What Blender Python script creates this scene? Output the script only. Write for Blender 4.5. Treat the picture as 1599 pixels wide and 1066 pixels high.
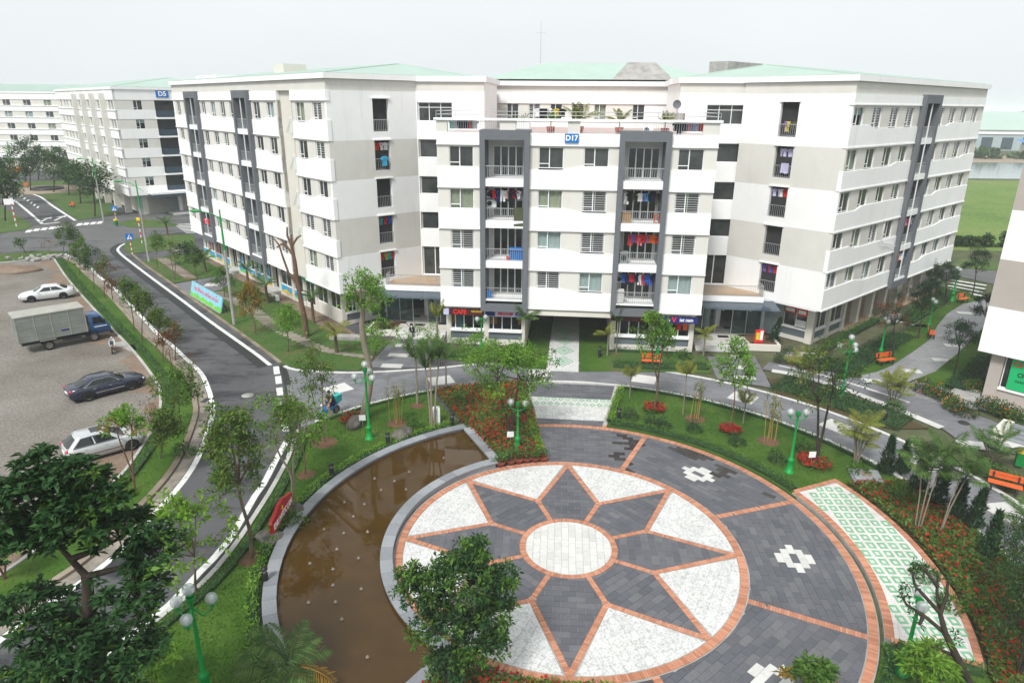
import bpy, math, random
import numpy as np
from mathutils import Vector, Matrix
R = math.radians
S = bpy.context.scene
for o in list(bpy.data.objects): bpy.data.objects.remove(o)
col = S.collection
# ------------------------------------------------------------------ camera
CAM_H, FPX, HOR = 19.0, 1066.0, 163.0
pitch = math.atan((533 - HOR) / FPX); roll = R(0.5)
cF = Vector((0, math.cos(pitch), -math.sin(pitch)))
u0 = Vector((0, math.sin(pitch), math.cos(pitch))); r0 = Vector((1, 0, 0))
cR = math.cos(roll) * r0 + math.sin(roll) * u0
cU = -math.sin(roll) * r0 + math.cos(roll) * u0
cam_d = bpy.data.cameras.new('camera'); cam = bpy.data.objects.new('camera', cam_d); col.objects.link(cam)
m = Matrix((cR, cU, -cF)).transposed().to_4x4(); m.translation = (0, 0, CAM_H)
cam.matrix_world = m
cam_d.sensor_width = 36; cam_d.lens = 36 * FPX / 1599.0
cam_d.clip_start = 0.3; cam_d.clip_end = 6000
S.camera = cam
HAZE = 0.00034
# ------------------------------------------------------------------ sky, sun, exposure
SUN_EL, SUN_AZ = R(52), R(205)      # sun behind the camera, a little to the left
w = bpy.data.worlds.new('World'); S.world = w; w.use_nodes = True
nt = w.node_tree; nt.nodes.clear()
out = nt.nodes.new('ShaderNodeOutputWorld'); bg = nt.nodes.new('ShaderNodeBackground')
sky = nt.nodes.new('ShaderNodeTexSky'); sky.sky_type = 'NISHITA'; sky.sun_disc = False
sky.sun_elevation = SUN_EL; sky.sun_rotation = SUN_AZ; sky.dust_density = 6; sky.air_density = 1.5
hs = nt.nodes.new('ShaderNodeHueSaturation'); hs.inputs['Saturation'].default_value = 0.25
mx = nt.nodes.new('ShaderNodeMix'); mx.data_type = 'RGBA'; mx.inputs[0].default_value = 0.9
cl_n = nt.nodes.new('ShaderNodeTexNoise'); cl_n.inputs['Scale'].default_value = 2.2; cl_n.inputs['Detail'].default_value = 5
cl_c = nt.nodes.new('ShaderNodeTexCoord'); cl_m = nt.nodes.new('ShaderNodeMapping'); cl_m.inputs['Scale'].default_value = (1, 1, 3)
cl_r = nt.nodes.new('ShaderNodeValToRGB'); cl_r.color_ramp.elements[0].position = 0.3; cl_r.color_ramp.elements[1].position = 0.7
cl_r.color_ramp.elements[0].color = (3.62, 3.84, 3.90, 1); cl_r.color_ramp.elements[1].color = (3.86, 4.10, 4.16, 1)   # pale overcast layer, faintly uneven
nt.links.new(cl_c.outputs['Generated'], cl_m.inputs[0]); nt.links.new(cl_m.outputs[0], cl_n.inputs['Vector']); nt.links.new(cl_n.outputs['Fac'], cl_r.inputs[0]); nt.links.new(cl_r.outputs[0], mx.inputs[7])
nt.links.new(sky.outputs[0], hs.inputs['Color']); nt.links.new(hs.outputs[0], mx.inputs[6])
nt.links.new(mx.outputs[2], bg.inputs[0]); bg.inputs[1].default_value = 0.1
nt.links.new(bg.outputs[0], out.inputs[0])
sd = bpy.data.lights.new('sun', 'SUN'); so = bpy.data.objects.new('sun', sd); col.objects.link(so)
sd.energy = 1.5; sd.angle = R(13); sd.color = (1.0, 0.985, 0.96)
sv = Vector((math.sin(SUN_AZ) * math.cos(SUN_EL), math.cos(SUN_AZ) * math.cos(SUN_EL), math.sin(SUN_EL)))
so.rotation_euler = sv.to_track_quat('Z', 'Y').to_euler()
S.view_settings.view_transform = 'Standard'; S.view_settings.look = 'None'
S.view_settings.gamma = 1; S.view_settings.use_curve_mapping = False
S.view_settings.exposure = 1.3
S.render.engine = 'CYCLES'
S.cycles.max_bounces = 6; S.cycles.diffuse_bounces = 3; S.cycles.glossy_bounces = 3
S.cycles.transmission_bounces = 4; S.cycles.transparent_max_bounces = 12; S.cycles.volume_bounces = 1
# ------------------------------------------------------------------ helpers
def G(x, y, z=0.0):
    """where the ground seen at pixel (x, y) of the 1599 px wide photograph lies"""
    d = cF * FPX + cR * (x - 799.5) - cU * (y - 533); k = (z - CAM_H) / d.z
    return (d.x * k, d.y * k)
def GZ(x, y, Y):
    """point at depth Y seen at the pixel -> X, Z"""
    d = cF * FPX + cR * (x - 799.5) - cU * (y - 533); k = Y / d.y
    return d.x * k, CAM_H + d.z * k
def GS(*pts): return [G(*p) for p in pts]
def lin(c): return tuple(((v / 255) / 12.92 if v / 255 <= 0.04045 else ((v / 255 + 0.055) / 1.055) ** 2.4) for v in c)
def link(o, parent=None):
    col.objects.link(o)
    if parent is not None: o.parent = parent
    return o
def tag(o, label=None, cat=None, group=None, kind=None):
    if label: o['label'] = label
    if cat: o['category'] = cat
    if group: o['group'] = group
    if kind: o['kind'] = kind
    return o
def empty(name, loc=(0, 0, 0), rz=0.0, label=None, cat=None, group=None):
    o = bpy.data.objects.new(name, None); link(o); o.location = loc; o.rotation_euler = (0, 0, rz); o.empty_display_size = 0.2
    return tag(o, label, cat, group)
class MB:
    """collects shapes; build() links them as one mesh object"""
    def __init__(s): s.v = []; s.f = []; s.m = []; s.sm = []; s.cm = 0
    def add(s, vs, fs, smooth=False):
        b = len(s.v); s.v += [tuple(p) for p in vs]
        for f in fs: s.f.append(tuple(i + b for i in f)); s.m.append(s.cm); s.sm.append(smooth)
        return s
    def box(s, x0, x1, y0, y1, z0, z1):
        return s.add([(x0,y0,z0),(x1,y0,z0),(x1,y1,z0),(x0,y1,z0),(x0,y0,z1),(x1,y0,z1),(x1,y1,z1),(x0,y1,z1)],
                     [(3,2,1,0),(4,5,6,7),(0,1,5,4),(1,2,6,5),(2,3,7,6),(3,0,4,7)])
    def cbox(s, c, sx, sy, sz, rz=0, bev=0.0):
        """box centred at c, turned about z, with its top edges eased by bev"""
        P = []
        for (z, k) in ((-sz/2, 0), (sz/2 - bev, 0), (sz/2, bev)):
            for (a, b) in ((-1,-1),(1,-1),(1,1),(-1,1)):
                x, y = a*(sx/2-k), b*(sy/2-k)
                P.append((c[0]+x*math.cos(rz)-y*math.sin(rz), c[1]+x*math.sin(rz)+y*math.cos(rz), c[2]+z))
        F = [(3,2,1,0),(8,9,10,11)]
        for l in (0, 4):
            for i in range(4): j = (i+1) % 4; F.append((l+i, l+j, l+4+j, l+4+i))
        return s.add(P, F)
    def prism(s, poly, z0, z1, bottom=True):
        n = len(poly); V = [(p[0], p[1], z0) for p in poly] + [(p[0], p[1], z1) for p in poly]
        F = [tuple(range(n, 2*n))] + ([tuple(range(n-1, -1, -1))] if bottom else [])
        F += [(i, (i+1) % n, n+(i+1) % n, n+i) for i in range(n)]
        return s.add(V, F)
    def xprism(s, poly, y0, y1):
        """outline in x,z pushed along y"""
        n = len(poly); V = [(p[0], y0, p[1]) for p in poly] + [(p[0], y1, p[1]) for p in poly]
        F = [tuple(range(n)), tuple(range(2*n-1, n-1, -1))] + [(i, n+i, n+(i+1) % n, (i+1) % n) for i in range(n)]
        return s.add(V, F)
    def tube(s, path, rad, n=7, cap=True, smooth=True):
        path = [Vector(p) for p in path]; k = len(path)
        if not hasattr(rad, '__len__'): rad = [rad]*k
        V = []; prev = None
        for i, p in enumerate(path):
            t = (path[min(i+1, k-1)] - path[max(i-1, 0)])
            t = t.normalized() if t.length > 1e-9 else Vector((0,0,1))
            if prev is None:
                a = Vector((1,0,0)) if abs(t.x) < 0.8 else Vector((0,1,0)); e1 = t.cross(a).normalized()
            else:
                e1 = prev - t*prev.dot(t); e1 = e1.normalized() if e1.length > 1e-6 else t.orthogonal().normalized()
            prev = e1; e2 = t.cross(e1)
            for j in range(n):
                an = 2*math.pi*j/n; V.append(p + (e1*math.cos(an) + e2*math.sin(an))*rad[i])
        F = [(i*n+j, i*n+(j+1) % n, (i+1)*n+(j+1) % n, (i+1)*n+j) for i in range(k-1) for j in range(n)]
        s.add(V, F, smooth)
        if cap: s.add(V[:n], [tuple(range(n-1,-1,-1))]); s.add(V[-n:], [tuple(range(n))])
        return s
    def lathe(s, prof, n=16, c=(0,0,0), smooth=True):
        V = [(c[0]+r*math.cos(2*math.pi*j/n), c[1]+r*math.sin(2*math.pi*j/n), c[2]+z) for r, z in prof for j in range(n)]
        F = [(i*n+j, i*n+(j+1) % n, (i+1)*n+(j+1) % n, (i+1)*n+j) for i in range(len(prof)-1) for j in range(n)]
        return s.add(V, F, smooth)
    def ball(s, c, r, n=12, m=8, sq=(1,1,1)):
        pr = [(math.sin(math.pi*i/m), -math.cos(math.pi*i/m)) for i in range(m+1)]
        V = [(c[0]+a*r*sq[0]*math.cos(2*math.pi*j/n), c[1]+a*r*sq[1]*math.sin(2*math.pi*j/n), c[2]+b*r*sq[2]) for a, b in pr for j in range(n)]
        F = [(i*n+j, i*n+(j+1) % n, (i+1)*n+(j+1) % n, (i+1)*n+j) for i in range(m) for j in range(n)]
        return s.add(V, F, True)
    def mesh(s, name, mats):
        me = bpy.data.meshes.new(name); me.from_pydata(s.v, [], s.f)
        for mt in (mats if isinstance(mats, (list, tuple)) else [mats]): me.materials.append(mt)
        if s.f:
            me.polygons.foreach_set('material_index', s.m); me.polygons.foreach_set('use_smooth', s.sm)
        me.update(); return me
    def build(s, name, mats, parent=None, loc=None, rz=None):
        o = bpy.data.objects.new(name, s.mesh(name, mats)); link(o, parent)
        if loc is not None: o.location = loc
        if rz is not None: o.rotation_euler = (0, 0, rz)
        return o
def inst(me, name, parent=None, loc=(0,0,0), rz=0.0, scale=None):
    o = bpy.data.objects.new(name, me); link(o, parent); o.location = loc; o.rotation_euler = (0, 0, rz)
    if scale is not None: o.scale = scale
    return o
def copy_tree(o, parent=None):
    c = o.copy(); col.objects.link(c); c.parent = parent
    for ch in o.children: copy_tree(ch, c)
    return c
def quads_mesh(name, V, n_per, mats, midx=None):
    """numpy: V (N*n_per,3) -> mesh of N separate faces"""
    V = np.asarray(V, dtype=np.float32).reshape(-1, 3); nv = len(V); nf = nv // n_per
    me = bpy.data.meshes.new(name); me.vertices.add(nv); me.vertices.foreach_set('co', V.ravel())
    me.loops.add(nv); me.loops.foreach_set('vertex_index', np.arange(nv, dtype=np.int32))
    me.polygons.add(nf); me.polygons.foreach_set('loop_start', np.arange(0, nv, n_per, dtype=np.int32))
    for mt in (mats if isinstance(mats, (list, tuple)) else [mats]): me.materials.append(mt)
    if midx is not None: me.polygons.foreach_set('material_index', np.asarray(midx, dtype=np.int32))
    me.update(calc_edges=True); return me
def spline(pts, step=0.5):
    """smooth curve through 2-D points"""
    P = [Vector(p) for p in pts]; P = [P[0]*2-P[1]] + P + [P[-1]*2-P[-2]]; res = []
    for i in range(1, len(P)-2):
        a, b, c, d = P[i-1:i+3]; n = max(1, int((c-b).length/step))
        for j in range(n):
            t = j/n; res.append(0.5*((2*b)+(c-a)*t+(2*a-5*b+4*c-d)*t*t+(3*b-a-3*c+d)*t**3))
    res.append(P[-2]); return [(p.x, p.y) for p in res]
def offset(path, d):
    """path moved d to its left"""
    r = []
    for i in range(len(path)):
        a, b = path[max(i-1, 0)], path[min(i+1, len(path)-1)]; t = Vector((b[0]-a[0], b[1]-a[1])).normalized()
        r.append((path[i][0]-t.y*d, path[i][1]+t.x*d))
    return r
def strip(path, d0, d1): return offset(path, d0), offset(path, d1)
def polar(r, a): return (PC[0]+r*math.cos(R(a)), PC[1]+r*math.sin(R(a)))
PC = (2.65, 26.3); PA = 86.0                                   # plaza centre and the bearing of its star
def arc(r, a0, a1, st=3.0):
    n = max(2, int(abs(a1-a0)/st)+1); return [polar(r, a0+(a1-a0)*i/(n-1)) for i in range(n)]
def inside(p, poly):
    c = False; n = len(poly); x, y = p
    for i in range(n):
        x1, y1 = poly[i]; x2, y2 = poly[i-1]
        if (y1 > y) != (y2 > y) and x < (x2-x1)*(y-y1)/(y2-y1)+x1: c = not c
    return c
def clip(poly, a, b):
    """keep what lies left of the line a->b"""
    r = []; n = len(poly)
    sd_ = [(b[0]-a[0])*(p[1]-a[1])-(b[1]-a[1])*(p[0]-a[0]) for p in poly]
    for i in range(n):
        p, q, s1, s2 = poly[i], poly[(i+1) % n], sd_[i], sd_[(i+1) % n]
        if s1 >= 0: r.append(p)
        if (s1 >= 0) != (s2 >= 0): t = s1/(s1-s2); r.append((p[0]+(q[0]-p[0])*t, p[1]+(q[1]-p[1])*t))
    return r
def area(p): return 0.5*sum(p[i][0]*p[(i+1) % len(p)][1]-p[(i+1) % len(p)][0]*p[i][1] for i in range(len(p)))
def ccw(p): return p if area(p) > 0 else p[::-1]
def clip_convex(poly, region):
    for i in range(len(region)):
        poly = clip(poly, region[i], region[(i+1) % len(region)])
        if len(poly) < 3: return []
    return poly
def courses(region, ang, L, Wd, gap=0.012, bond=0.5, orig=(0, 0)):
    """running-bond slabs over a convex region; yields clipped outlines"""
    region = ccw(region); ca, sa = math.cos(ang), math.sin(ang); res = []
    loc = [((p[0]-orig[0])*ca+(p[1]-orig[1])*sa, -(p[0]-orig[0])*sa+(p[1]-orig[1])*ca) for p in region]
    x0, x1 = min(p[0] for p in loc), max(p[0] for p in loc); y0, y1 = min(p[1] for p in loc), max(p[1] for p in loc)
    for j in range(math.floor(y0/Wd), math.ceil(y1/Wd)):
        off = (j % 2)*bond*L
        for i in range(math.floor((x0-off)/L), math.ceil((x1-off)/L)+1):
            a, b = i*L+off, j*Wd
            q = clip_convex([(a+gap/2, b+gap/2), (a+L-gap/2, b+gap/2), (a+L-gap/2, b+Wd-gap/2), (a+gap/2, b+Wd-gap/2)], loc)
            if len(q) >= 3 and area(q) > 0.004: res.append([(orig[0]+p[0]*ca-p[1]*sa, orig[1]+p[0]*sa+p[1]*ca) for p in q])
    return res
def pieces(name, polys, z0, z1, mat, parent, limit=280, jit=0.004, seed=1):
    """each paving piece its own object, the largest in view first; the rest joined as stuff"""
    rg = random.Random(seed)
    def seen(p):
        cx = sum(q[0] for q in p)/len(p); cy = sum(q[1] for q in p)/len(p)
        return abs(area(p))/max(1.0, (cx*cx+cy*cy+CAM_H**2))**1.5 * (1 if cy > 15.5 else 0.05)
    polys = sorted(polys, key=seen, reverse=True)
    for p in polys[:limit]:
        cx = sum(q[0] for q in p)/len(p); cy = sum(q[1] for q in p)/len(p)
        MB().prism([(q[0]-cx, q[1]-cy) for q in ccw(p)], z0, z1+rg.uniform(-jit, jit), bottom=False).build(name, mat, parent, loc=(cx, cy, 0))
    if len(polys) > limit:
        b = MB()
        for p in polys[limit:]: b.prism(ccw(p), z0, z1+rg.uniform(-jit, jit), bottom=False)
        tag(b.build(name, mat, parent), kind='stuff')
def sheet(name, poly, z, mat, kind='structure', parent=None, thick=0.0):
    b = MB()
    if thick: b.prism(ccw(poly), z-thick, z)
    else: b.add([(p[0], p[1], z) for p in ccw(poly)], [tuple(range(len(poly)))])
    o = b.build(name, mat, parent)
    if kind and parent is None: tag(o, kind=kind)
    return o
def ribbon(a, b, z): 
    n = len(a); return [(p[0], p[1], z) for p in a]+[(p[0], p[1], z) for p in b], [(i, i+1, n+i+1, n+i) for i in range(n-1)]
def kerb_run(name, path, d0, d1, z0, z1, mat, parent, seg=1.0, gap=0.015):
    """kerb stones along a path, each an object"""
    a, b = strip(path, d0, d1); acc = 0; st = 0; polys = []
    for i in range(1, len(path)):
        acc += math.hypot(path[i][0]-path[i-1][0], path[i][1]-path[i-1][1])
        if acc >= seg or i == len(path)-1:
            polys.append(a[st:i+1]+b[st:i+1][::-1]); st = i; acc = 0
    out_ = []
    for p in polys:
        cx = sum(q[0] for q in p)/len(p); cy = sum(q[1] for q in p)/len(p)
        k = 1-gap/seg; out_.append([(cx+(q[0]-cx)*k, cy+(q[1]-cy)*k) for q in p])
    pieces(name, out_, z0, z1, mat, parent)
# ------------------------------------------------------------------ materials
class NT:
    def __init__(s, name):
        s.m = bpy.data.materials.new(name); s.m.use_nodes = True; s.t = s.m.node_tree; s.t.nodes.clear()
        s.out = s.n('ShaderNodeOutputMaterial'); s.b = s.n('ShaderNodeBsdfPrincipled'); s.l(s.b.outputs[0], s.out.inputs[0])
    def n(s, t, **k):
        x = s.t.nodes.new(t)
        for a, v in k.items(): setattr(x, a, v)
        return x
    def l(s, a, b): s.t.links.new(a, b)
    def noise(s, scale, detail=4, rough=0.6, space='pos', stretch=None):
        if not hasattr(s, 'geo'): s.geo = s.n('ShaderNodeNewGeometry')
        t = s.n('ShaderNodeTexNoise'); t.inputs['Scale'].default_value = scale; t.inputs['Detail'].default_value = detail; t.inputs['Roughness'].default_value = rough
        src = s.geo.outputs['Position'] if space == 'pos' else s.n('ShaderNodeTexCoord').outputs['Object']
        if stretch:
            mp = s.n('ShaderNodeMapping'); mp.inputs['Scale'].default_value = stretch; s.l(src, mp.inputs[0]); src = mp.outputs[0]
        s.l(src, t.inputs['Vector']); return t.outputs['Fac']
    def ramp(s, fac, stops):
        r = s.n('ShaderNodeValToRGB'); e = r.color_ramp.elements
        while len(e) < len(stops): e.new(0.5)
        for i, (p, c) in enumerate(stops): e[i].position = p; e[i].color = (*c, 1)
        s.l(fac, r.inputs[0]); return r.outputs[0]
    def mix(s, fac, a, b, mode='MIX'):
        x = s.n('ShaderNodeMix', data_type='RGBA', blend_type=mode)
        for i, v in ((0, fac), (6, a), (7, b)):
            if isinstance(v, (int, float)): x.inputs[i].default_value = v
            elif isinstance(v, tuple): x.inputs[i].default_value = (*v, 1)[:4]
            else: s.l(v, x.inputs[i])
        return x.outputs[2]
    def rnd(s):
        """one random number for each piece, whether an object or an island of a joined part"""
        if not hasattr(s, 'geo'): s.geo = s.n('ShaderNodeNewGeometry')
        oi = s.n('ShaderNodeObjectInfo'); a = s.n('ShaderNodeMath', operation='ADD'); f = s.n('ShaderNodeMath', operation='FRACT')
        s.l(oi.outputs['Random'], a.inputs[0]); s.l(s.geo.outputs['Random Per Island'], a.inputs[1]); s.l(a.outputs[0], f.inputs[0]); return f.outputs[0]
    def bump(s, h, dist=0.01, strength=0.5):
        b = s.n('ShaderNodeBump'); b.inputs['Distance'].default_value = dist; b.inputs['Strength'].default_value = strength
        s.l(h, b.inputs['Height']); s.l(b.outputs[0], s.b.inputs['Normal']); return s
    def set(s, color=None, rough=0.8, metal=0.0, spec=0.3):
        if color is not None:
            if isinstance(color, tuple): s.b.inputs['Base Color'].default_value = (*color, 1)[:4]
            else: s.l(color, s.b.inputs['Base Color'])
        if isinstance(rough, (int, float)): s.b.inputs['Roughness'].default_value = rough
        else: s.l(rough, s.b.inputs['Roughness'])
        s.b.inputs['Metallic'].default_value = metal; s.b.inputs['Specular IOR Level'].default_value = spec
        return s
M = {}
def paint(name, c, var=0.06, rough=0.7, scale=0.7, spec=0.3, metal=0.0, dirt=None, bump=0.0):
    t = NT(name); n = t.noise(scale, 5, 0.65); k = 1-var*2
    cc = t.ramp(n, [(0.3, tuple(v*k for v in c)), (0.7, tuple(min(1, v*(1+var*0.3)) for v in c))])
    if dirt:
        d = t.noise(1.3, 6, 0.7, stretch=(1, 1, 0.12)); f = t.ramp(d, [(0.55, (0,0,0)), (0.8, (dirt,)*3)])
        cc = t.mix(f, cc, (0.28, 0.25, 0.20))
    t.set(cc, rough, metal, spec)
    if bump: t.bump(t.noise(40, 3), 0.004, bump)
    M[name] = t.m; return t.m
def stone(name, cols, rough=0.75, spec=0.3, grain=30, var=0.35, big=0.5, bv=0.5):
    """paving: a tone for each piece, grain and broad wear on top"""
    t = NT(name); r = t.rnd(); c = t.ramp(r, [(i/(len(cols)-1), q) for i, q in enumerate(cols)])
    g = t.noise(grain, 4); c = t.mix(var, c, t.ramp(g, [(0.3, (0.45,)*3), (0.7, (1.5,)*3)]), 'MULTIPLY')
    b = t.noise(big, 5, 0.65); c = t.mix(bv, c, t.ramp(b, [(0.3, (0.72,)*3), (0.7, (1.25,)*3)]), 'MULTIPLY')
    t.set(c, rough, 0, spec); t.bump(g, 0.004, 0.3); M[name] = t.m; return t
paint('white_wall', (0.84, 0.84, 0.83), 0.03, 0.75, 0.4, dirt=0.2)
paint('beige_wall', (0.645, 0.63, 0.585), 0.04, 0.8, 0.5, dirt=0.16)
paint('cream_wall', (0.64, 0.615, 0.55), 0.04, 0.8, 0.5, dirt=0.07)
paint('taupe_wall', (0.42, 0.375, 0.34), 0.04, 0.8, 0.5, dirt=0.1)
paint('grey_frame', (0.135, 0.145, 0.16), 0.05, 0.7, 0.6)
paint('grey_panel', (0.12, 0.145, 0.165), 0.05, 0.7, 0.6)
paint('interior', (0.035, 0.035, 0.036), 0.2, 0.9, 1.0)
paint('niche_wall', (0.62, 0.62, 0.60), 0.05, 0.8, 1.0)
paint('lobby_wall', (0.35, 0.42, 0.43), 0.04, 0.7, 1.0)
paint('concrete', (0.36, 0.35, 0.33), 0.2, 0.9, 1.2, dirt=0.3, bump=0.3)
paint('white_frame', (0.80, 0.81, 0.82), 0.02, 0.4)
paint('steel', (0.55, 0.57, 0.58), 0.05, 0.35, metal=0.6)
paint('dark_metal', (0.03, 0.03, 0.032), 0.1, 0.5)
paint('black', (0.012, 0.012, 0.014), 0.1, 0.45)
t = NT('window_dark'); t.set(t.ramp(t.noise(0.6, 3), [(0.35, (0.020,0.023,0.022)), (0.65, (0.06,0.065,0.062))]), 0.06, 0, 0.5); M['window_dark'] = t.m
paint('roof_green', (0.36, 0.465, 0.41), 0.05, 0.5, 0.3, dirt=0.15)
paint('terrace_tile', (0.50, 0.37, 0.34), 0.12, 0.7, 1.2)
paint('tan_tile', (0.46, 0.33, 0.22), 0.1, 0.7, 1.2)
paint('lamp_green', (0.006, 0.27, 0.05), 0.06, 0.35, 2)
paint('red_sign', (0.42, 0.012, 0.014), 0.08, 0.4, 3)
paint('white_print', (0.85, 0.85, 0.85), 0.01, 0.5)
paint('orange_wood', (0.62, 0.10, 0.015), 0.1, 0.5, 3)
paint('sign_blue', (0.01, 0.16, 0.50), 0.03, 0.4)
paint('bin_green', (0.01, 0.22, 0.05), 0.05, 0.4); paint('bin_yellow', (0.72, 0.50, 0.02), 0.05, 0.4)
t = NT('line_white'); wn = t.noise(2.2, 7, 0.75); t.set(t.mix(t.ramp(wn, [(0.52, (0,0,0)), (0.72, (0.75,)*3)]), (0.60, 0.60, 0.58), (0.10, 0.10, 0.10)), 0.8, 0, 0.3); M['line_white'] = t.m
paint('sign_red', (0.70, 0.025, 0.02), 0.03, 0.5); paint('sign_maroon', (0.075, 0.012, 0.012), 0.05, 0.5)
paint('sign_navy', (0.012, 0.02, 0.16), 0.05, 0.5); paint('sign_lilac', (0.50, 0.52, 0.72), 0.03, 0.5)
paint('sign_yellow', (0.75, 0.55, 0.03), 0.03, 0.5); paint('sign_green', (0.01, 0.42, 0.14), 0.03, 0.5)
paint('curtain', (0.74, 0.68, 0.52), 0.12, 0.9, 6); paint('blind', (0.78, 0.80, 0.80), 0.05, 0.8, 6)
paint('billboard', (0.25, 0.55, 0.68), 0.1, 0.6, 2); paint('curtain_orange', (0.62, 0.27, 0.04), 0.12, 0.9, 4); paint('curtain_blue', (0.12, 0.25, 0.32), 0.1, 0.9, 4)
paint('cardboard', (0.38, 0.24, 0.12), 0.1, 0.9, 4)
paint('rock', (0.145, 0.135, 0.115), 0.4, 0.9, 3.0, dirt=0.4, bump=0.9)
paint('terracotta', (0.30, 0.07, 0.045), 0.15, 0.7, 4)
paint('skin', (0.40, 0.22, 0.14), 0.04, 0.5, 6); paint('hair', (0.010, 0.009, 0.009), 0.1, 0.5)
for nm, c in dict(red=(0.55,0.02,0.02), orange=(0.70,0.13,0.02), blue=(0.02,0.10,0.45), sky=(0.05,0.38,0.62), teal=(0.02,0.42,0.42), green=(0.15,0.55,0.08), white=(0.75,0.75,0.75), black=(0.015,0.015,0.02), navy=(0.015,0.02,0.08), grey=(0.22,0.22,0.24), pink=(0.60,0.18,0.24), purple=(0.16,0.08,0.30), olive=(0.08,0.09,0.05), yellow=(0.62,0.48,0.06), lilac=(0.52,0.50,0.70), mint=(0.25,0.65,0.50)).items():
    paint('cloth_'+nm, c, 0.12, 0.9, 9)
def glass(name, c=(0.02, 0.024, 0.026), alpha=0.35, rough=0.03):
    t = NT(name); t.set(c, rough, 0, 0.6); tr = t.n('ShaderNodeBsdfTransparent'); mxs = t.n('ShaderNodeMixShader')
    tr.inputs[0].default_value = (0.88, 0.93, 0.92, 1)
    mxs.inputs[0].default_value = 1-alpha; t.l(tr.outputs[0], mxs.inputs[1]); t.l(t.b.outputs[0], mxs.inputs[2]); t.l(mxs.outputs[0], t.out.inputs[0]); M[name] = t.m
glass('glass', alpha=0.85); glass('lobby_glass', (0.03, 0.07, 0.07), 0.72); glass('canopy_glass', (0.055, 0.085, 0.115), 0.25, 0.15); glass('globe', (0.55, 0.57, 0.57), 0.6, 0.02); glass('car_glass', (0.012, 0.015, 0.016), 0.12, 0.02)
# pavings
stone('slate', [(0.074,0.076,0.088), (0.088,0.090,0.103), (0.098,0.099,0.111), (0.118,0.119,0.126)], 0.5, 0.4, 25)
stone('slate_path', [(0.12,0.122,0.136), (0.14,0.142,0.156), (0.155,0.157,0.17), (0.185,0.187,0.20)], 0.55, 0.4, 22)
stone('slate_wet', [(0.022,0.019,0.018), (0.032,0.028,0.026)], 0.2, 0.5, 25)
stone('white_tile', [(0.47,0.465,0.445), (0.53,0.525,0.505), (0.56,0.55,0.525)], 0.5, 0.4, 12, 0.2, 0.4, 0.25)
stone('brick', [(0.36,0.150,0.085), (0.44,0.195,0.115), (0.50,0.24,0.15), (0.34,0.14,0.08)], 0.8, 0.3, 30)
stone('kerb', [(0.30,0.295,0.275), (0.37,0.365,0.345), (0.43,0.425,0.40)], 0.8, 0.3, 20)
stone('kerb_brown', [(0.17,0.135,0.10), (0.22,0.18,0.14), (0.26,0.22,0.17)], 0.9, 0.2, 14)
stone('coping', [(0.17,0.18,0.195), (0.215,0.228,0.245), (0.26,0.272,0.29)], 0.6, 0.4, 18)
stone('plank_stone', [(0.20,0.17,0.14), (0.26,0.23,0.19), (0.30,0.27,0.23)], 0.9, 0.2, 14)
stone('green_tile', [(0.14,0.34,0.20), (0.18,0.40,0.245)], 0.5, 0.4, 14, 0.2)
stone('pinkish_tile', [(0.54,0.50,0.48), (0.60,0.56,0.54)], 0.6, 0.4, 14, 0.25)
# speckled white granite setts
t = stone('granite', [(0.49,0.49,0.48), (0.53,0.53,0.52), (0.57,0.565,0.55)], 0.6, 0.35, 22, 0.25, 0.35, 0.16)
v = t.n('ShaderNodeTexVoronoi'); v.inputs['Scale'].default_value = 15; t.l(t.geo.outputs['Position'], v.inputs['Vector'])
sp = t.ramp(v.outputs['Color'], [(0.2, (0.72,0.72,0.72)), (0.45, (1.0,1.0,1.0)), (0.8, (1.06,1.06,1.06))])
old = t.b.inputs['Base Color'].links[0].from_socket; t.set(t.mix(0.9, old, sp, 'MULTIPLY'), 0.6, 0, 0.35)
def ground_mat(name, stops, scale=0.35, fine=9.0, rough=0.95, bump=0.5, bd=0.02, spots=None, fvar=0.5):
    t = NT(name); c = t.ramp(t.noise(scale, 8, 0.62), stops); f = t.noise(fine, 5, 0.7)
    c = t.mix(fvar, c, t.ramp(f, [(0.3, (0.35,)*3), (0.7, (1.65,)*3)]), 'MULTIPLY')
    if spots:
        s1 = t.noise(spots[0], 6, 0.65); c = t.mix(t.ramp(s1, [(spots[1], (0,0,0)), (spots[1]+0.09, (1,1,1))]), c, spots[2])
    t.set(c, rough, 0, 0.2); t.bump(f, bd, bump); M[name] = t.m; return t
ground_mat('lawn', [(0.3, (0.026,0.072,0.006)), (0.5, (0.045,0.100,0.010)), (0.7, (0.074,0.122,0.020))], 0.30, 12, spots=(0.45, 0.66, (0.11,0.085,0.04)))
ground_mat('lawn_worn', [(0.3, (0.035,0.085,0.014)), (0.5, (0.055,0.105,0.022)), (0.72, (0.09,0.10,0.035))], 0.3, 9, spots=(0.4, 0.58, (0.15,0.105,0.06)))
ground_mat('field', [(0.3, (0.070,0.130,0.025)), (0.5, (0.115,0.180,0.040)), (0.75, (0.165,0.19,0.065))], 0.05, 1.2)
ground_mat('terrain', [(0.3, (0.055,0.075,0.03)), (0.6, (0.09,0.09,0.05)), (0.8, (0.12,0.10,0.065))], 0.02, 0.6)
ground_mat('soil', [(0.3, (0.085,0.045,0.028)), (0.7, (0.15,0.085,0.05))], 0.8, 14)
ground_mat('soil_dry', [(0.3, (0.15,0.105,0.075)), (0.7, (0.22,0.165,0.125))], 0.5, 9)
ground_mat('bed', [(0.3, (0.050,0.045,0.016)), (0.7, (0.085,0.06,0.028))], 0.8, 12)
ground_mat('sand', [(0.3, (0.22,0.17,0.12)), (0.7, (0.30,0.25,0.19))], 0.8, 10)
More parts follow.
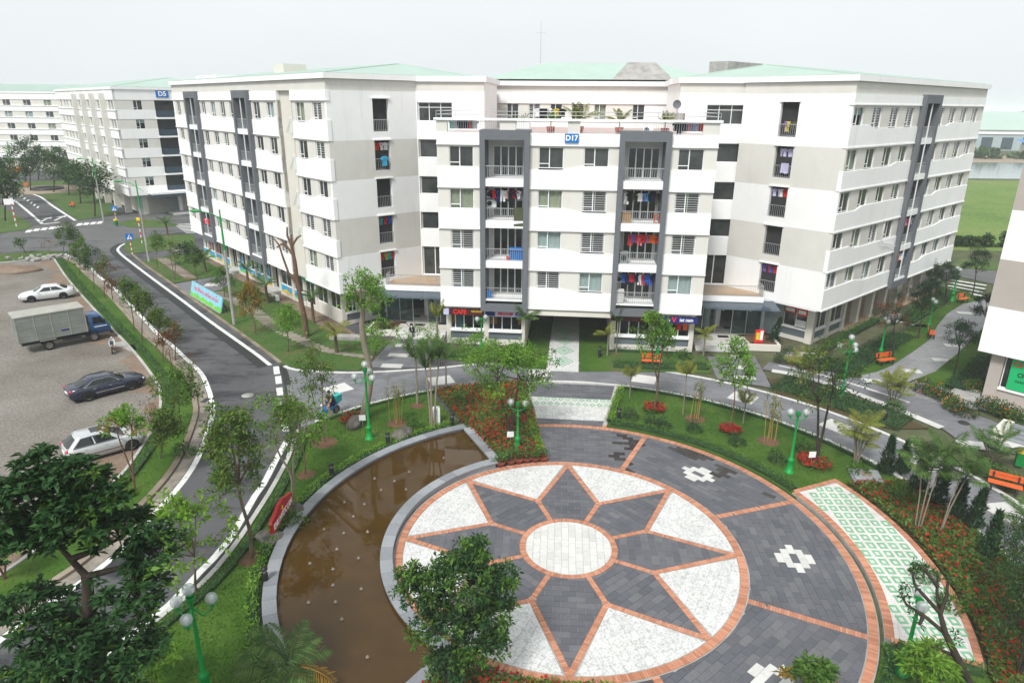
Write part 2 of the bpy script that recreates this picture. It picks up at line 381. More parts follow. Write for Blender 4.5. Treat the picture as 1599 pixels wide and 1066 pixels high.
ground_mat('gravel', [(0.25, (0.110,0.094,0.075)), (0.5, (0.172,0.158,0.138)), (0.75, (0.225,0.210,0.188))], 0.16, 7.0, fvar=0.75, bump=0.9, bd=0.03, spots=(0.11, 0.58, (0.17,0.12,0.085)))
t = ground_mat('asphalt', [(0.3, (0.060,0.061,0.064)), (0.55, (0.082,0.083,0.087)), (0.75, (0.108,0.109,0.112))], 0.22, 22, fvar=0.3, bump=0.25, bd=0.006)
wet = t.noise(0.42, 7, 0.7, stretch=(0.5, 1.25, 1)); wr = t.ramp(wet, [(0.50, (1,1,1)), (0.60, (0.38,0.39,0.43))])
t.set(t.mix(1.0, t.b.inputs['Base Color'].links[0].from_socket, wr, 'MULTIPLY'), t.ramp(wet, [(0.57, (0.9,)*3), (0.66, (0.5,)*3)]), 0, 0.3)
t = ground_mat('asphalt_pale', [(0.3, (0.085,0.085,0.086)), (0.55, (0.105,0.105,0.106)), (0.75, (0.125,0.125,0.125))], 0.25, 16, fvar=0.3, bump=0.25, bd=0.006)
wet = t.noise(0.30, 7, 0.7, stretch=(0.4, 1.4, 1)); wr = t.ramp(wet, [(0.56, (1,1,1)), (0.66, (0.5,0.5,0.52))])
t.set(t.mix(1.0, t.b.inputs['Base Color'].links[0].from_socket, wr, 'MULTIPLY'), 0.85, 0, 0.25)
paint('gutter', (0.27, 0.24, 0.20), 0.25, 0.95, 1.5, bump=0.3); paint('wet_strip', (0.028, 0.029, 0.03), 0.2, 0.7, 1.5)
# distant pavings whose slabs are too small to tell apart
def far_slab(name, a, b, mortar, sx=1.6, sc=1.0, rot=0.0):
    t = NT(name); g = t.n('ShaderNodeNewGeometry'); mp = t.n('ShaderNodeMapping'); mp.inputs['Rotation'].default_value = (0, 0, rot); br = t.n('ShaderNodeTexBrick')
    br.inputs['Scale'].default_value = sc; br.inputs['Color1'].default_value = (*a, 1); br.inputs['Color2'].default_value = (*b, 1); br.inputs['Mortar'].default_value = (*mortar, 1)
    br.inputs['Mortar Size'].default_value = 0.006; br.inputs['Brick Width'].default_value = 0.6; br.inputs['Row Height'].default_value = 0.3
    t.l(g.outputs['Position'], mp.inputs[0]); t.l(mp.outputs[0], br.inputs['Vector'])
    nz = t.noise(0.6, 5); t.set(t.mix(0.6, br.outputs[0], t.ramp(nz, [(0.3, (0.75,)*3), (0.7, (1.25,)*3)]), 'MULTIPLY'), 0.55, 0, 0.4); M[name] = t.m
far_slab('slate_far', (0.135,0.137,0.15), (0.17,0.172,0.185), (0.06,0.06,0.065), rot=R(5)); far_slab('lobby_floor', (0.50,0.48,0.44), (0.55,0.53,0.48), (0.35,0.34,0.32), sc=0.7)
far_slab('grey_paving', (0.20,0.20,0.205), (0.235,0.235,0.24), (0.14,0.14,0.14), rot=R(-40))
# water
t = NT('pond_water'); n1 = t.noise(0.8, 3); c = t.ramp(n1, [(0.3, (0.044,0.022,0.003)), (0.7, (0.060,0.031,0.005))])
t.set(c, 0.01, 0, 0.5); t.b.inputs['IOR'].default_value = 1.33; t.bump(t.noise(2.2, 2), 0.003, 0.02); M['pond_water'] = t.m
t = NT('far_water'); t.set((0.20, 0.23, 0.24), 0.12, 0, 0.6); t.bump(t.noise(0.8, 3), 0.05, 0.12); M['far_water'] = t.m
# leaves: a tone for each leaf, broad light and dark clumps, light through the blade
def leaf(name, cols, trans=0.35, clump=1.6):
    t = NT(name); c = t.ramp(t.rnd(), [(i/(len(cols)-1), q) for i, q in enumerate(cols)])
    c = t.mix(0.55, c, t.ramp(t.noise(clump, 3), [(0.3, (0.55,)*3), (0.7, (1.4,)*3)]), 'MULTIPLY')
    t.set(c, 0.55, 0, 0.15); tb = t.n('ShaderNodeBsdfTranslucent'); t.l(t.mix(1.0, c, (1.25,1.2,0.6), 'MULTIPLY'), tb.inputs[0])
    ms = t.n('ShaderNodeMixShader'); ms.inputs[0].default_value = trans; t.l(t.b.outputs[0], ms.inputs[1]); t.l(tb.outputs[0], ms.inputs[2]); t.l(ms.outputs[0], t.out.inputs[0]); M[name] = t.m
leaf('leaf_dark', [(0.013,0.046,0.013), (0.024,0.072,0.020), (0.050,0.112,0.036)], 0.25)
leaf('leaf_mid', [(0.036,0.100,0.011), (0.068,0.150,0.018), (0.14,0.24,0.05)], 0.35)
leaf('leaf_olive', [(0.048,0.098,0.014), (0.086,0.146,0.023), (0.15,0.21,0.05)], 0.35)
leaf('leaf_lime', [(0.11,0.24,0.018), (0.16,0.31,0.03), (0.22,0.37,0.06)], 0.4)
leaf('leaf_bright', [(0.085,0.21,0.018), (0.13,0.28,0.028), (0.19,0.35,0.06)], 0.4)
leaf('leaf_ochre', [(0.20,0.13,0.022), (0.28,0.17,0.03), (0.13,0.13,0.025)], 0.35)
leaf('leaf_red', [(0.12,0.035,0.015), (0.18,0.05,0.02), (0.09,0.09,0.02)], 0.3)
leaf('leaf_pine', [(0.012,0.034,0.016), (0.020,0.050,0.022), (0.030,0.062,0.028)], 0.1)
leaf('leaf_juniper', [(0.014,0.045,0.018), (0.022,0.062,0.022), (0.035,0.075,0.03)], 0.1)
leaf('leaf_palm', [(0.035,0.09,0.020), (0.065,0.13,0.03), (0.11,0.17,0.045)], 0.3)
leaf('leaf_palm_yellow', [(0.14,0.16,0.025), (0.22,0.22,0.035), (0.10,0.16,0.03)], 0.3)
leaf('leaf_frond_dry', [(0.42,0.24,0.03), (0.34,0.20,0.03)], 0.3)
leaf('leaf_hedge', [(0.035,0.10,0.016), (0.06,0.14,0.026), (0.10,0.19,0.045)], 0.3)
leaf('leaf_hedge_dark', [(0.022,0.060,0.020), (0.035,0.080,0.028), (0.05,0.10,0.035)], 0.25)
leaf('leaf_far', [(0.034,0.078,0.024), (0.052,0.104,0.034), (0.075,0.13,0.045)], 0.25)
leaf('grass_blade', [(0.028,0.082,0.006), (0.047,0.114,0.010), (0.080,0.148,0.022)], 0.3, 0.5)
leaf('petal_red', [(0.28,0.020,0.010), (0.40,0.035,0.014), (0.20,0.016,0.012)], 0.3); leaf('petal_orange', [(0.65,0.16,0.02), (0.70,0.24,0.03)], 0.3)
def bark(name, a, b):
    t = NT(name); n = t.noise(5, 6, 0.7, stretch=(1, 1, 0.25)); t.set(t.ramp(n, [(0.3, a), (0.7, b)]), 0.95, 0, 0.15); t.bump(n, 0.03, 0.7); M[name] = t.m
bark('bark', (0.075,0.055,0.036), (0.17,0.13,0.09)); bark('bark_red', (0.085,0.050,0.034), (0.19,0.115,0.075)); bark('bark_dark', (0.028,0.022,0.017), (0.075,0.06,0.045)); bark('bamboo', (0.26,0.17,0.05), (0.36,0.25,0.08)); bark('bark_pale', (0.16,0.14,0.10), (0.28,0.24,0.18))
def car_paint(name, c, metal=0.0, rough=0.28):
    t = NT(name); d = t.noise(2.5, 6, 0.7); t.set(t.mix(t.ramp(d, [(0.45, (0,0,0)), (0.8, (0.35,)*3)]), c, tuple(0.75*v_+0.25*q_ for v_, q_ in zip(c, (0.16,0.14,0.12)))), rough, metal, 0.5); t.b.inputs['Coat Weight'].default_value = 0.5; t.b.inputs['Coat Roughness'].default_value = 0.1; M[name] = t.m
car_paint('car_silver', (0.50,0.51,0.52), 0.35); car_paint('car_white', (0.62,0.63,0.64), 0.1); car_paint('car_navy', (0.012,0.016,0.040), 0.1, 0.22); car_paint('cab_blue', (0.008,0.075,0.24), 0.0, 0.35)
car_paint('bike_blue', (0.01,0.20,0.50)); car_paint('bike_white', (0.55,0.57,0.58)); car_paint('box_teal', (0.02,0.36,0.36), 0, 0.4)
paint('cargo', (0.235,0.25,0.23), 0.14, 0.6, 0.8, dirt=0.35); paint('cargo_roof', (0.36,0.355,0.315), 0.12, 0.7, 0.8, dirt=0.3)
paint('tyre', (0.018,0.018,0.018), 0.2, 0.9, 3); paint('rim', (0.34,0.32,0.30), 0.15, 0.4, 4, metal=0.5); paint('tail_red', (0.45,0.012,0.012), 0.02, 0.25, spec=0.6); paint('headlight', (0.60,0.62,0.62), 0.03, 0.15, spec=0.7)
# ------------------------------------------------------------------ ground, roads, lawns
sheet('ground', [(-2500, -60), (2500, -60), (2500, 4000), (-2500, 4000)], -0.06, M['terrain'])
road = sheet('road', [(-190, -10), (10, -10), (10, 33), (-6, 62), (-30, 100), (60, 135), (60, 150), (-50, 128), (-66, 128), (-100, 190), (-300, 420), (-330, 420), (-130, 175), (-100, 130), (-190, 110)], -0.01, M['asphalt'])
# paler old asphalt of the crossing
cross = sheet('crossing_asphalt', GS((0,393),(0,368),(40,352),(75,352),(150,342),(215,330),(300,338),(300,362),(250,366),(205,372),(185,385),(176,400),(120,392),(60,390)), -0.004, M['asphalt_pale'], parent=road)
LL = spline(GS((-60,1050),(0,998.6),(87,935),(174,872),(250,792),(275,765),(300,731),(319,691),(332,646),(330.6,628),(328,615),(315,584),(292.6,562),(266,537),(245,520),(220,493),(204,476),(179,451),(152,429),(131,410),(100,396)), 0.8)
RL1 = spline(GS((195.6,380),(186,386),(187,395),(224.5,424.6),(286,470),(330,503),(395,549),(422,570)), 0.8)
RL2 = spline(GS((449,686),(433,714),(411,756),(398,774),(355,846),(311,893.6),(264,944),(217,980),(195,998),(100,1066),(40,1105)), 0.8)
def line_on(parent, path, wd, z=0.004, mat='line_white', name='lane_line'):
    b = MB(); b.add(*ribbon(*strip(path, -wd/2, wd/2), z)); return b.build(name, M[mat], parent)
line_on(road, LL, 0.32); line_on(road, RL1, 0.32); line_on(road, RL2, 0.34)
for x, y in ((431,578),(434,593),(436,611),(439,628),(442,649),(445,667)):
    a = G(x, y-6); b_ = G(x+1.6, y+6); line_on(road, [a, b_], 0.42, name='lane_dash')
# gutter and kerbs on the left edge
KL = offset(LL, 0.85)
g_ = MB(); g_.add(*ribbon(*strip(LL, 0.2, 0.82), 0.002)); g_.build('gutter', M['gutter'], road)
kerb_run('kerb_stone', LL, 0.85, 1.17, -0.05, 0.13, M['kerb_brown'], road, 0.9)
# dark damp strip and kerb on the right edge
g_ = MB(); g_.add(*ribbon(*strip(RL1, -0.95, -0.2), 0.002)); g_.build('damp_strip', M['wet_strip'], road)
g_ = MB(); g_.add(*ribbon(*strip(RL2, -0.2, 0.75), 0.002)) if False else g_.add(*ribbon(*strip(RL2, 0.22, 0.78), 0.002)); g_.build('damp_strip', M['wet_strip'], road)
g_ = MB(); g_.add(*ribbon(*strip(GS((439,570),(444.6,581.6),(451.6,612.6),(456,640),(460,680)), -0.25, 0.25), 0.002)); g_.build('damp_strip', M['wet_strip'], road)
KR1 = spline(GS((207,398),(230,417),(268,443.5),(294,463),(350,503),(410,546),(438,567.5)), 0.8)
kerb_run('kerb_stone', KR1, -0.12, 0.14, -0.05, 0.12, M['kerb_brown'], road, 0.9)
KR2 = spline(GS((467,671),(461,684),(450,717),(433,750),(409,774+16),(362,854+6),(315,914),(260,958),(224,988),(203,1008),(120,1072),(60,1115)), 0.8)
kerb_run('kerb_stone', KR2, -0.12, 0.12, -0.05, 0.12, M['kerb'], road, 0.9)
# far road running away on the left, with its arrows, dashes and zebra
FL = spline(GS((10,304),(20,298),(40,301),(62,307),(82.5,321.7),(117.6,344.4)), 3); line_on(road, FL, 0.45)
FR = spline(GS((0,303),(16.5,309),(40,327),(66,349.6)), 3); line_on(road, FR, 0.45)
line_on(road, GS((68,350),(93,347)), 0.6, name='stop_line')
for i in range(7): a = G(58-5.2*i, 325-4*i+0.5*i); line_on(road, [a, (a[0]-1.3, a[1]+2.4)], 0.3, name='lane_dash')
for (x, y) in ((76,343.5),(99,341)):
    a = G(x, y); MB().add([(a[0]-0.2,a[1]-2.4,0.004),(a[0]+0.2,a[1]-2.4,0.004),(a[0]-0.9,a[1]+1.4,0.004),(a[0]-1.3,a[1]+1.4,0.004),(a[0]-2.0,a[1]+1.1,0.004),(a[0]-0.4,a[1]+1.3,0.004),(a[0]-1.5,a[1]+3.2,0.004)], [(0,1,2,3),(4,5,6)]).build('lane_arrow', M['line_white'], road)
for (x, y) in ((45,361),(57,359),(69,357.5),(81,356),(92,354.5),(103,353),(124,350.5),(134.5,349.5),(145.5,348.5),(156,347.5)):
    a = G(x-2, y+2); b_ = G(x+2, y-2); line_on(road, [a, b_], 0.75, name='crosswalk_stripe')
for i in range(7):
    a = G(272+i*3, 351+i*2.1); line_on(road, [a, (a[0]+3.4, a[1]+1.6)], 0.5, name='crosswalk_stripe')
# parking lot
KP = spline(GS((84,404),(108,439),(164,502),(210,551),(243,595),(251,616.5),(248,649),(230,686),(188,745),(120,805),(58,859),(4,897),(-40,930)), 0.8)
park = sheet('parking_lot', KP + GS((-260,930),(-260,412),(0,411)), 0.012, M['gravel'])
kerb_run('kerb_stone', KP, -0.09, 0.09, -0.05, 0.12, M['kerb'], park, 1.0)
kerb_run('kerb_stone', spline(GS((84,403.5),(40,407),(0,411),(-60,417)), 0.8), -0.1, 0.1, -0.05, 0.12, M['kerb'], park, 1.0)
rj = random.Random(3); KPf = [(KP[i][0]+(KP[i+1][0]-KP[i][0])*f, KP[i][1]+(KP[i+1][1]-KP[i][1])*f) for i in range(len(KP)-1) for f in (0, 0.25, 0.5, 0.75)]
ia = offset(KPf, -0.1); ib = [offset(KPf, -(1.0+0.7*math.sin(i*0.11)+0.5*math.sin(i*0.37+1)+rj.uniform(0, 0.5)))[i] for i in range(len(KPf))]
MB().add(*ribbon(ia, ib, 0.016)).build('bare_soil', M['soil_dry'], park)
for px_ in ((190,538),(205,544)): 
    a = G(*px_); MB().cbox((a[0], a[1], 0.02), 1.5, 0.8, 0.06, R(-40)).build('drain_cover', M['concrete'], park)
# lawns
lawns = []
def lawn(poly, mat='lawn', z=0.05, name='lawn', grass=True):
    o = sheet(name, poly, z, M[mat], thick=0.1)
    if grass: lawns.append((poly, mat))
    return o
KL2 = offset(LL, 1.18)
lawn(KP + KL2[:1] + [KL2[0]] + KL2 if False else [p for p in offset(KP, 0.1)][:] + KL2, 'lawn')
lawn(GS((84,402.5),(0,410),(-80,418),(-80,404),(0,397),(60,392),(104,394)), 'lawn_worn', name='lawn')
lawn(GS((184,349.5),(200,344.5),(215,342.5),(235,343),(262,347),(281,352),(262,354.5),(230,356),(200,354.5)), 'lawn_worn', grass=False)
lawn(GS((193,384),(197,379),(206,374),(228,370.5),(265,367),(302,366),(306,386),(262,391),(228,394),(205,397),(196,392)), 'lawn_worn', grass=False)
lawn(GS((220,408),(250,402),(306,394),(330,405),(352,430),(300,437.5),(269,442.5)), 'lawn_worn')
lawn(GS((296,463),(345,452),(366,432),(400,452),(468,488),(512,513),(560,528),(613,529),(574,571),(560,578.5),(500,576.5),(462,575),(439,568),(408,545),(350,502)), 'lawn_worn')
lawn(GS((0,322),(20,332),(52,352),(38,360),(0,364),(-120,352),(-120,318),(-20,300),(0,300)), 'lawn_worn', grass=False)
lawn(GS((22,297),(40,299),(66,306),(88,321),(122,344),(190,334),(150,296),(100,282),(20,284)), 'lawn_worn', grass=False)
lawn([G(467,672)] + arc(19.4, 141, 115.5) + arc(13.25, 115.5, 236) + [G(520,1100), G(120,1100)] + offset(KR2, 0.13)[::-1][10:-1], 'lawn')
lawn(arc(12.75, 75.0, 19.6) + arc(16.1, 19.6, 21.0)[:1] + arc(19.35, 18.0, 75.0), 'lawn')
lawn(arc(12.7, -27, -60) + arc(21, -55, -27), 'lawn')
# flower beds (soil)
bed_top = arc(7.95, 95.2, 114.6) + arc(19.3, 114.6, 95.2); sheet('flower_bed', bed_top, 0.06, M['bed'], thick=0.1)
bed_right = arc(16.15, 20, -30) + arc(19.4, -30, 17.6); sheet('flower_bed', bed_right, 0.06, M['bed'], thick=0.1)
bed_bot = arc(7.95, -128, -82) + arc(10.6, -82, -124); sheet('flower_bed', bed_bot, 0.06, M['bed'], thick=0.1)
# garden behind the ring path, right of the arcade
gR = lawn(GS((1288,598),(1330,566),(1392,530),(1440,500),(1484,470),(1500,452),(1535.7,467),(1502,475),(1479,489.5),(1464,508),(1452,530),(1423,551),(1392,571),(1368,581)), 'lawn')
lawn(GS((1426,594),(1459.6,581),(1493,554),(1513,534.5),(1527,520),(1546,500),(1560,545),(1536,622),(1502,612)), 'lawn')
# ------------------------------------------------------------------ paths
ring = sheet('ring_path', arc(19.5, 142, -14) + arc(23.75, -14, 106) + GS((700,573.5),(640,577.5),(586,580.5),(527,581.3),(462,577),(440,570),(462,680)), 0.0, M['slate_far'])
wb_ = spline(GS((444,571.5),(462,577.5),(527,581.8),(586,581),(640,578),(690,574.5)), 0.6) + arc(23.55, 107, -14, 1.2)
polys = []
lim_a, lim_b = G(444,583), G(462,682)
for k in range(9):
    a0, a1 = 142-k*17.4, 142-(k+1)*17.4; am = (a0+a1)/2
    sec = ccw([polar(19.2, a1), polar(26.5, a1), polar(26.5, a0), polar(19.2, a0)])
    for p in courses(sec, R(am-90)+R(0), 0.8, 0.4, 0.012, 0.5, polar(21, am)):
        cx = sum(q[0] for q in p)/len(p); cy = sum(q[1] for q in p)/len(p); an = math.degrees(math.atan2(cy-PC[1], cx-PC[0]))
        d = R(0.6); p = ccw(p)
        for rr, keep_out in ((19.78, True), (23.4, False)):
            q0, q1 = polar(rr, an-3), polar(rr, an+3)
            p = clip(p, q1, q0) if not keep_out else clip(p, q0, q1) if False else p
        # inner border: keep outside; outer border: keep inside
        mid = polar(19.78, an); tv = (-math.sin(R(an)), math.cos(R(an)))
        p = clip(p, (mid[0]+tv[0], mid[1]+tv[1]), mid) if len(p) > 2 else p
        mid = polar(23.4 if an < 112 else min(26.4, 23.4+(an-112)*0.16), an)
        p = clip(p, mid, (mid[0]+tv[0], mid[1]+tv[1])) if len(p) > 2 else p
        p = clip(p, lim_b, lim_a) if False else p
        p = clip(ccw(p), lim_a, lim_b) if len(p) > 2 else p
        if len(p) > 2 and abs(area(p)) > 0.01: polys.append(p)
pieces('paving_slab', polys, -0.02, 0.02, M['slate_path'], ring, 280)
kerb_run('border_stone', arc(19.65, 140, -14, 1.2), -0.13, 0.13, -0.03, 0.045, M['white_tile'], ring, 0.8)
kerb_run('border_stone', wb_, -0.14, 0.14, -0.03, 0.045, M['white_tile'], ring, 0.8)
def lozenge(c, L, Wd, ang, parent, mat='white_tile', skew=0.0, z=0.028):
    ca, sa = math.cos(ang), math.sin(ang); P = [(-L/2+skew, -Wd/2), (L/2+skew, -Wd/2), (L/2-skew, Wd/2), (-L/2-skew, Wd/2)]
    MB().prism([(c[0]+x*ca-y*sa, c[1]+x*sa+y*ca) for x, y in P], 0.0, z).build('inlay_stone', M[mat], parent)
for (x, y) in ((528,607),(689,594),(843,582),(1006,592),(1160,621),(1307,666),(1444,723),(1570,800)):
    c = G(x, y); an = math.atan2(c[1]-PC[1], c[0]-PC[0]); lozenge(c, 1.7, 1.5, an-R(90), ring, skew=0.0)
# way in to the left lobby, to the right lobby, and diagonal paths on the right
pl = sheet('entrance_path', GS((573,574),(614,529),(680,531),(664,574)), 0.035, M['slate_far'])
for x, y in ((612,571.5),(622,555),(632,540)): lozenge(G(x, y), 1.6, 0.75, R(-4), pl, z=0.05)
pr_ = sheet('entrance_path', GS((1104,557),(1178,556),(1196,588),(1205,606),(1120,592)), 0.035, M['slate_far'])
for x, y in ((1157,558),(1159,574),(1163,590)): lozenge(G(x, y), 1.5, 0.7, R(-4), pr_, z=0.05)
dp = sheet('diagonal_path', GS((1190,577),(1260,589),(1330,611),(1400,634),(1470,668),(1500,690),(1560,702),(1640,725),(1640,700),(1545,655),(1470,632),(1380,602),(1290,578),(1200,566)), 0.03, M['slate_far'])
kerb_run('border_stone', spline(GS((1205,579),(1240,585),(1300,602),(1372,628),(1432,652),(1470,668)), 0.6), -0.3, 0.3, 0, 0.05, M['white_tile'], dp, 1.0)
kerb_run('border_stone', spline(GS((1216,571),(1290,588),(1360,609),(1420,629)), 0.6), -0.12, 0.12, 0, 0.05, M['white_tile'], dp, 1.0)
rp = sheet('garden_path', GS((1338,580),(1368,581.3),(1392,571.3),(1423,551.3),(1452,530.3),(1464,508.3),(1479,490),(1502,475.5),(1536,467.5),(1560,478),(1545,500),(1527,520),(1513,534.5),(1493,554),(1459.6,581),(1426,594),(1390,606),(1350,594)), 0.032, M['grey_paving'])
sheet('garden_path', GS((1372,494),(1425,508),(1450,518),(1464,508),(1430,497),(1385,484)), 0.034, M['grey_paving'])
for x, y in ((1361,595),(1424,580),(1470,562.5),(1488,540),(1506,489),(1408,502),(1436,509)): lozenge(G(x, y), 1.3, 0.75, R(-10), rp, z=0.05)
sheet('side_path', GS((1426,594.5),(1502,613),(1540,625),(1620,640),(1620,660),(1540,642),(1470,632),(1404,612)), 0.036, M['grey_paving'])
for x, y in ((1518,695),(1580,694)): lozenge(G(x, y), 1.6, 1.0, R(-12), dp, z=0.05)
sheet('planting_bed', GS((1198,590),(1250,596),(1330,620),(1400,648),(1452,669),(1392,669),(1330,656),(1262,634),(1212,613)), 0.04, M['bed'], thick=0.06)
for (x, y, r_, lab) in ((387,617,0.42,'oval'),(327,625,0.0,'grate')):
    c = G(x, y)
    if r_: MB().lathe([(r_,0.0),(r_,0.008),(0,0.008)], 20).build('manhole_cover', M['concrete'], road, loc=(c[0], c[1], 0.002))
    else: MB().cbox((0,0,0.01), 0.7, 0.35, 0.03).build('drain_grate', M['dark_metal'], road, loc=(c[0]-0.25, c[1], 0.003), rz=R(80))
# zebra and small road by the field
sr = sheet('side_road', GS((1380,452),(1500,408),(1700,430),(1700,470),(1560,446),(1490,430),(1420,462)), 0.01, M['asphalt_pale'])
for i in range(6): line_on(sr, GS((1484-1.5*i,437+4.6*i),(1540-2*i,446+5.5*i)), 0.55, z=0.03, name='crosswalk_stripe')
lawn(GS((1484,418),(1500,404),(1640,420),(1640,428)), 'lawn_worn', grass=False, z=0.06)
# planks of the stepping path in the left garden
step_path = tag(MB().add(*ribbon(*strip(spline(GS((252,404),(300,436)), 1), -0.7, 0.7), 0.052)).build('stepping_path', M['soil']), kind='structure')
cl = spline(GS((340,457),(391,483),(431,512),(472,532.5),(514,549),(582,559.5)), 0.1); acc = 0
def plank_row(path, step, L, ang):
    acc = 9
    for i in range(1, len(path)):
        acc += math.hypot(path[i][0]-path[i-1][0], path[i][1]-path[i-1][1])
        if acc >= step:
            acc = 0; MB().cbox((0,0,0), L, 0.26, 0.06, 0, 0.012).build('plank', M['plank_stone'], step_path, loc=(path[i][0], path[i][1], 0.075), rz=ang+random.Random(i).uniform(-0.03, 0.03))
plank_row(cl, 0.66, 1.6, R(-2)); plank_row(spline(GS((252,404),(300,436)), 0.1), 0.8, 1.6, R(-2))
wk = sheet('garden_crosspath', GS((272,444.5),(295,464),(346,452.5),(372,434),(352,430)), 0.056, M['slate_far'])
lozenge(G(331,445), 1.4, 1.4, R(10), wk, 'pinkish_tile', z=0.075)
sheet('wall_apron', GS((313,392),(330,399),(380,425),(440,456),(500,489),(524,502),(560,525),(548,532),(506,513),(430,468),(372,437),(318,406)), 0.058, M['soil_dry'])
# ------------------------------------------------------------------ plaza
plaza = sheet('plaza', arc(12.65, 95.2, -62, 2) + arc(7.9, -62, 0)[:1] + arc(7.9, -62, -264.8, 2), 0.0, M['concrete'])
sectors = [PA-22.5-45*k for k in range(-1, 4)]         # 108.5 is the flower bed side
cen = PC
slabs = []
edges = [95.2] + [PA-22.5-45*k for k in range(0, 4)]
motif_cells = []
for k in range(4):
    a0, a1 = edges[k], edges[k+1]; am = PA-45*k if k else 86.0
    reg = ccw([polar(6.8, a1)] + arc(12.22, a1, a0, 3) + [polar(6.8, a0)])
    ang = R(am-90)
    mot = polar(10.05, am)
    o_m = (mot[0]-0.33*math.cos(ang)+0.165*math.sin(ang), mot[1]-0.33*math.sin(ang)-0.165*math.cos(ang))
    for p in courses(reg, ang, 0.66, 0.33, 0.012, 0.5, o_m):
        cx = sum(q[0] for q in p)/len(p); cy = sum(q[1] for q in p)/len(p); an = math.degrees(math.atan2(cy-PC[1], cx-PC[0]))
        mid = polar(7.86, an); tv = (-math.sin(R(an)), math.cos(R(an)))
        p = clip(ccw(p), (mid[0]+tv[0], mid[1]+tv[1]), mid)
        if len(p) < 3 or abs(area(p)) < 0.006: continue
        # white stepped diamond around a dark stone
        lx = (cx-mot[0])*math.cos(ang)+(cy-mot[1])*math.sin(ang); ly = -(cx-mot[0])*math.sin(ang)+(cy-mot[1])*math.cos(ang)
        row = round(ly/0.33); want = {0: (-0.66, 0.66), 1: (-0.33, 0.33), -1: (-0.33, 0.33), 2: (0.0,), -2: (0.0,)}.get(row, ())
        if k and any(abs(lx-q) < 0.1 for q in want): motif_cells.append(p)
        else: slabs.append(p)
wet_c = [(G(x, y), r_) for x, y, r_ in ((978,688,0.7),(990,697,0.6),(968,712,0.55),(1055,700,0.5),(1072,704,0.6),(1092,712,0.5),(1122,734,0.75),(985,730,0.5),(1030,683,0.4),(1200,775,0.4))]; rw = random.Random(9); dry, wets = [], []
for p in slabs:
    cx = sum(q[0] for q in p)/len(p); cy = sum(q[1] for q in p)/len(p)
    (wets if any(math.hypot(cx-c[0], cy-c[1]) < r_ and rw.random() < 0.6 for c, r_ in wet_c) else dry).append(p)
pieces('paving_slab', dry, -0.02, 0.022, M['slate'], plaza, 290); pieces('damp_slab', wets, -0.02, 0.020, M['slate_wet'], plaza, 290)
pieces('motif_stone', motif_cells, -0.02, 0.024, M['white_tile'], plaza, 290)
# star of eight dark points on speckled setts
star, setts = [], []
RV, RT = 3.97, 7.42
def inset(poly, d):
    poly = ccw(poly); n = len(poly); r = poly
    for i in range(n):
        a, b = poly[i], poly[(i+1) % n]; L = math.hypot(b[0]-a[0], b[1]-a[1])
        if L < 1e-6: continue
        nx, ny = -(b[1]-a[1])/L*d, (b[0]-a[0])/L*d; r = clip(r, (a[0]+nx, a[1]+ny), (b[0]+nx, b[1]+ny))
        if len(r) < 3: return []
    return r
for k in range(8):
    am = PA-45*k; tip = polar(RT+0.25, am); v0, v1 = polar(RV, am+22.5), polar(RV, am-22.5)
    kite = inset([PC, v1, tip, v0], 0.13)
    for p in courses(kite, R(am-90), 0.66, 0.33, 0.012, 0.5, polar(4, am)):
        cx = sum(q[0] for q in p)/len(p); cy = sum(q[1] for q in p)/len(p); an = math.degrees(math.atan2(cy-PC[1], cx-PC[0]))
        mid = polar(2.22, an); tv = (-math.sin(R(an)), math.cos(R(an))); p = clip(ccw(p), (mid[0]+tv[0], mid[1]+tv[1]), mid)
        if len(p) > 2 and abs(area(p)) > 0.006: star.append(p)
    tri = [polar(RV, am-22.5)] + arc(RT+0.02, am-45+0.8, am-0.8, 3)
    tri = inset(ccw(tri), 0.13) if False else ccw(tri)
    t0, t1, vv = polar(RT+0.25, am), polar(RT+0.25, am-45), polar(RV, am-22.5)
    def side(poly, a, b, d):
        L = math.hypot(b[0]-a[0], b[1]-a[1]); nx, ny = -(b[1]-a[1])/L*d, (b[0]-a[0])/L*d
        return clip(poly, (a[0]+nx, a[1]+ny), (b[0]+nx, b[1]+ny))
    tri = side(tri, vv, t1, 0.13); tri = side(tri, t0, vv, 0.13)
    setts += courses(tri, R(am-22.5-90), 0.42, 0.42, 0.008, 0.0, vv)
pieces('paving_slab', star, -0.02, 0.022, M['slate'], plaza, 10)
pieces('granite_sett', setts, -0.02, 0.022, M['granite'], plaza, 290)
disc = [p for p in courses(arc(1.95, 0, 355, 5), R(PA), 0.5, 0.32, 0.012, 0.5, PC)]
pieces('disc_tile', disc, -0.02, 0.024, M['white_tile'], plaza, 290)
# brick bands
bb = MB(); rb = random.Random(5)
def brick_ring(r0_, r1_, a0, a1, w_=0.105):
    n = int(abs(R(a1-a0))*r1_/w_)
    for i in range(n):
        f0 = a0+(a1-a0)*(i+0.06)/n; f1 = a0+(a1-a0)*(i+0.94)/n
        bb.prism(ccw([polar(r0_, f0), polar(r1_, f0), polar(r1_, f1), polar(r0_, f1)]), -0.02, 0.026+rb.uniform(-0.003, 0.003), False)
def brick_line(a, b, wd=0.23, w_=0.105):
    L = math.hypot(b[0]-a[0], b[1]-a[1]); n = int(L/w_); ux, uy = (b[0]-a[0])/L, (b[1]-a[1])/L
    for i in range(n):
        s0, s1 = L*(i+0.06)/n, L*(i+0.94)/n
        bb.prism(ccw([(a[0]+ux*s-uy*e, a[1]+uy*s+ux*e) for s, e in ((s0,-wd/2),(s1,-wd/2),(s1,wd/2),(s0,wd/2))]), -0.02, 0.028+rb.uniform(-0.003, 0.003), False)
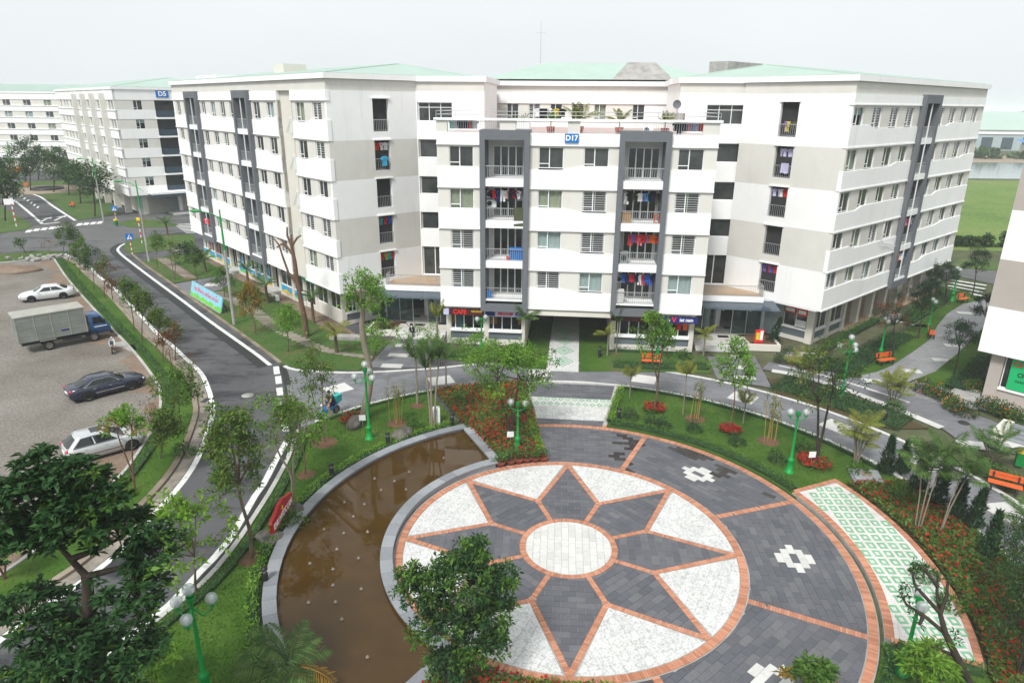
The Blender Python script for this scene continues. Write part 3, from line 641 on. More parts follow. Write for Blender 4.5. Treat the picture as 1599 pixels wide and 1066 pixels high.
brick_ring(1.97, 2.22, 0, 360); brick_ring(RT+0.06, RT+0.38, 0, 360); brick_ring(12.27, 12.6, 95.2, -62)
for k in range(8):
    am = PA-45*k; v0, v1 = polar(RV, am+22.5), polar(RV, am-22.5)
    brick_line(polar(RT+0.03, am), v0); brick_line(polar(RT+0.03, am), v1); brick_line(polar(2.24, am+22.5), polar(RV-0.08, am+22.5))
for a in [PA-22.5-45*k for k in range(0, 4)]: brick_line(polar(RT+0.44, a), polar(12.22, a), 0.3)
brick_line(polar(12.62, 95.0), polar(14.6, 94.9), 0.26); brick_line(polar(12.62, 75.5), polar(14.3, 75.6), 0.26); brick_line(polar(7.9, 95.0), polar(12.2, 95.0), 0.26)
tag(bb.build('brick_band', M['brick'], plaza), kind='stuff')
# damp patches left on the slabs
# entry path from the ring to the plaza
entry = sheet('entry_path', arc(12.66, 94.6, 75.6) + arc(19.5, 75.6, 94.6), 0.0, M['concrete'])
e1, e2, e3 = [], [], []
ea = R(-4.5)
for r0_, r1_, lst, L_, W_ in ((12.7, 13.5, e1, 0.66, 0.33), (13.52, 15.3, e2, 0.4, 0.4), (16.95, 19.45, e1, 0.66, 0.33)):
    reg = ccw([polar(r0_, 75.9), polar(r1_, 75.9), polar(r1_+0.0, 85), polar(r1_, 94.3), polar(r0_, 94.3), polar(r0_, 85)][0:2] + [polar(r1_, 94.3), polar(r0_, 94.3)])
    lst += courses(reg, ea, L_, W_, 0.012, 0.5 if L_ > 0.5 else 0, polar(r0_, 85))
pieces('paving_slab', e1, -0.02, 0.022, M['slate'], entry, 200); pieces('granite_sett', e2, -0.02, 0.022, M['granite'], entry, 200)
reg = ccw([polar(15.32, 75.9), polar(16.93, 75.9), polar(16.93, 94.3), polar(15.32, 94.3)])
pieces('pale_tile', courses(reg, ea, 0.45, 0.45, 0.01, 0, polar(15.3, 85)), -0.02, 0.02, M['white_tile'], entry, 200)
for i in range(11):
    for j in range(2):
        c = polar(15.75+0.8*j, 0); o_ = polar(16.1, 85); x = -2.35+0.47*i+(0.235 if j else 0); y = -0.37+0.74*j
        cx, cy = o_[0]+x*math.cos(ea)-y*math.sin(ea), o_[1]+x*math.sin(ea)+y*math.cos(ea); b = MB()
        for q in range(4):
            A = [(0.20,0),(0,0.30),(-0.20,0),(0,-0.30)]; p, n_ = A[q], A[(q+1) % 4]
            b.prism([(p[0],p[1]),(n_[0],n_[1]),(n_[0]*0.55,n_[1]*0.55),(p[0]*0.55,p[1]*0.55)], 0.0, 0.026)
        b.build('green_diamond', M['green_tile'], entry, loc=(cx, cy, 0), rz=ea)
kerb_run('border_stone', [polar(12.9+0.4*i, 75.5) for i in range(17)], -0.13, 0.13, -0.02, 0.06, M['kerb'], entry, 0.7)
kerb_run('border_stone', [polar(14.6+0.4*i, 94.8) for i in range(8)], -0.13, 0.13, -0.02, 0.06, M['concrete'], entry, 0.7)
# raised strip of green-patterned tiles
gs = sheet('tiled_terrace', arc(12.78, 21.0, -26, 2) + arc(15.95, -26, 21.5, 2), 0.14, M['concrete'], thick=0.2)
cells = []; ga = R(-2.0); b2 = MB()
reg_in, reg_out = 13.15, 15.68
base_polys = []
for j in range(-16, 17):
    for i in range(-16, 17):
        x, y = 14.3+0.50*i*1.0, 0.60*j
        cx = PC[0]+x*math.cos(ga)-y*math.sin(ga); cy = PC[1]+x*math.sin(ga)+y*math.cos(ga)
        r = math.hypot(cx-PC[0], cy-PC[1]); an = math.degrees(math.atan2(cy-PC[1], cx-PC[0]))
        if -25.6 < an < 20.5 and reg_in+0.12 < r < reg_out-0.10: cells.append((cx, cy))
bp = []
for k in range(16):
    a0, a1 = 20.6-k*2.9, 20.6-(k+1)*2.9; am = (a0+a1)/2
    bp += courses(ccw([polar(13.13, a1), polar(15.68, a1), polar(15.68, a0), polar(13.13, a0)]), R(am), 0.6, 0.6, 0.008, 0, polar(13.3, am))
pieces('pale_tile', bp, 0.10, 0.152, M['pinkish_tile'], gs, 290)
fr = MB(); A = [(-0.175,-0.225),(0.175,-0.225),(0.175,0.225),(-0.175,0.225)]
for q in range(4):
    p, n_ = A[q], A[(q+1) % 4]; fr.prism(ccw([p, n_, (n_[0]*0.48, n_[1]*0.48), (p[0]*0.48, p[1]*0.48)]), 0.14, 0.161, False)
fm = fr.mesh('green_frame', M['green_tile'])
for cx, cy in cells: inst(fm, 'green_frame', gs, (cx, cy, 0), ga)
bb = MB(); brick_ring(12.8, 13.12, 21, -26); brick_ring(15.7, 15.97, 21.4, -26); brick_line(polar(13.0, -26), polar(15.95, -26), 0.26); brick_line(polar(13.0, 21.2), polar(15.95, 21.6), 0.26)
for i in range(len(bb.v)): bb.v[i] = (bb.v[i][0], bb.v[i][1], bb.v[i][2]+0.135)
tag(bb.build('brick_band', M['brick'], gs), kind='stuff')
# ------------------------------------------------------------------ pond
A0, A1 = 115.2, 234.0
pond = sheet('pond_water', arc(8.3, A0, A1, 2) + arc(12.8, A1, A0, 2), 0.14, M['pond_water'])
pb = tag(empty('pond_wall', (*polar(10.5, 175), 0)), 'low curved pond wall with grey stone coping around the brown water', 'wall')
def wall_part(name, polys, z0, z1, mat):
    for p in polys:
        cx = sum(q[0] for q in p)/len(p); cy = sum(q[1] for q in p)/len(p)
        MB().prism([(q[0]-cx, q[1]-cy) for q in ccw(p)], z0, z1).build(name, mat, pb, loc=(cx-pb.location.x, cy-pb.location.y, 0))
def ring_blocks(r0_, r1_, a0, a1, L):
    n = max(1, int(R(abs(a1-a0))*r1_/L)); r = []
    for i in range(n):
        f0, f1 = a0+(a1-a0)*(i+0.008)/n, a0+(a1-a0)*(i+0.992)/n; r.append(arc(r0_, f0, f1, 2)+arc(r1_, f1, f0, 2))
    return r
wall_part('coping_stone', ring_blocks(7.88, 8.42, A0, A1, 0.9), 0.26, 0.33, M['coping']); wall_part('coping_stone', ring_blocks(12.6, 13.15, A0, A1, 0.9), 0.26, 0.33, M['coping'])
wall_part('wall_face', ring_blocks(7.94, 8.36, A0, A1, 40), -0.2, 0.257, M['coping']); wall_part('wall_face', ring_blocks(12.66, 13.09, A0, A1, 40), -0.2, 0.257, M['coping'])
for aa in (A0-0.1, A1+0.1):
    for i in range(5):
        f0, f1 = 8.43+i*0.833, 8.43+(i+1)*0.833-0.012; tv = (-math.sin(R(aa)), math.cos(R(aa)))
        q = [polar(f0, aa), polar(f1, aa)]; wall_part('coping_stone', [[(q[0][0]-tv[0]*0.26, q[0][1]-tv[1]*0.26), (q[1][0]-tv[0]*0.26, q[1][1]-tv[1]*0.26), (q[1][0]+tv[0]*0.26, q[1][1]+tv[1]*0.26), (q[0][0]+tv[0]*0.26, q[0][1]+tv[1]*0.26)]], 0.261, 0.331, M['coping'])
    q = [polar(8.40, aa), polar(12.62, aa)]; wall_part('wall_face', [[(q[0][0]-tv[0]*0.2, q[0][1]-tv[1]*0.2), (q[1][0]-tv[0]*0.2, q[1][1]-tv[1]*0.2), (q[1][0]+tv[0]*0.2, q[1][1]+tv[1]*0.2), (q[0][0]+tv[0]*0.2, q[0][1]+tv[1]*0.2)]], -0.2, 0.258, M['coping'])
# field, pond and sheds far to the right
sheet('field', [(45, 97), (400, 75), (500, 190), (60, 197)], -0.02, M['field'])
sheet('far_pond', [(50, 203), (600, 190), (700, 262), (60, 262)], -0.02, M['far_water'])
sheet('far_bank', [(60, 262), (700, 262), (800, 300), (60, 300)], 0.0, M['sand'])
# ------------------------------------------------------------------ buildings
ZT = [6.65, 9.8, 12.95, 16.1, 19.15]          # window heads, storey by storey
WIN = {}
def bar(b, x0, x1, z0, z1, y0=-0.06, y1=0.0): b.box(x0, x1, y0, y1, z0, z1)
def win_meshes(w_, h, style):
    """window seen from outside, x across, +y outwards, foot at z=0: frame, pane, and what hangs in or before it"""
    key = (round(w_, 2), round(h, 2), style)
    if key in WIN: return WIN[key]
    f = MB(); t = 0.055
    bar(f, -w_/2, w_/2, 0, t); bar(f, -w_/2, w_/2, h-t, h); bar(f, -w_/2, -w_/2+t, t, h-t); bar(f, w_/2-t, w_/2, t, h-t)
    if style in ('door4',):
        for i in (1, 2, 3): x = -w_/2+w_*i/4; bar(f, x-0.045, x+0.045, t, h-t)
    elif style in ('wide3',):
        for i in (1, 2): x = -w_/2+w_*i/3; bar(f, x-0.03, x+0.03, t, h-t)
        bar(f, -w_/2+t, w_/2-t, h*0.72, h*0.72+0.05)
    elif style == 'plain': pass
    elif style == 'slide2':
        bar(f, -0.04, 0.04, t, h-t)
    elif style == 'shop3':
        for x in (-w_*0.18, w_*0.1, w_*0.36): bar(f, x-0.035, x+0.035, t, h-t)
    else:
        x = w_*0.07; bar(f, x-0.035, x+0.035, t, h-t); bar(f, x+0.035, w_/2-t, h*0.20, h*0.20+0.06, -0.06, 0.012)
    p = MB().box(-w_/2+t, w_/2-t, -0.045, -0.03, t, h-t)
    e = None; em = None; en = None
    if 'grille' in style:
        e = MB(); n = int(h/0.17)
        for i in range(1, n): z = h*i/n; e.box(-w_/2+t, w_/2-t, -0.028, -0.008, z-0.009, z+0.009)
        for x in (-w_/2+0.1, -w_*0.02, w_/2-0.1): e.box(x-0.012, x+0.012, -0.008, 0.004, t, h-t)
        em, en = M['white_frame'], 'grille'
    elif style in ('curtain', 'blind', 'sheet'):
        e = MB(); n = 14; V = []; z0 = 0.05 if style != 'sheet' else h*0.3
        for i in range(n+1):
            x = -w_/2+t+(w_-2*t)*i/n; y = -0.16+0.025*math.sin(i*1.9); V += [(x, y, z0), (x, y, h-t)]
        e.add(V, [(2*i, 2*i+2, 2*i+3, 2*i+1) for i in range(n)]); em, en = M['curtain' if style == 'curtain' else 'blind'], 'curtain'
    elif style == 'half':
        e = MB(); V = []
        for i in range(13): x = -w_/2+t+(w_-2*t)*i/12; y = -0.16+0.02*math.sin(i*2.1); V += [(x, y, h*0.62), (x, y, h-t)]
        e.add(V, [(2*i, 2*i+2, 2*i+3, 2*i+1) for i in range(12)]); em, en = M['blind'], 'curtain'
    r = (f.mesh('window', M['white_frame']), p.mesh('pane', M['glass' if style in ('curtain', 'blind', 'sheet', 'half', 'shop3') else 'window_dark']), e.mesh(en, em) if e else None, en); WIN[key] = r; return r
def put_window(parent, w_, h, style, loc, rz, name='window'):
    f, p, e, en = win_meshes(w_, h, style)
    o = inst(f, name, parent, loc, rz); inst(p, 'pane', o)
    if e: inst(e, en, o)
    return o
RAIL = {}
def rail_mesh(L, h=0.95, wires=False):
    k = (round(L, 2), h)
    if k not in RAIL:
        b = MB(); b.box(-L/2, L/2, -0.03, 0.03, h-0.05, h); b.box(-L/2, L/2, -0.02, 0.02, 0.06, 0.09)
        n = max(2, int(L/0.16))
        for i in range(n+1): x = -L/2+L*i/n; b.box(x-0.012, x+0.012, -0.012, 0.012, 0.0, h-0.05)
        RAIL[k] = b.mesh('railing', M['steel'])
    return RAIL[k]
def wave_top(x0, x1, zlo, zhi, up, pos, n=12, wd=1.4):
    """top edge of a spandrel: runs at one height, then eases to another"""
    P = []
    for i in range(n+1):
        x = x0+(x1-x0)*i/n; k = min(1, max(0, (x-(x0+(x1-x0)*pos))/wd+0.5)); k = k*k*(3-2*k); P.append((x, zlo+(zhi-zlo)*(k if up else 1-k)))
    return P
STY = ['dark', 'dark', 'grille', 'dark', 'grille', 'curtain', 'grille', 'blind', 'dark', 'half']
class Wing:
    def __init__(s, name, corner, deg, sg, label, length, depth):
        s.e = empty(name, (corner[0], corner[1], 0), R(deg), label, 'building'); s.sg = sg; s.len = length; s.dep = depth; s.rg = random.Random(name)
    def yb(s, b, x0, x1, o0, o1, z0, z1):
        y0, y1 = sorted((s.sg*o0, s.sg*o1)); return b.box(x0, x1, y0, y1, z0, z1)
    def part(s, name, mat, *boxes):
        b = MB()
        for q in boxes: s.yb(b, *q)
        return b.build(name, M[mat], s.e)
    def spandrel(s, x0, x1, z0, zs, k):
        b = MB(); up = s.rg.random() < 0.5; pos = s.rg.choice((0.3, 0.5, 0.7))
        top = wave_top(x0, x1, zs-0.02, zs+0.26, up, pos); y = sorted((s.sg*-0.28, s.sg*0.06))
        b.xprism([(x0, z0)]+[(x1, z0)]+top[::-1], y[0], y[1]); o = b.build('spandrel', M['white_wall'], s.e)
        b = MB(); s.yb(b, x0-0.02, x1+0.02, 0.064, 0.12, z0-0.02, z0+0.09); b.build('ledge', M['white_wall'], o)
    def main_face(s, wins, greys, recess=None, styles=None, ground=None):
        L = s.len; z_in = -0.55
        stops = sorted([0.0, L] + [q for g in greys for q in g] + ([q for q in recess] if recess else []))
        segs = [(stops[i], stops[i+1]) for i in range(len(stops)-1) if (stops[i], stops[i+1]) not in greys and (stops[i], stops[i+1]) != recess and stops[i+1]-stops[i] > 0.3]
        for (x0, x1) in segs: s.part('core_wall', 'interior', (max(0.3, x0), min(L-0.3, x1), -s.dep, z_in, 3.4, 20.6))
        for k, zt in enumerate(ZT):
            zb = 3.5 if k == 0 else ZT[k-1]; zs = zt-1.68
            for (x0, x1) in segs:
                s.spandrel(x0+(0.0 if x0 else -0.05), x1, zb, zs, k)
                ws = [q for q in wins if x0-0.1 <= q[0] and q[1] <= x1+0.1]
                edges = [x0] + [q for ww in ws for q in ww] + [x1]
                for i in range(0, len(edges), 2):
                    if edges[i+1]-edges[i] > 0.05: s.part('wall_panel', 'beige_wall', (edges[i] or 0.02, edges[i+1], -0.5, -0.02, zs-0.25, zt+0.02))
                s.part('head_strip', 'beige_wall', (x0 or 0.03, x1, -0.5, -0.03, zt-0.12, zt+0.018))
                for q in ws:
                    st = s.rg.choice(STY) if styles is None else styles(k, q)
                    put_window(s.e, q[1]-q[0], 1.52, st, ((q[0]+q[1])/2, s.sg*-0.10, zt-0.12-1.52), 0 if s.sg > 0 else math.pi)
        for (x0, x1) in segs:
            s.part('top_band', 'white_wall', (x0-(0.05 if x0 == 0 else 0), x1, -0.28, 0.06, 19.17, 19.95)); s.part('ledge', 'white_wall', (x0-(0.07 if x0 == 0 else 0), x1, -0.25, 0.12, 19.15, 19.24))
        s.part('frieze', 'beige_wall', (0.02, L, -0.5, 0.004, 19.96, 20.78))
        if recess:
            s.part('recessed_wall', 'cream_wall', (recess[0]-0.05, recess[1]+0.05, -0.9, -0.30, 3.4, 20.0)); s.part('recess_side', 'cream_wall', (recess[0]-0.2, recess[0], -0.6, 0.08, 3.5, 19.14)); s.part('recess_side', 'cream_wall', (recess[1], recess[1]+0.2, -0.6, 0.08, 3.5, 19.14))
            for k in range(4):      # vents hung open
                xm = recess[0]+0.9; f = MB(); y0 = s.sg*-0.29
                f.xprism([(xm-0.55, ZT[k]+0.35), (xm+0.15, ZT[k]+0.35), (xm+0.15, ZT[k]+1.7), (xm-0.55, ZT[k]+1.7)], y0, y0+s.sg*0.04)
                o = f.build('vent_window', M['white_frame'], s.e); V = [(xm-0.45, y0+s.sg*0.06, ZT[k]+1.6), (xm+0.05, y0+s.sg*0.06, ZT[k]+1.6), (xm+0.05, y0+s.sg*0.55, ZT[k]+0.42), (xm-0.45, y0+s.sg*0.55, ZT[k]+0.42)]
                MB().add(V, [(0,1,2,3)]).build('pane', M['glass'], o)
        for (g0, g1) in greys: s.grey(g0, g1)
    def grey(s, g0, g1):
        t = 0.42
        s.part('balcony_frame', 'grey_frame', (g0, g0+t, -1.6, 0.42, 3.25, 19.35), (g1-t, g1, -1.6, 0.42, 3.25, 19.35), (g0, g1, -1.6, 0.421, 19.351, 20.05), (g0+t, g1-t, -1.6, 0.415, 3.25, 3.85))
        s.part('balcony_back', 'niche_wall', (g0+t, g1-t, -1.9, -1.5, 3.85, 19.35))
        for k in range(5):
            zf = ZT[k]-2.65
            s.part('balcony_slab', 'white_wall', (g0+t, g1-t, -1.5, 0.30, zf-0.5, zf))
            put_window(s.e, (g1-g0-2*t)*0.8, 2.1, 'door4' if g1-g0 > 3.5 else 'slide2', ((g0+g1)/2, s.sg*-1.43, zf+0.05), 0 if s.sg > 0 else math.pi, 'balcony_door')
            inst(rail_mesh(g1-g0-2*t), 'railing', s.e, ((g0+g1)/2, s.sg*0.2, zf))
        b = MB(); s.yb(b, (g0+g1)/2-0.04, (g0+g1)/2+0.04, 0.24, 0.32, 3.86, 19.34); b.build('drain_pipe', M['white_frame'], s.e)
    def end_face(s, t_len, n0, n1):
        """short face with one loggia on each storey"""
        bands = [(3.5, ZT[0], 'white_wall'), (ZT[0], ZT[1], 'beige_wall'), (ZT[1], ZT[2], 'white_wall'), (ZT[2], ZT[3], 'beige_wall'), (ZT[3], 19.95, 'white_wall'), (19.95, 20.78, 'beige_wall')]
        def bx(b, t0, t1, o0, o1, z0, z1):
            y0, y1 = sorted((-s.sg*t0, -s.sg*t1)); return b.box(-o1, -o0, y0, y1, z0, z1)
        for k, (z0, z1, mt) in enumerate(bands):
            b = MB()
            if k == 5: bx(b, 0.0, t_len, -0.3, 0.0, z0, z1)
            else:
                h0, h1 = (ZT[k]-2.5, ZT[k]-0.02) if k < 4 else (16.75, 19.35)
                h1 = min(h1, z1-0.05)
                bx(b, 0.0, n0, -0.3, 0.0, z0, z1); bx(b, n1, t_len, -0.3, 0.0, z0, z1); bx(b, n0, n1, -0.3, -0.001, h1, z1)
                if h0 > z0: bx(b, n0, n1, -0.3, -0.001, z0, h0)
            b.build('end_panel', M[mt], s.e)
            if k < 5:
                b = MB(); bx(b, n0, n0+0.04, -1.7, -0.3, h0, h1); bx(b, n1-0.04, n1, -1.7, -0.3, h0, h1); bx(b, n0, n1, -1.7, -1.6, h0, h1); bx(b, n0, n1, -1.7, -0.3, h0-0.05, h0); bx(b, n0, n1, -1.7, -0.3, h1, h1+0.05); b.build('loggia', M['grey_panel'], s.e)
                put_window(s.e, 0.7, 1.4, 'slide2', (1.58, -s.sg*(n0*0.45+n1*0.55), h0+0.8), R(90)); inst(rail_mesh(n1-n0), 'railing', s.e, (0.1, -s.sg*(n0+n1)/2, h0+0.02), R(90))
                b = MB(); bx(b, n0-0.12, n1+0.12, 0.0, 0.12, h1, h1+0.10); b.build('lintel', M['white_wall'], s.e)
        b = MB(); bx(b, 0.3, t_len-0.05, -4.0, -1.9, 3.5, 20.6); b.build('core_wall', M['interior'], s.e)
        b = MB(); bx(b, 0.02, t_len, -4.0, -0.35, 3.40, 3.49); b.build('soffit', M['white_wall'], s.e)
    def roof(s, ridge_z=22.5, over=0.22, hip0=7.0, hip1=6.0, rf=0.70):
        L, D = s.len, s.dep; x0, x1, o0, o1 = -over, L+over, over, -D-over
        b = MB(); s.yb(b, x0, x1, o1, o0, 20.80, 21.22); f = b.build('fascia', M['white_wall'], s.e)
        y0, y1 = s.sg*(o0-0.3), s.sg*(o1+0.3); ym = s.sg*(-D*rf); xa, xb = x0+0.3, x1-0.3; zb = 21.24
        V = [(xa, y0, zb), (xb, y0, zb), (xb, y1, zb), (xa, y1, zb), (xa+hip0, ym, ridge_z), (xb-hip1, ym, ridge_z)]
        r = MB().add(V, [(0, 1, 5, 4), (1, 2, 5), (2, 3, 4, 5), (3, 0, 4)]).build('roof', M['roof_green'], s.e)
        cb = MB()
        for a, c_ in ((0, 4), (3, 4), (4, 5), (1, 5), (2, 5)): cb.tube([V[a], V[c_]], 0.07, 5)
        cb.build('ridge_cap', M['roof_green'], r)
        # standing seams
        sm_ = MB(); n = int((xb-xa)/0.9)
        for i in range(1, n):
            x = xa+(xb-xa)*i/n; k = min(1, (x-xa)/hip0, (xb-x)/hip1); sm_.tube([(x, y0, zb+0.02), (x, y0+(ym-y0)*k, zb+0.02+(ridge_z-zb)*k)], 0.022, 4, cap=False)
        sm_.build('roof_seam', M['roof_green'], r)
def bays(*c, w_=1.6): return [(x, x+w_) for x in c]
# ---- left wing
LW = Wing('apartment_wing', (-14.75, 56.7), 131, 1, 'white apartment wing left of the central block, painted nursery windows at street level', 40.0, 16.0)
LW.main_face([(0.95,2.55),(4.1,5.75),(10.35,11.95),(13.55,15.15),(20.0,21.35),(22.75,24.1),(25.6,27.0),(28.7,30.1),(34.95,36.2),(37.6,38.9)], [(15.6,19.4),(30.5,34.5)], (6.6,9.4))
LW.end_face(8.9, 4.1, 5.6); LW.roof()
LW.part('roof_box', 'cream_wall', (20, 22.5, -8, -5.5, 21.3, 22.75)); LW.part('roof_box', 'white_wall', (33, 40.2, -12, -3, 21.23, 21.9))
# street level of the left wing
gx = [2.0, 4.5, 7.2, 9.8, 12.4, 15.6, 17.5, 19.6, 22.2, 24.8, 27.4, 30.0, 32.6, 35.2, 37.8, 40.0]
cart = ['cloth_sky', 'cloth_green', 'cloth_yellow', 'cloth_pink', 'cloth_orange', 'cloth_white', 'cloth_blue', 'cloth_red']
for i in range(len(gx)-1):
    x0, x1 = gx[i], gx[i+1]
    LW.part('pier', 'cream_wall', (x0-0.22, x0+0.22, -1.35, -1.0, 0, 3.42))
    if i == 5 or i == 10:
        LW.part('door_recess', 'interior', (x0+0.22, x1-0.22, -2.2, -2.0, 0, 3.42)); put_window(LW.e, x1-x0-0.5, 2.7, 'slide2', ((x0+x1)/2, -1.5, 0.45), 0, 'door')
        for q in range(3): LW.part('step', 'white_tile', (x0, x1, -1.4+0.0, -0.1-0.35*q, 0, 0.45-0.15*q))
        continue
    if i == 2:
        LW.part('wall_panel', 'cream_wall', (x0+0.22, x1-0.22, -1.35, -1.1, 0, 0.5)); put_window(LW.e, x1-x0-0.5, 2.2, 'slide2', ((x0+x1)/2, -1.12, 0.5), 0, 'shop_window'); LW.part('sign_board', 'sign_green', (x0+0.1, x1-0.1, -1.1, -0.9, 2.75, 3.4)); LW.part('core_wall', 'interior', (x0, x1, -2.2, -1.9, 0, 3.4)); continue
    LW.part('wall_panel', 'cream_wall', (x0+0.22, x1-0.22, -1.35, -1.05, 0, 1.25)); LW.part('wall_panel', 'cream_wall', (x0+0.22, x1-0.22, -1.35, -1.05, 3.0, 3.42)); LW.part('core_wall', 'interior', (x0, x1, -2.2, -1.9, 0, 3.4))
    put_window(LW.e, x1-x0-0.5, 1.75, 'slide2', ((x0+x1)/2, -1.12, 1.25), 0, 'shop_window')
    if i > 2:     # painted panel: sky, meadow, flowers
        p0 = LW.part('mural', 'cloth_sky', (x0+0.3, x1-0.3, -1.05, -1.03, 0.42, 1.20)); rg = random.Random(i)
        b = MB(); hill = [(x0+0.3, 0.42), (x1-0.3, 0.42)] + [(x1-0.3-(x1-x0-0.6)*j/8, 0.68+0.12*math.sin(j*1.1+i)) for j in range(9)]; b.xprism(hill, -1.028, -1.02); b.build('mural_meadow', M['cloth_green' if i % 2 else 'bin_yellow'], p0)
        for j in range(5):
            cx, cz = rg.uniform(x0+0.45, x1-0.45), rg.uniform(0.55, 1.1); r_ = rg.uniform(0.05, 0.12); MB().xprism([(cx+r_*math.cos(a), cz+r_*math.sin(a)) for a in [q*math.pi/4 for q in range(8)]], -1.018, -1.012).build('mural_flower', M[rg.choice(cart[2:])], p0)
        if rg.random() < 0.75:
            cx = (x0+x1)/2+0.3; d0 = LW.part('window_sticker', rg.choice(['cloth_sky', 'cloth_white', 'cloth_pink', 'cloth_mint']), (cx-0.28, cx+0.28, -1.11, -1.105, 1.35, 2.3))
LW.part('inner_wall', 'cream_wall', (1.9, 40, -14, -2.3, 0, 3.4)); LW.part('soffit', 'white_wall', (0.02, 40, -2.5, -0.3, 3.395, 3.485))
LW.part('far_gable', 'white_wall', (39.7, 40.05, -16, 0.0, 3.4, 20.8))
# end wall of the ground floor under the loggias
def end_ground(Wg, items, o=-1.8, t1=8.4):
    """items: (t0, t1, kind) along the end face at street level"""
    def bx(name, mat, t0, t1_, o0, o1, z0, z1):
        b = MB(); y0, y1 = sorted((-Wg.sg*t0, -Wg.sg*t1_)); b.box(-o1, -o0, y0, y1, z0, z1); return b.build(name, M[mat], Wg.e)
    for (a, b_, kind) in items:
        if kind == 'wall': bx('wall_panel', 'cream_wall', a, b_, o-0.3, o, 0, 3.4)
        elif kind == 'lobbywall': bx('wall_panel', 'lobby_wall', a, b_, o-0.3, o, 0, 3.4)
        else:
            bx('wall_panel', 'cream_wall', a, b_, o-0.3, o-0.02, 0, 0.35); bx('base_panel', 'grey_panel', a+0.1, b_-0.1, o-0.28, o-0.06, 0.35, 1.0); bx('sill', 'white_wall', a, b_, o-0.3, o+0.03, 1.0, 1.15); bx('core_wall', 'interior', a, b_, o-1.2, o-1.0, 0, 3.4)
            put_window(Wg.e, b_-a-0.1, 2.2, 'slide2', (-o+0.1, -Wg.sg*(a+b_)/2, 1.15), R(90), 'shop_window')
end_ground(LW, [(1.0,1.2,'wall'), (1.2,2.8,'win'), (2.8,3.9,'wall'), (3.9,5.3,'win'), (5.3,7.4,'lobbywall')])
# ---- right wing
RW = Wing('apartment_wing', (24.7, 52.6), 41.5, -1, 'white apartment wing right of the central block, open arcade of pillars below', 29.8, 16.0)
RW.main_face([(0.35,2.05),(3.65,5.3),(7.0,8.6),(10.2,11.8),(17.3,18.9),(20.4,22.0),(23.5,25.1),(26.7,28.3)], [(13.0,16.7)], None)
RW.end_face(8.9, 4.1, 5.6); RW.roof()
b = MB(); RW.yb(b, 6, 12, -16.5, -14.5, 21.2, 22.9); b.build('roof_box', M['concrete'], RW.e)
end_ground(RW, [(1.1,1.6,'wall'), (1.6,3.9,'win'), (3.9,7.4,'lobbywall')])
px = [1.9, 4.6, 7.6, 10.6, 13.6, 16.6, 19.6, 22.6, 25.6, 29.0]
for i, x in enumerate(px):
    RW.part('pillar', 'cream_wall', (x-0.25, x+0.25, -1.7, -1.1, 0, 3.42))
    if i < 2:
        x1 = px[i+1]; RW.part('wall_panel', 'cream_wall', (x+0.25, x1-0.25, -1.5, -1.2, 0, 0.35)); RW.part('base_panel', 'grey_panel', (x+0.35, x1-0.35, -1.5, -1.25, 0.35, 1.0)); RW.part('sill', 'white_wall', (x+0.25, x1-0.25, -1.5, -1.15, 1.0, 1.15)); put_window(RW.e, x1-x-0.55, 2.2, 'slide2', ((x+x1)/2, 1.3, 1.15), math.pi, 'shop_window')
    RW.part('pillar', 'cream_wall', (x-0.25, x+0.25, -9.6, -9.0, 0, 3.42)) if i > 2 else None
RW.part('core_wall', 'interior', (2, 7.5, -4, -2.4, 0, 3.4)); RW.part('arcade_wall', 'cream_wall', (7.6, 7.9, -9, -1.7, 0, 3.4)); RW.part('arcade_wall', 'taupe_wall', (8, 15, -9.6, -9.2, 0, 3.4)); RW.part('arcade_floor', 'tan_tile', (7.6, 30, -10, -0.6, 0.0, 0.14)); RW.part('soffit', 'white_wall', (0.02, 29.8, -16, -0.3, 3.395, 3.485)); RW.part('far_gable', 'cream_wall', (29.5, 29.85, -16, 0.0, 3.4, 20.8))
cb = MB(); cb.tube([(9.2, 0.25*-1, 9.6), (9.0, -0.25, 8.3), (9.6, -0.25, 7.9), (11.0, -0.2, 7.7), (12.6, -0.25, 7.3)], 0.035, 6); cb.build('hose', M['white_frame'], RW.e)
# ---- central block D17
OD = (4.52, 52.5); DA = R(-5.5)
CB = empty('central_block', (*OD, 0), DA, 'five storey white central block with two grey balcony towers and a blue D17 sign', 'building')
def cbox(name, mat, *bxs, parent=None):
    b = MB()
    for q in bxs: b.box(*q)
    return b.build(name, M[mat], parent or CB)
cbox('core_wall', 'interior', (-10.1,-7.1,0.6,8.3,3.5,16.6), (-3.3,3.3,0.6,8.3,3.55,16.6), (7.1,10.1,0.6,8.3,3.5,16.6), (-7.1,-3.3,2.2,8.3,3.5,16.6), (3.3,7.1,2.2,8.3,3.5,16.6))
segs = [(-10.38, -7.05), (-3.35, 3.3), (7.0, 10.38)]; dw = {0: [(-9.45,-7.6)], 1: [(-2.65,-0.8), (0.72,2.55)], 2: [(7.6,9.45)]}
styl = {(0,3):'dark',(0,2):'curtain',(0,1):'grille',(0,0):'grille',(1,3):'dark',(1,2):'curtain',(1,1):'blind',(1,0):'grille',(2,3):'dark',(2,2):'grillehalf',(2,1):'grille',(2,0):'blind',(3,3):'dark',(3,2):'grillehalf',(3,1):'grille',(3,0):'blind'}
rgd = random.Random(17)
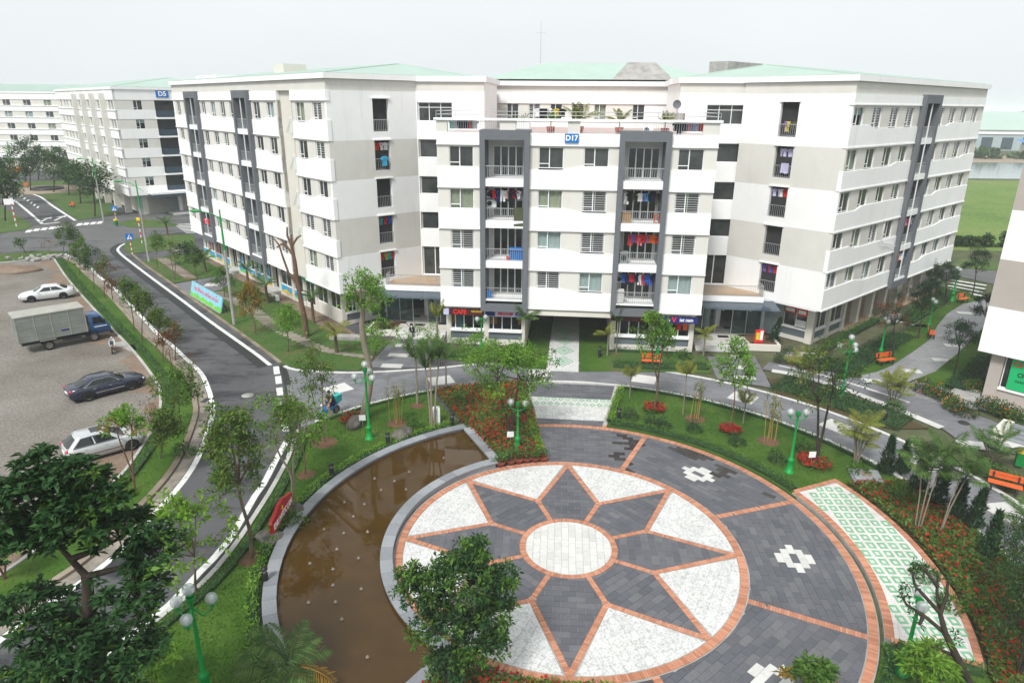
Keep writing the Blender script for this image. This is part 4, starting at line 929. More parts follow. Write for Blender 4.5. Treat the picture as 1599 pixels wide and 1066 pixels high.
for si, (x0, x1) in enumerate(segs):
    for k in range(4):
        zt = ZT[k]; zb = 3.5 if k == 0 else ZT[k-1]; zs = zt-1.62
        top = wave_top(x0, x1, zs-0.12, zs+0.20, rgd.random() < 0.5, 0.5, wd=2.2) if si == 1 else [(x0, zs), (x1, zs)]
        b = MB(); b.xprism([(x0, zb), (x1, zb)]+top[::-1], -0.06, 0.28); o = b.build('spandrel', M['white_wall'], CB)
        MB().box(x0-0.02, x1+0.02, -0.12, -0.064, zb-0.02, zb+0.09).build('ledge', M['white_wall'], o)
        ed = [x0]+[q for ww in dw[si] for q in ww]+[x1]
        for i in range(0, len(ed), 2): cbox('wall_panel', 'beige_wall', (ed[i], ed[i+1], 0.02, 0.5, zs-0.25, zt+0.02))
        cbox('head_strip', 'beige_wall', (x0, x1, 0.03, 0.5, zt-0.08, zt+0.018))
        for j, q in enumerate(dw[si]):
            wi = (0 if si == 0 else 1+j if si == 1 else 3); st = styl[(wi, k)]
            put_window(CB, q[1]-q[0], 1.54, 'grille' if st == 'grillehalf' else st, ((q[0]+q[1])/2, 0.10, zt-0.08-1.54), math.pi)
    cbox('top_band', 'white_wall', (x0, x1, -0.06, 0.28, 16.12, 17.0)); cbox('ledge', 'white_wall', (x0-0.02, x1+0.02, -0.12, -0.064, 16.1, 16.19))
for c in (-5.2, 5.15):
    g0, g1 = c-1.87, c+1.87; t = 0.40
    cbox('balcony_frame', 'grey_frame', (g0, g0+t, -0.42, 1.9, 3.25, 16.5), (g1-t, g1, -0.42, 1.9, 3.25, 16.5), (g0, g1, -0.421, 1.9, 16.501, 17.2), (g0+t, g1-t, -0.415, 1.9, 3.25, 3.85))
    cbox('balcony_back', 'niche_wall', (g0+t, g1-t, 1.75, 2.1, 3.85, 16.5))
    for k in range(4):
        zf = ZT[k]-2.42
        cbox('balcony_slab', 'white_wall', (g0+t, g1-t, -0.30, 1.75, zf-(0.58 if k else 0.12), zf))
        put_window(CB, 2.35, 2.25, 'door4', (c+0.1, 1.68, zf+0.05), math.pi, 'balcony_door'); inst(rail_mesh(g1-g0-2*t), 'railing', CB, (c, -0.18, zf))
# roof terrace
cbox('terrace_floor', 'terrace_tile', (-10.3, 10.3, 0.25, 20.0, 16.72, 16.85))
for (x0, x1) in ((-10.38,-9.55), (-5.6,-4.4), (-0.9,-0.1) if False else (-7.2,-3.2), (-0.55,0.35), (3.2,7.1), (9.2,10.38)): 
    if x1-x0 < 3: cbox('parapet_pier', 'beige_wall', (x0, x1, -0.02, 0.3, 17.0, 17.85))
cbox('parapet_cap', 'white_wall', (-10.55, 10.55, -0.16, 0.42, 17.86, 18.02))
for x0, x1 in ((-9.55,-7.0), (-3.3,-0.55), (0.35,3.2), (7.0,9.2)): inst(rail_mesh(x1-x0, 0.82), 'railing', CB, ((x0+x1)/2, 0.14, 17.0))
inst(rail_mesh(3.7, 0.6), 'railing', CB, (-5.2, 0.14, 17.22)); inst(rail_mesh(3.7, 0.6), 'railing', CB, (5.15, 0.14, 17.22))
rr = MB(); 
for z in (18.25, 18.5): rr.tube([(-10.4, 8.0, z), (-10.4, 0.12, z), (10.4, 0.12, z), (10.4, 8.0, z)], 0.022, 5)
for i in range(15): rr.tube([(-10.4+20.8*i/14, 0.12, 18.02), (-10.4+20.8*i/14, 0.12, 18.5)], 0.018, 5)
rr.build('terrace_railing', M['steel'], CB)
sg = cbox('sign_board', 'sign_blue', (-0.75, 0.27, -0.19, -0.11, 16.35, 17.0)); tag(sg, 'blue sign reading D17')
def text_obj(body, size, mat, parent, loc, rot, name='lettering', depth=0.01, sx=1.0, shear=0.0, bold=0.012):
    cu = bpy.data.curves.new(name, 'FONT'); cu.body = body; cu.size = size; cu.extrude = depth; cu.align_x = 'CENTER'; cu.align_y = 'CENTER'; cu.shear = shear; cu.offset = bold*size; cu.resolution_u = 3
    tmp = bpy.data.objects.new('tmp', cu); col.objects.link(tmp); bpy.context.view_layer.update()
    me = bpy.data.meshes.new_from_object(tmp.evaluated_get(bpy.context.evaluated_depsgraph_get())); bpy.data.objects.remove(tmp); bpy.data.curves.remove(cu)
    me.materials.clear(); me.materials.append(M[mat]); o = bpy.data.objects.new(name, me); link(o, parent); o.location = loc; o.rotation_euler = rot; o.scale = (sx, 1, 1); return o
UP = (R(90), 0, 0)
text_obj('D17', 0.52, 'white_print', sg, (-0.24, -0.2, 16.675), UP, bold=0.03)
# ground floor shops and the passage
for x0, x1 in ((-10.1, -3.45), (3.45, 10.1)):
    xs = [x0, x0+0.35, (x0+x1)/2-0.2, (x0+x1)/2+0.2, x1-0.35, x1]
    cbox('shop_wall', 'cream_wall', *[(xs[i], xs[i+1], 0.72, 1.2, 0, 3.3) for i in (0, 2, 4)])
    for i in (1, 3):
        a, b_ = xs[i], xs[i+1]
        cbox('shop_wall', 'cream_wall', (a, b_, 0.74, 1.2, 0, 0.5)); cbox('base_panel', 'grey_panel', (a+0.03, b_-0.03, 0.80, 1.2, 0.5, 1.15)); cbox('sill', 'white_wall', (a, b_, 0.62, 1.2, 1.15, 1.32)); cbox('core_wall', 'interior', (a, b_, 3.0, 3.4, 0, 3.4))
        put_window(CB, b_-a, 1.68, 'shop3', ((a+b_)/2, 0.85, 1.32), math.pi, 'shop_window')
    cbox('side_wall', 'cream_wall', (x0, x0+0.3, 1.2, 8.3, 0, 3.3)); cbox('side_wall', 'cream_wall', (x1-0.3, x1, 1.2, 8.3, 0, 3.3))
cbox('soffit', 'cream_wall', (-10.1, 10.1, -0.28+0.4, 8.3, 3.30, 3.44)); cbox('passage_beam', 'cream_wall', (-3.4, 3.4, 0.0, 0.5, 2.95, 3.29))
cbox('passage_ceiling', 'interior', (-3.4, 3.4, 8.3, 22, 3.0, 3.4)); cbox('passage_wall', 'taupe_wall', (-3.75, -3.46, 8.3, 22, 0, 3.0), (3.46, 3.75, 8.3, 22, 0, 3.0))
# shop signs
def board(x0, x1, z0, z1, mat, y=0.10): return cbox('sign_board', mat, (x0, x1, y-0.05, y, z0, z1))
s1 = board(-10.2, -9.75, 2.72, 3.23, 'sign_lilac'); s2 = board(-9.74, -6.85, 2.72, 3.23, 'sign_maroon'); text_obj('CAFE', 0.52, 'sign_red', s2, (-8.85, 0.04, 2.97), UP, bold=0.03, sx=0.9)
text_obj('NƯỚC GIẢI KHÁT', 0.2, 'sign_yellow', s2, (-7.45, 0.04, 3.05), UP, bold=0.02, sx=0.55); text_obj('0987 654 321', 0.17, 'sign_yellow', s2, (-7.45, 0.54, 3.0), UP, bold=0.02, sx=0.7) if False else None
s3 = board(-6.84, -3.3, 2.70, 3.21, 'sign_lilac'); cbox('sign_logo', 'sign_navy', (-6.74, -5.95, 0.035, 0.049, 2.74, 3.17), parent=s3)
text_obj('Mom', 0.50, 'sign_red', s3, (-5.25, 0.04, 2.95), UP, shear=0.2, bold=0.03, sx=0.95); text_obj('Kids', 0.50, 'sign_navy', s3, (-3.9, 0.04, 2.95), UP, shear=0.2, bold=0.03, sx=0.95)
b = MB(); b.xprism([(-4.62+0.15*(16*math.sin(a)**3)/16, 2.95+0.15*(13*math.cos(a)-5*math.cos(2*a)-2*math.cos(3*a)-math.cos(4*a))/16) for a in [2*math.pi*i/24 for i in range(24)]], 0.03, 0.049); b.build('heart', M['sign_red'], s3)
s4 = board(3.35, 6.8, 2.70, 3.21, 'sign_maroon'); s5 = board(6.85, 10.2, 2.70, 3.21, 'sign_navy'); text_obj('n', 0.45, 'white_print', s5, (7.95, 0.04, 2.96), UP); text_obj('V', 0.55, 'sign_red', s5, (8.35, 0.04, 2.95), UP, bold=0.04); text_obj('iet nam', 0.42, 'white_print', s5, (9.32, 0.04, 2.97), UP, bold=0.02, sx=0.85)
for x, mt in ((-9.5,'curtain_orange'),(-7.1,'curtain_orange'),(-6.2,'curtain_orange'),(-3.85,'curtain_orange'),(-9.0,'curtain_blue')):
    V = []; 
    for i in range(9): V += [(x-0.3+0.6*i/8, 1.0+0.03*math.sin(i*2), 1.4 if mt == 'curtain_blue' else 1.75), (x-0.3+0.6*i/8, 1.0+0.03*math.sin(i*2), 2.95)]
    MB().add(V, [(2*i, 2*i+2, 2*i+3, 2*i+1) for i in range(8)]).build('curtain', M[mt], CB)
# passage floor
pf = sheet('passage_path', [(OD[0]+x*math.cos(DA)-y*math.sin(DA), OD[1]+x*math.sin(DA)+y*math.cos(DA)) for x, y in ((-1.5,-4.6),(0.95,-4.6),(0.95,24),(-1.5,24))], 0.06, M['granite'], thick=0.06)
dm = MB(); 
for sc_ in (1.0, 0.62, 0.25):
    A = [(0.85*sc_,0),(0,1.1*sc_),(-0.85*sc_,0),(0,-1.1*sc_)]
    for q in range(4): p, n_ = A[q], A[(q+1) % 4]; k = 1-0.14/sc_ if sc_ > 0.3 else 0.2; dm.prism([p, n_, (n_[0]*k, n_[1]*k), (p[0]*k, p[1]*k)], 0.0, 0.012, False)
dmm = dm.mesh('diamond_inlay', M['green_tile'])
for j in range(4):
    y = -2.6+2.5*j; inst(dmm, 'diamond_inlay', pf, (OD[0]-0.27*math.cos(DA)-y*math.sin(DA), OD[1]-0.27*math.sin(DA)+y*math.cos(DA), 0.06), DA)
def dl(x, y): return (OD[0]+x*math.cos(DA)-y*math.sin(DA), OD[1]+x*math.sin(DA)+y*math.cos(DA))
lawn([dl(-3.3,-4.2), dl(-1.55,-4.5), dl(-1.55,8), dl(-3.3,8)], 'lawn'); lawn([dl(1.0,-4.5), dl(3.3,-4.2), dl(3.3,8), dl(1.0,8)], 'lawn')
lawn([dl(-10.6,-3.0), dl(-3.3,-4.0), dl(-3.3,-0.2), dl(-10.6,0.3)], 'lawn_worn'); lawn([dl(3.3,-4.2), dl(11.0,-3.6), dl(11.0,0.2), dl(3.3,0.2)], 'lawn_worn')
# ---- links, lobbies and back block
BL = empty('back_block', (*dl(0, 20), 0), DA, 'far white block with pale green roof behind the roof terrace', 'building')
def bbox(name, mat, *bxs):
    b = MB()
    for q in bxs: b.box(*q)
    return b.build(name, M[mat], BL)
bbox('core_wall', 'interior', (-9, 13, 0.6, 12, 0, 20.5)); bbox('top_band', 'white_wall', (-9.5, 13.5, -0.1, 0.3, 19.1, 20.1)); bbox('frieze', 'beige_wall', (-9.5, 13.5, 0, 0.4, 20.1, 20.75)); bbox('spandrel', 'white_wall', (-9.5, 13.5, -0.1, 0.3, 15.8, 17.45)); bbox('lower_wall', 'white_wall', (-9.5, 13.5, 0, 0.5, 3.0, 15.8))
wx = [-6.6, -4.4, -2.2, 0.0, 2.2, 6.0]; e_ = [-9.5]+[q for x in wx for q in (x-0.6, x+0.6)]+[13.5]
for i in range(0, len(e_), 2): bbox('wall_panel', 'beige_wall' if i < 11 else 'white_wall', (e_[i], e_[i+1], 0.02, 0.5, 17.4, 19.12))
for i, x in enumerate(wx): put_window(BL, 1.2, 1.6, ['dark','grille','dark','grille','curtain','dark'][i], (x, 0.1, 17.5), math.pi)
bbox('fascia', 'white_wall', (-10, 14, -0.3, 13, 20.76, 21.2)); MB().add([(-9.6,-0.1,21.37),(13.6,-0.1,21.37),(13.6,12.5,21.37),(-9.6,12.5,21.37),(-4,6,23.2),(8,6,23.2)], [(0,1,5,4),(1,2,5),(2,3,4,5),(3,0,4)]).build('roof', M['roof_green'], BL)
MB().add([(3.2,-0.2,21.36),(9.2,-0.2,21.36),(7.6,2.6,23.1),(4.8,2.6,23.1),(6.2,2.9,21.4)], [(0,1,2,3)]).build('roof_gable', M['concrete'], BL)
for sg_, u0_, u1_, vl in ((-1, 14.1, 7.9, 8.4), (1, 14.2, 8.4, 8.2)):
    side = 'left' if sg_ < 0 else 'right'
    LK = empty('link_block', (*dl(sg_*11, vl), 0), DA, f'white connecting block with a glass lobby between the central block and the {side} wing', 'building')
    def lb(name, mat, *bxs):
        b = MB()
        for q in bxs: b.box(min(sg_*q[0], sg_*q[1])-sg_*11, max(sg_*q[0], sg_*q[1])-sg_*11, q[2]-vl, q[3]-vl, q[4], q[5])
        return b.build(name, M[mat], LK)
    lb('core_wall', 'interior', (u0_+1.5, u1_+0.3, vl+0.9, vl+11, 0, 20.6))
    w0, w1 = 13.75, 11.4
    for k in range(5):
        z0 = 3.9 if k == 0 else ZT[k-1]; zt = ZT[k]
        zs = 3.95 if k == 0 else (zt-1.6); ztt = zt-0.05
        a0, a1 = (w0, w1) if k < 4 else (13.75, 10.7)
        for q in ((u0_+0.9, a0, vl, vl+0.4, z0, zt), (a1, u1_, vl, vl+0.4, z0, zt), (a0, a1, vl, vl+0.4, z0, zs), (a0, a1, vl+0.001, vl+0.4, ztt, zt)):
            if q[5]-q[4] > 0.01: lb('wall_panel', 'white_wall', q)
        put_window(LK, a0-a1, ztt-zs, 'wide3' if k == 4 else ('slide2' if k == 0 else 'plain'), (sg_*(a0+a1)/2-sg_*11, 0.2, zs), math.pi, 'window' if k else 'terrace_door')
    lb('top_band', 'white_wall', (u0_+0.6, u1_, vl, vl+0.4, 19.15, 20.0)); lb('frieze', 'beige_wall', (u0_+0.6, u1_, vl+0.001, vl+0.4, 20.0, 20.75)); lb('side_wall', 'white_wall', (u1_, u1_+0.3, vl+0.4, vl+9, 16, 20.75)); lb('fascia', 'white_wall', (u0_+0.6, u1_-0.2, vl-0.2, vl+10, 20.76, 21.2))
    # lobby
    lb('lobby_floor', 'lobby_floor', (16.6, 10.45, 2.7, vl+0.8, 0, 0.45)); lb('lobby_back', 'interior', (15, 10.45, vl+0.8, vl+0.9, 0.4, 3.6)); lb('terrace_slab', 'white_wall', (16.2, 10.45, 4.3, vl, 3.45, 3.9)); lb('terrace_floor', 'tan_tile', (16.1, 10.46, 4.5, vl-0.01, 3.90, 3.92)); lb('lobby_wall', 'lobby_wall', (16.6, 16.4, 4.9, 6.5, 0.45, 3.45)); lb('lobby_column', 'white_wall', (13.4, 12.9, 7.0, 7.5, 0.45, 3.45))
    MB().lathe([(0.28, 0.45), (0.28, 3.45)], 18).build('lobby_column', M['white_wall'], LK, loc=(sg_*12.1-sg_*11, 6.4-vl, 0))
    lb('glass_front', 'lobby_glass', (16.35, 14.0, 5.0, 5.03, 0.45, 3.3), (12.6, 10.5, 5.0, 5.03, 0.45, 3.3)); lb('glass_mullion', 'steel', *[(x, x-0.05, 4.97, 5.06, 0.45, 3.4) for x in (16.4, 15.2, 14.0, 12.65, 11.5)], (16.4, 10.5, 4.96, 5.07, 3.3, 3.4))
    for x, y in ((15.4,4.2),(13.6,3.7),(11.6,4.3),(14.6,6.2),(12.6,5.9)): lb('floor_mat', 'black', (x, x-0.9, y, y+0.55, 0.455, 0.47))
    c_ = MB(); xs = [17.2, 14.9, 12.6, 10.46]
    for i in range(3):
        a, b_ = sg_*xs[i]-sg_*11, sg_*xs[i+1]-sg_*11-sg_*-0.03
        c_.add([(a, 2.6-vl, 3.22), (b_, 2.6-vl, 3.22), (b_, 4.9-vl, 3.44), (a, 4.9-vl, 3.44), (a, 2.6-vl, 3.25), (b_, 2.6-vl, 3.25), (b_, 4.9-vl, 3.47), (a, 4.9-vl, 3.47)], [(0,1,2,3),(4,5,6,7),(0,1,5,4)])
    c_.build('canopy', M['canopy_glass'], LK); lb('canopy_beam', 'steel', *[(x, x-0.08, 2.7, 4.9, 3.10, 3.2) for x in (16.9, 14.9, 12.7, 10.6)])
    inst(rail_mesh(5.6, 0.95), 'railing', LK, (sg_*13.3-sg_*11, 4.42-vl, 3.9)); inst(rail_mesh(1.2, 0.95), 'railing', LK, (sg_*16.1-sg_*11, 4.95-vl, 3.9), R(90))
    for q in range(3): lb('step', 'white_tile', (14.7, 10.5, 1.3+0.45*q, 2.71, 0.15*q, 0.15*(q+1)))
    lb('planter', 'cream_wall', (17.4, 14.75, 1.9, 2.1, 0, 0.55), (17.4, 17.2, 2.1, 4.0, 0, 0.55), (14.95, 14.75, 2.1, 2.7, 0, 0.55)); lb('planter_soil', 'soil', (17.2, 14.95, 2.1, 4.8, 0, 0.48))
    lb('ramp', 'concrete', (20.0, 17.4, 0.4, 1.5, 0, 0.2)); lb('ramp_kerb', 'concrete', (20.1, 17.3, 0.2, 0.38, 0, 0.32))
# ---- block at the right edge
EB = Wing('apartment_block', (31.6, 43.65), -48.5, -1, 'nearest white and taupe apartment block cut off by the right edge', 16.0, 12.0)
for k, (z0, z1, mt) in enumerate(((3.5, 6.65, 'white_wall'), (6.65, 9.8, 'taupe_wall'), (9.8, 12.95, 'white_wall'), (12.95, 16.1, 'taupe_wall'), (16.1, 20.8, 'white_wall'))): EB.part('end_panel', mt, (0, 16, -11.8, 0.0, z0, z1))
EB.part('fascia', 'white_wall', (-0.5, 16.5, -12.5, 0.5, 20.81, 21.6)); EB.part('pier', 'taupe_wall', (0.75, 1.5, -1.3, -0.55, 0, 3.48)); EB.part('base_panel', 'taupe_wall', (1.5, 3.7, -1.3, -0.65, 0.1, 1.0)); EB.part('sill', 'white_wall', (1.5, 3.7, -1.3, -0.53, 1.0, 1.15)); EB.part('side_wall', 'taupe_wall', (0.75, 1.0, -11.5, -1.3, 0, 3.48)); EB.part('core_wall', 'interior', (1.5, 12, -3, -2.6, 0, 3.48)); EB.part('pier', 'taupe_wall', (3.7, 5.6, -1.3, -0.56, 0, 3.48))
put_window(EB.e, 2.1, 2.2, 'slide2', (2.6, 0.68, 1.15), math.pi, 'shop_window')
EB.part('plinth', 'concrete', (-1.0, 9, -1.6, 0.9, 0, 0.2))
s6 = EB.part('sign_board', 'sign_green', (1.95, 4.2, -0.60, -0.53, 1.2, 3.3))
for body, sz, mt, x, z in (('CHÁO', 0.5, 'sign_red', 2.72, 2.98), ('NGON', 0.22, 'white_print', 4.0, 2.55), ('Cháo', 0.42, 'black', 2.8, 2.3), ('CHÁO', 0.2, 'black', 2.6, 1.85)):
    if body != 'NGON': text_obj(body, sz, mt, s6, (x, 0.525, z), (R(90), 0, 0), bold=0.02, sx=0.9)
# steps beside it
stp = empty('entrance_steps', (*G(1616, 702), 0), R(-48.5), 'white stone steps with low side wall at the right edge', 'steps')
for q in range(4): MB().box(-1.6, 2.5, 0.35*q, 1.75, 0.15*q, 0.15*(q+1)).build('step', M['coping'], stp)
MB().box(-2.2, -1.62, -0.2, 2.0, 0, 0.6).build('side_wall', M['cream_wall'], stp)
# ---- far blocks on the left
FB = Wing('far_apartment_block', (-66.0, 119.0), 131, 1, 'hazy white apartment block with D5 sign beyond the road crossing', 52.0, 16.0)
def far_face(Wg, wins, L):
    Wg.part('core_wall', 'interior', (0.3, L-0.2, -Wg.dep, -0.5, 3.4, 20.6)); Wg.part('ground_wall', 'cream_wall', (1.5, L-0.2, -Wg.dep, -2.2, 0, 3.4))
    for k, zt in enumerate(ZT):
        zb = 3.5 if k == 0 else ZT[k-1]; zs = zt-1.6; Wg.part('spandrel', 'white_wall', (-0.05, L, -0.3, 0.08, zb, zs)); Wg.part('ledge', 'white_wall', (-0.1, L, -0.2, 0.22, zs-0.12, zs+0.02))
        ed = [0.02]+[q for ww in wins for q in ww]+[L]
        for i in range(0, len(ed), 2): Wg.part('wall_panel', 'beige_wall', (ed[i], ed[i+1], -0.5, -0.05, zs, zt))
        for q in wins: put_window(Wg.e, q[1]-q[0], 1.55, Wg.rg.choice(['dark', 'blind', 'dark', 'curtain']), ((q[0]+q[1])/2, Wg.sg*-0.12, zs+0.02), 0 if Wg.sg > 0 else math.pi)
    Wg.part('top_band', 'white_wall', (-0.05, L, -0.3, 0.08, 19.15, 20.8))
far_face(FB, [(x, x+1.5) for x in (0.9, 2.8, 7.2, 9.2, 11.2, 15.4, 17.4, 19.4, 23.6, 25.6, 27.6, 33, 36, 40, 43, 47)], 52.0)
for x in (6.0, 14.0, 22.0, 30.0): FB.part('pilaster', 'beige_wall', (x-0.6, x+0.3, -0.3, 0.9, 3.4, 20.2)); FB.part('column', 'cream_wall', (x-0.5, x+0.3, -1.2, -0.2, 0, 3.5))
FB.roof(23.0)
def fend(name, mat, t0, t1, o0, o1, z0, z1):
    b = MB(); y0, y1 = sorted((-FB.sg*t0, -FB.sg*t1)); b.box(-o1, -o0, y0, y1, z0, z1); return b.build(name, M[mat], FB.e)
for k, zt in enumerate(ZT):
    zb = 3.5 if k == 0 else ZT[k-1]; fend('spandrel', 'white_wall', 0, 6.2, -0.3, 0.05, zb, zt-1.6); fend('wall_panel', 'beige_wall', 0, 2.9, -0.4, 0.0, zt-1.6, zt); fend('wall_panel', 'beige_wall', 4.2, 6.2, -0.4, 0.0, zt-1.6, zt)
    put_window(FB.e, 1.4, 1.55, FB.rg.choice(['dark', 'half', 'dark']), (0.1, -FB.sg*3.55, zt-1.6), R(90))
    put_window(FB.e, 2.9, 2.4, 'wide3', (0.6, -FB.sg*7.75, zt-2.6), R(90), 'balcony_door'); fend('balcony_front', 'canopy_glass', 6.3, 9.2, 0.5, 0.56, zt-2.75, zt-1.7); fend('balcony_slab', 'white_wall', 6.2, 9.3, -0.6, 0.55, zt-3.05, zt-2.75)
fend('top_band', 'white_wall', 0, 13.2, -0.4, 0.05, 19.15, 20.8); fend('core_wall', 'interior', 0.3, 13, -3, -0.7, 3.5, 20.5); fend('side_pier', 'taupe_wall', 9.3, 10.4, -2, 0.2, 3.5, 19.15); fend('shop_wall', 'lobby_wall', 1.5, 5.5, -2.2, -1.8, 0, 3.4); fend('canopy', 'canopy_glass', 3.0, 15.0, 0.0, 3.0, 3.3, 3.7); fend('canopy_slab', 'white_wall', 3.0, 15.0, -1.0, 2.6, 3.75, 4.1); fend('lobby_wall', 'lobby_wall', 3.0, 8.0, -1.6, -1.5, 0, 3.3); fend('step', 'white_tile', 6, 15, -1, 2.5, 0, 0.3)
for t_ in (8.0, 9.6, 11.2, 12.8, 14.4): fend('column', 'white_wall', t_, t_+0.5, -1.2, -0.7, 0.3, 3.3)
s7 = fend('sign_board', 'sign_blue', 6.6, 8.6, 0.06, 0.15, 19.6, 20.7); text_obj('D5', 1.05, 'white_print', s7, (-0.17, -FB.sg*7.6, 20.15), (R(90), 0, R(-90)), bold=0.03)
FC = Wing('far_apartment_block', (-80.0, 196.0), 176, 1, 'farthest pale apartment block at the left edge, end wall in dark grey', 75.0, 14.0)
far_face(FC, [(x, x+2.2) for x in (3, 9, 15.5, 22, 28.5, 36, 42, 48, 54, 60)], 75.0)
FC.roof(23.2); FC.part('dark_wing', 'grey_frame', (36, 42, -3, 3.0, 0, 20.0))
FC.part('ground_wall', 'cream_wall', (0, 75, -1.5, -1.0, 0, 3.5))
# ---- sheds beyond the field
for i, (x, y, L, Wd, h, rz, mt, lab) in enumerate(((300, 330, 160, 40, 12, -8, 'roof_green', 'long pale green factory shed beyond the far pond'), (330, 420, 130, 50, 15, -6, 'roof_green', 'second factory shed with low roof behind the long green shed'), (450, 520, 60, 40, 20, 10, 'tan_tile', 'distant shed with reddish arched roof among hazy trees'))):
    sh = empty('factory_shed', (x, y, 0), R(rz), lab, 'shed', 'factory sheds beyond the pond')
    MB().box(-L/2, L/2, 0, Wd, 0, h*0.62).build('wall', M['lobby_wall'], sh); MB().box(-L/2, L/2, -0.4, -0.05, h*0.62, h*0.78).build('fascia', M['white_wall'], sh)
    MB().add([(-L/2-1,-1,h*0.78),(L/2+1,-1,h*0.78),(L/2+1,Wd+1,h*0.78),(-L/2-1,Wd+1,h*0.78),(-L/2-1,Wd/2,h*1.15),(L/2+1,Wd/2,h*1.15)], [(0,1,5,4),(2,3,4,5),(0,4,3),(1,2,5)]).build('roof', M[mt], sh)
    for q in range(int(L/9)): MB().box(-L/2+3+q*9, -L/2+8+q*9, -0.06, -0.01, 0.5, h*0.5).build('window', M['canopy_glass'], sh)
hut = empty('tin_hut', (232, 305, 0), R(-5), 'small blue roofed hut in front of the factory shed', 'hut'); MB().box(-9, 9, 0, 8, 0, 4).build('wall', M['cream_wall'], hut); MB().add([(-11,-2,4.2),(11,-2,4.2),(11,9,6.2),(-11,9,6.2)], [(0,1,2,3)]).build('roof', M['sign_blue'], hut)
# ------------------------------------------------------------------ vegetation
def unit(a): return a/np.maximum(np.linalg.norm(a, axis=1, keepdims=True), 1e-9)
def leaf_quads(P, D, N, L, Wd, fold=0.25, droop=0.0):
    """folded leaf blades: P base, D direction, N up"""
    D = unit(D); Sd = unit(np.cross(D, N)); Nn = np.cross(Sd, D); L = L[:, None]; Wd = Wd[:, None]
    mid = P+D*L*0.45; tip = P+D*L; tip[:, 2] -= droop*L[:, 0]
    a = mid+Sd*Wd*0.5+Nn*Wd*fold; b = mid-Sd*Wd*0.5+Nn*Wd*fold
    return np.stack([P, a, tip, b], axis=1).reshape(-1, 3)
def cluster_leaves(rg, tips, n, L, Wd, cr_, whorl=False, flat=0.8, droop=0.15, up=0.35):
    tips = np.asarray(tips); c = np.repeat(tips, n, axis=0); N = len(c)
    if whorl:
        az = np.tile(np.arange(n)*2.4, len(tips))+rg.normal(0, 0.25, N)+np.repeat(rg.uniform(0, 6.3, len(tips)), n); el = rg.normal(0.15, 0.28, N)
        D = np.stack([np.cos(az)*np.cos(el), np.sin(az)*np.cos(el), np.sin(el)], 1); P = c+rg.normal(0, cr_, (N, 3))*np.array([1, 1, flat])+D*0.03
    else:
        off = rg.normal(0, 1, (N, 3)); off = unit(off)*(rg.random((N, 1))**0.6)*cr_*np.array([1, 1, flat]); P = c+off
        D = unit(off)*0.7+rg.normal(0, 0.6, (N, 3)); D[:, 2] += up-0.25
    Nn = rg.normal(0, 0.45, (N, 3)); Nn[:, 2] += 1.0
    Ls = L*rg.uniform(0.5, 1.35, N)
    return leaf_quads(P, D, Nn, Ls, Ls*(Wd/L), 0.22, droop)
def bez(a, b, c, n=6): return [tuple((1-t)**2*np.array(a)+2*t*(1-t)*np.array(b)+t*t*np.array(c)) for t in [i/n for i in range(n+1)]]
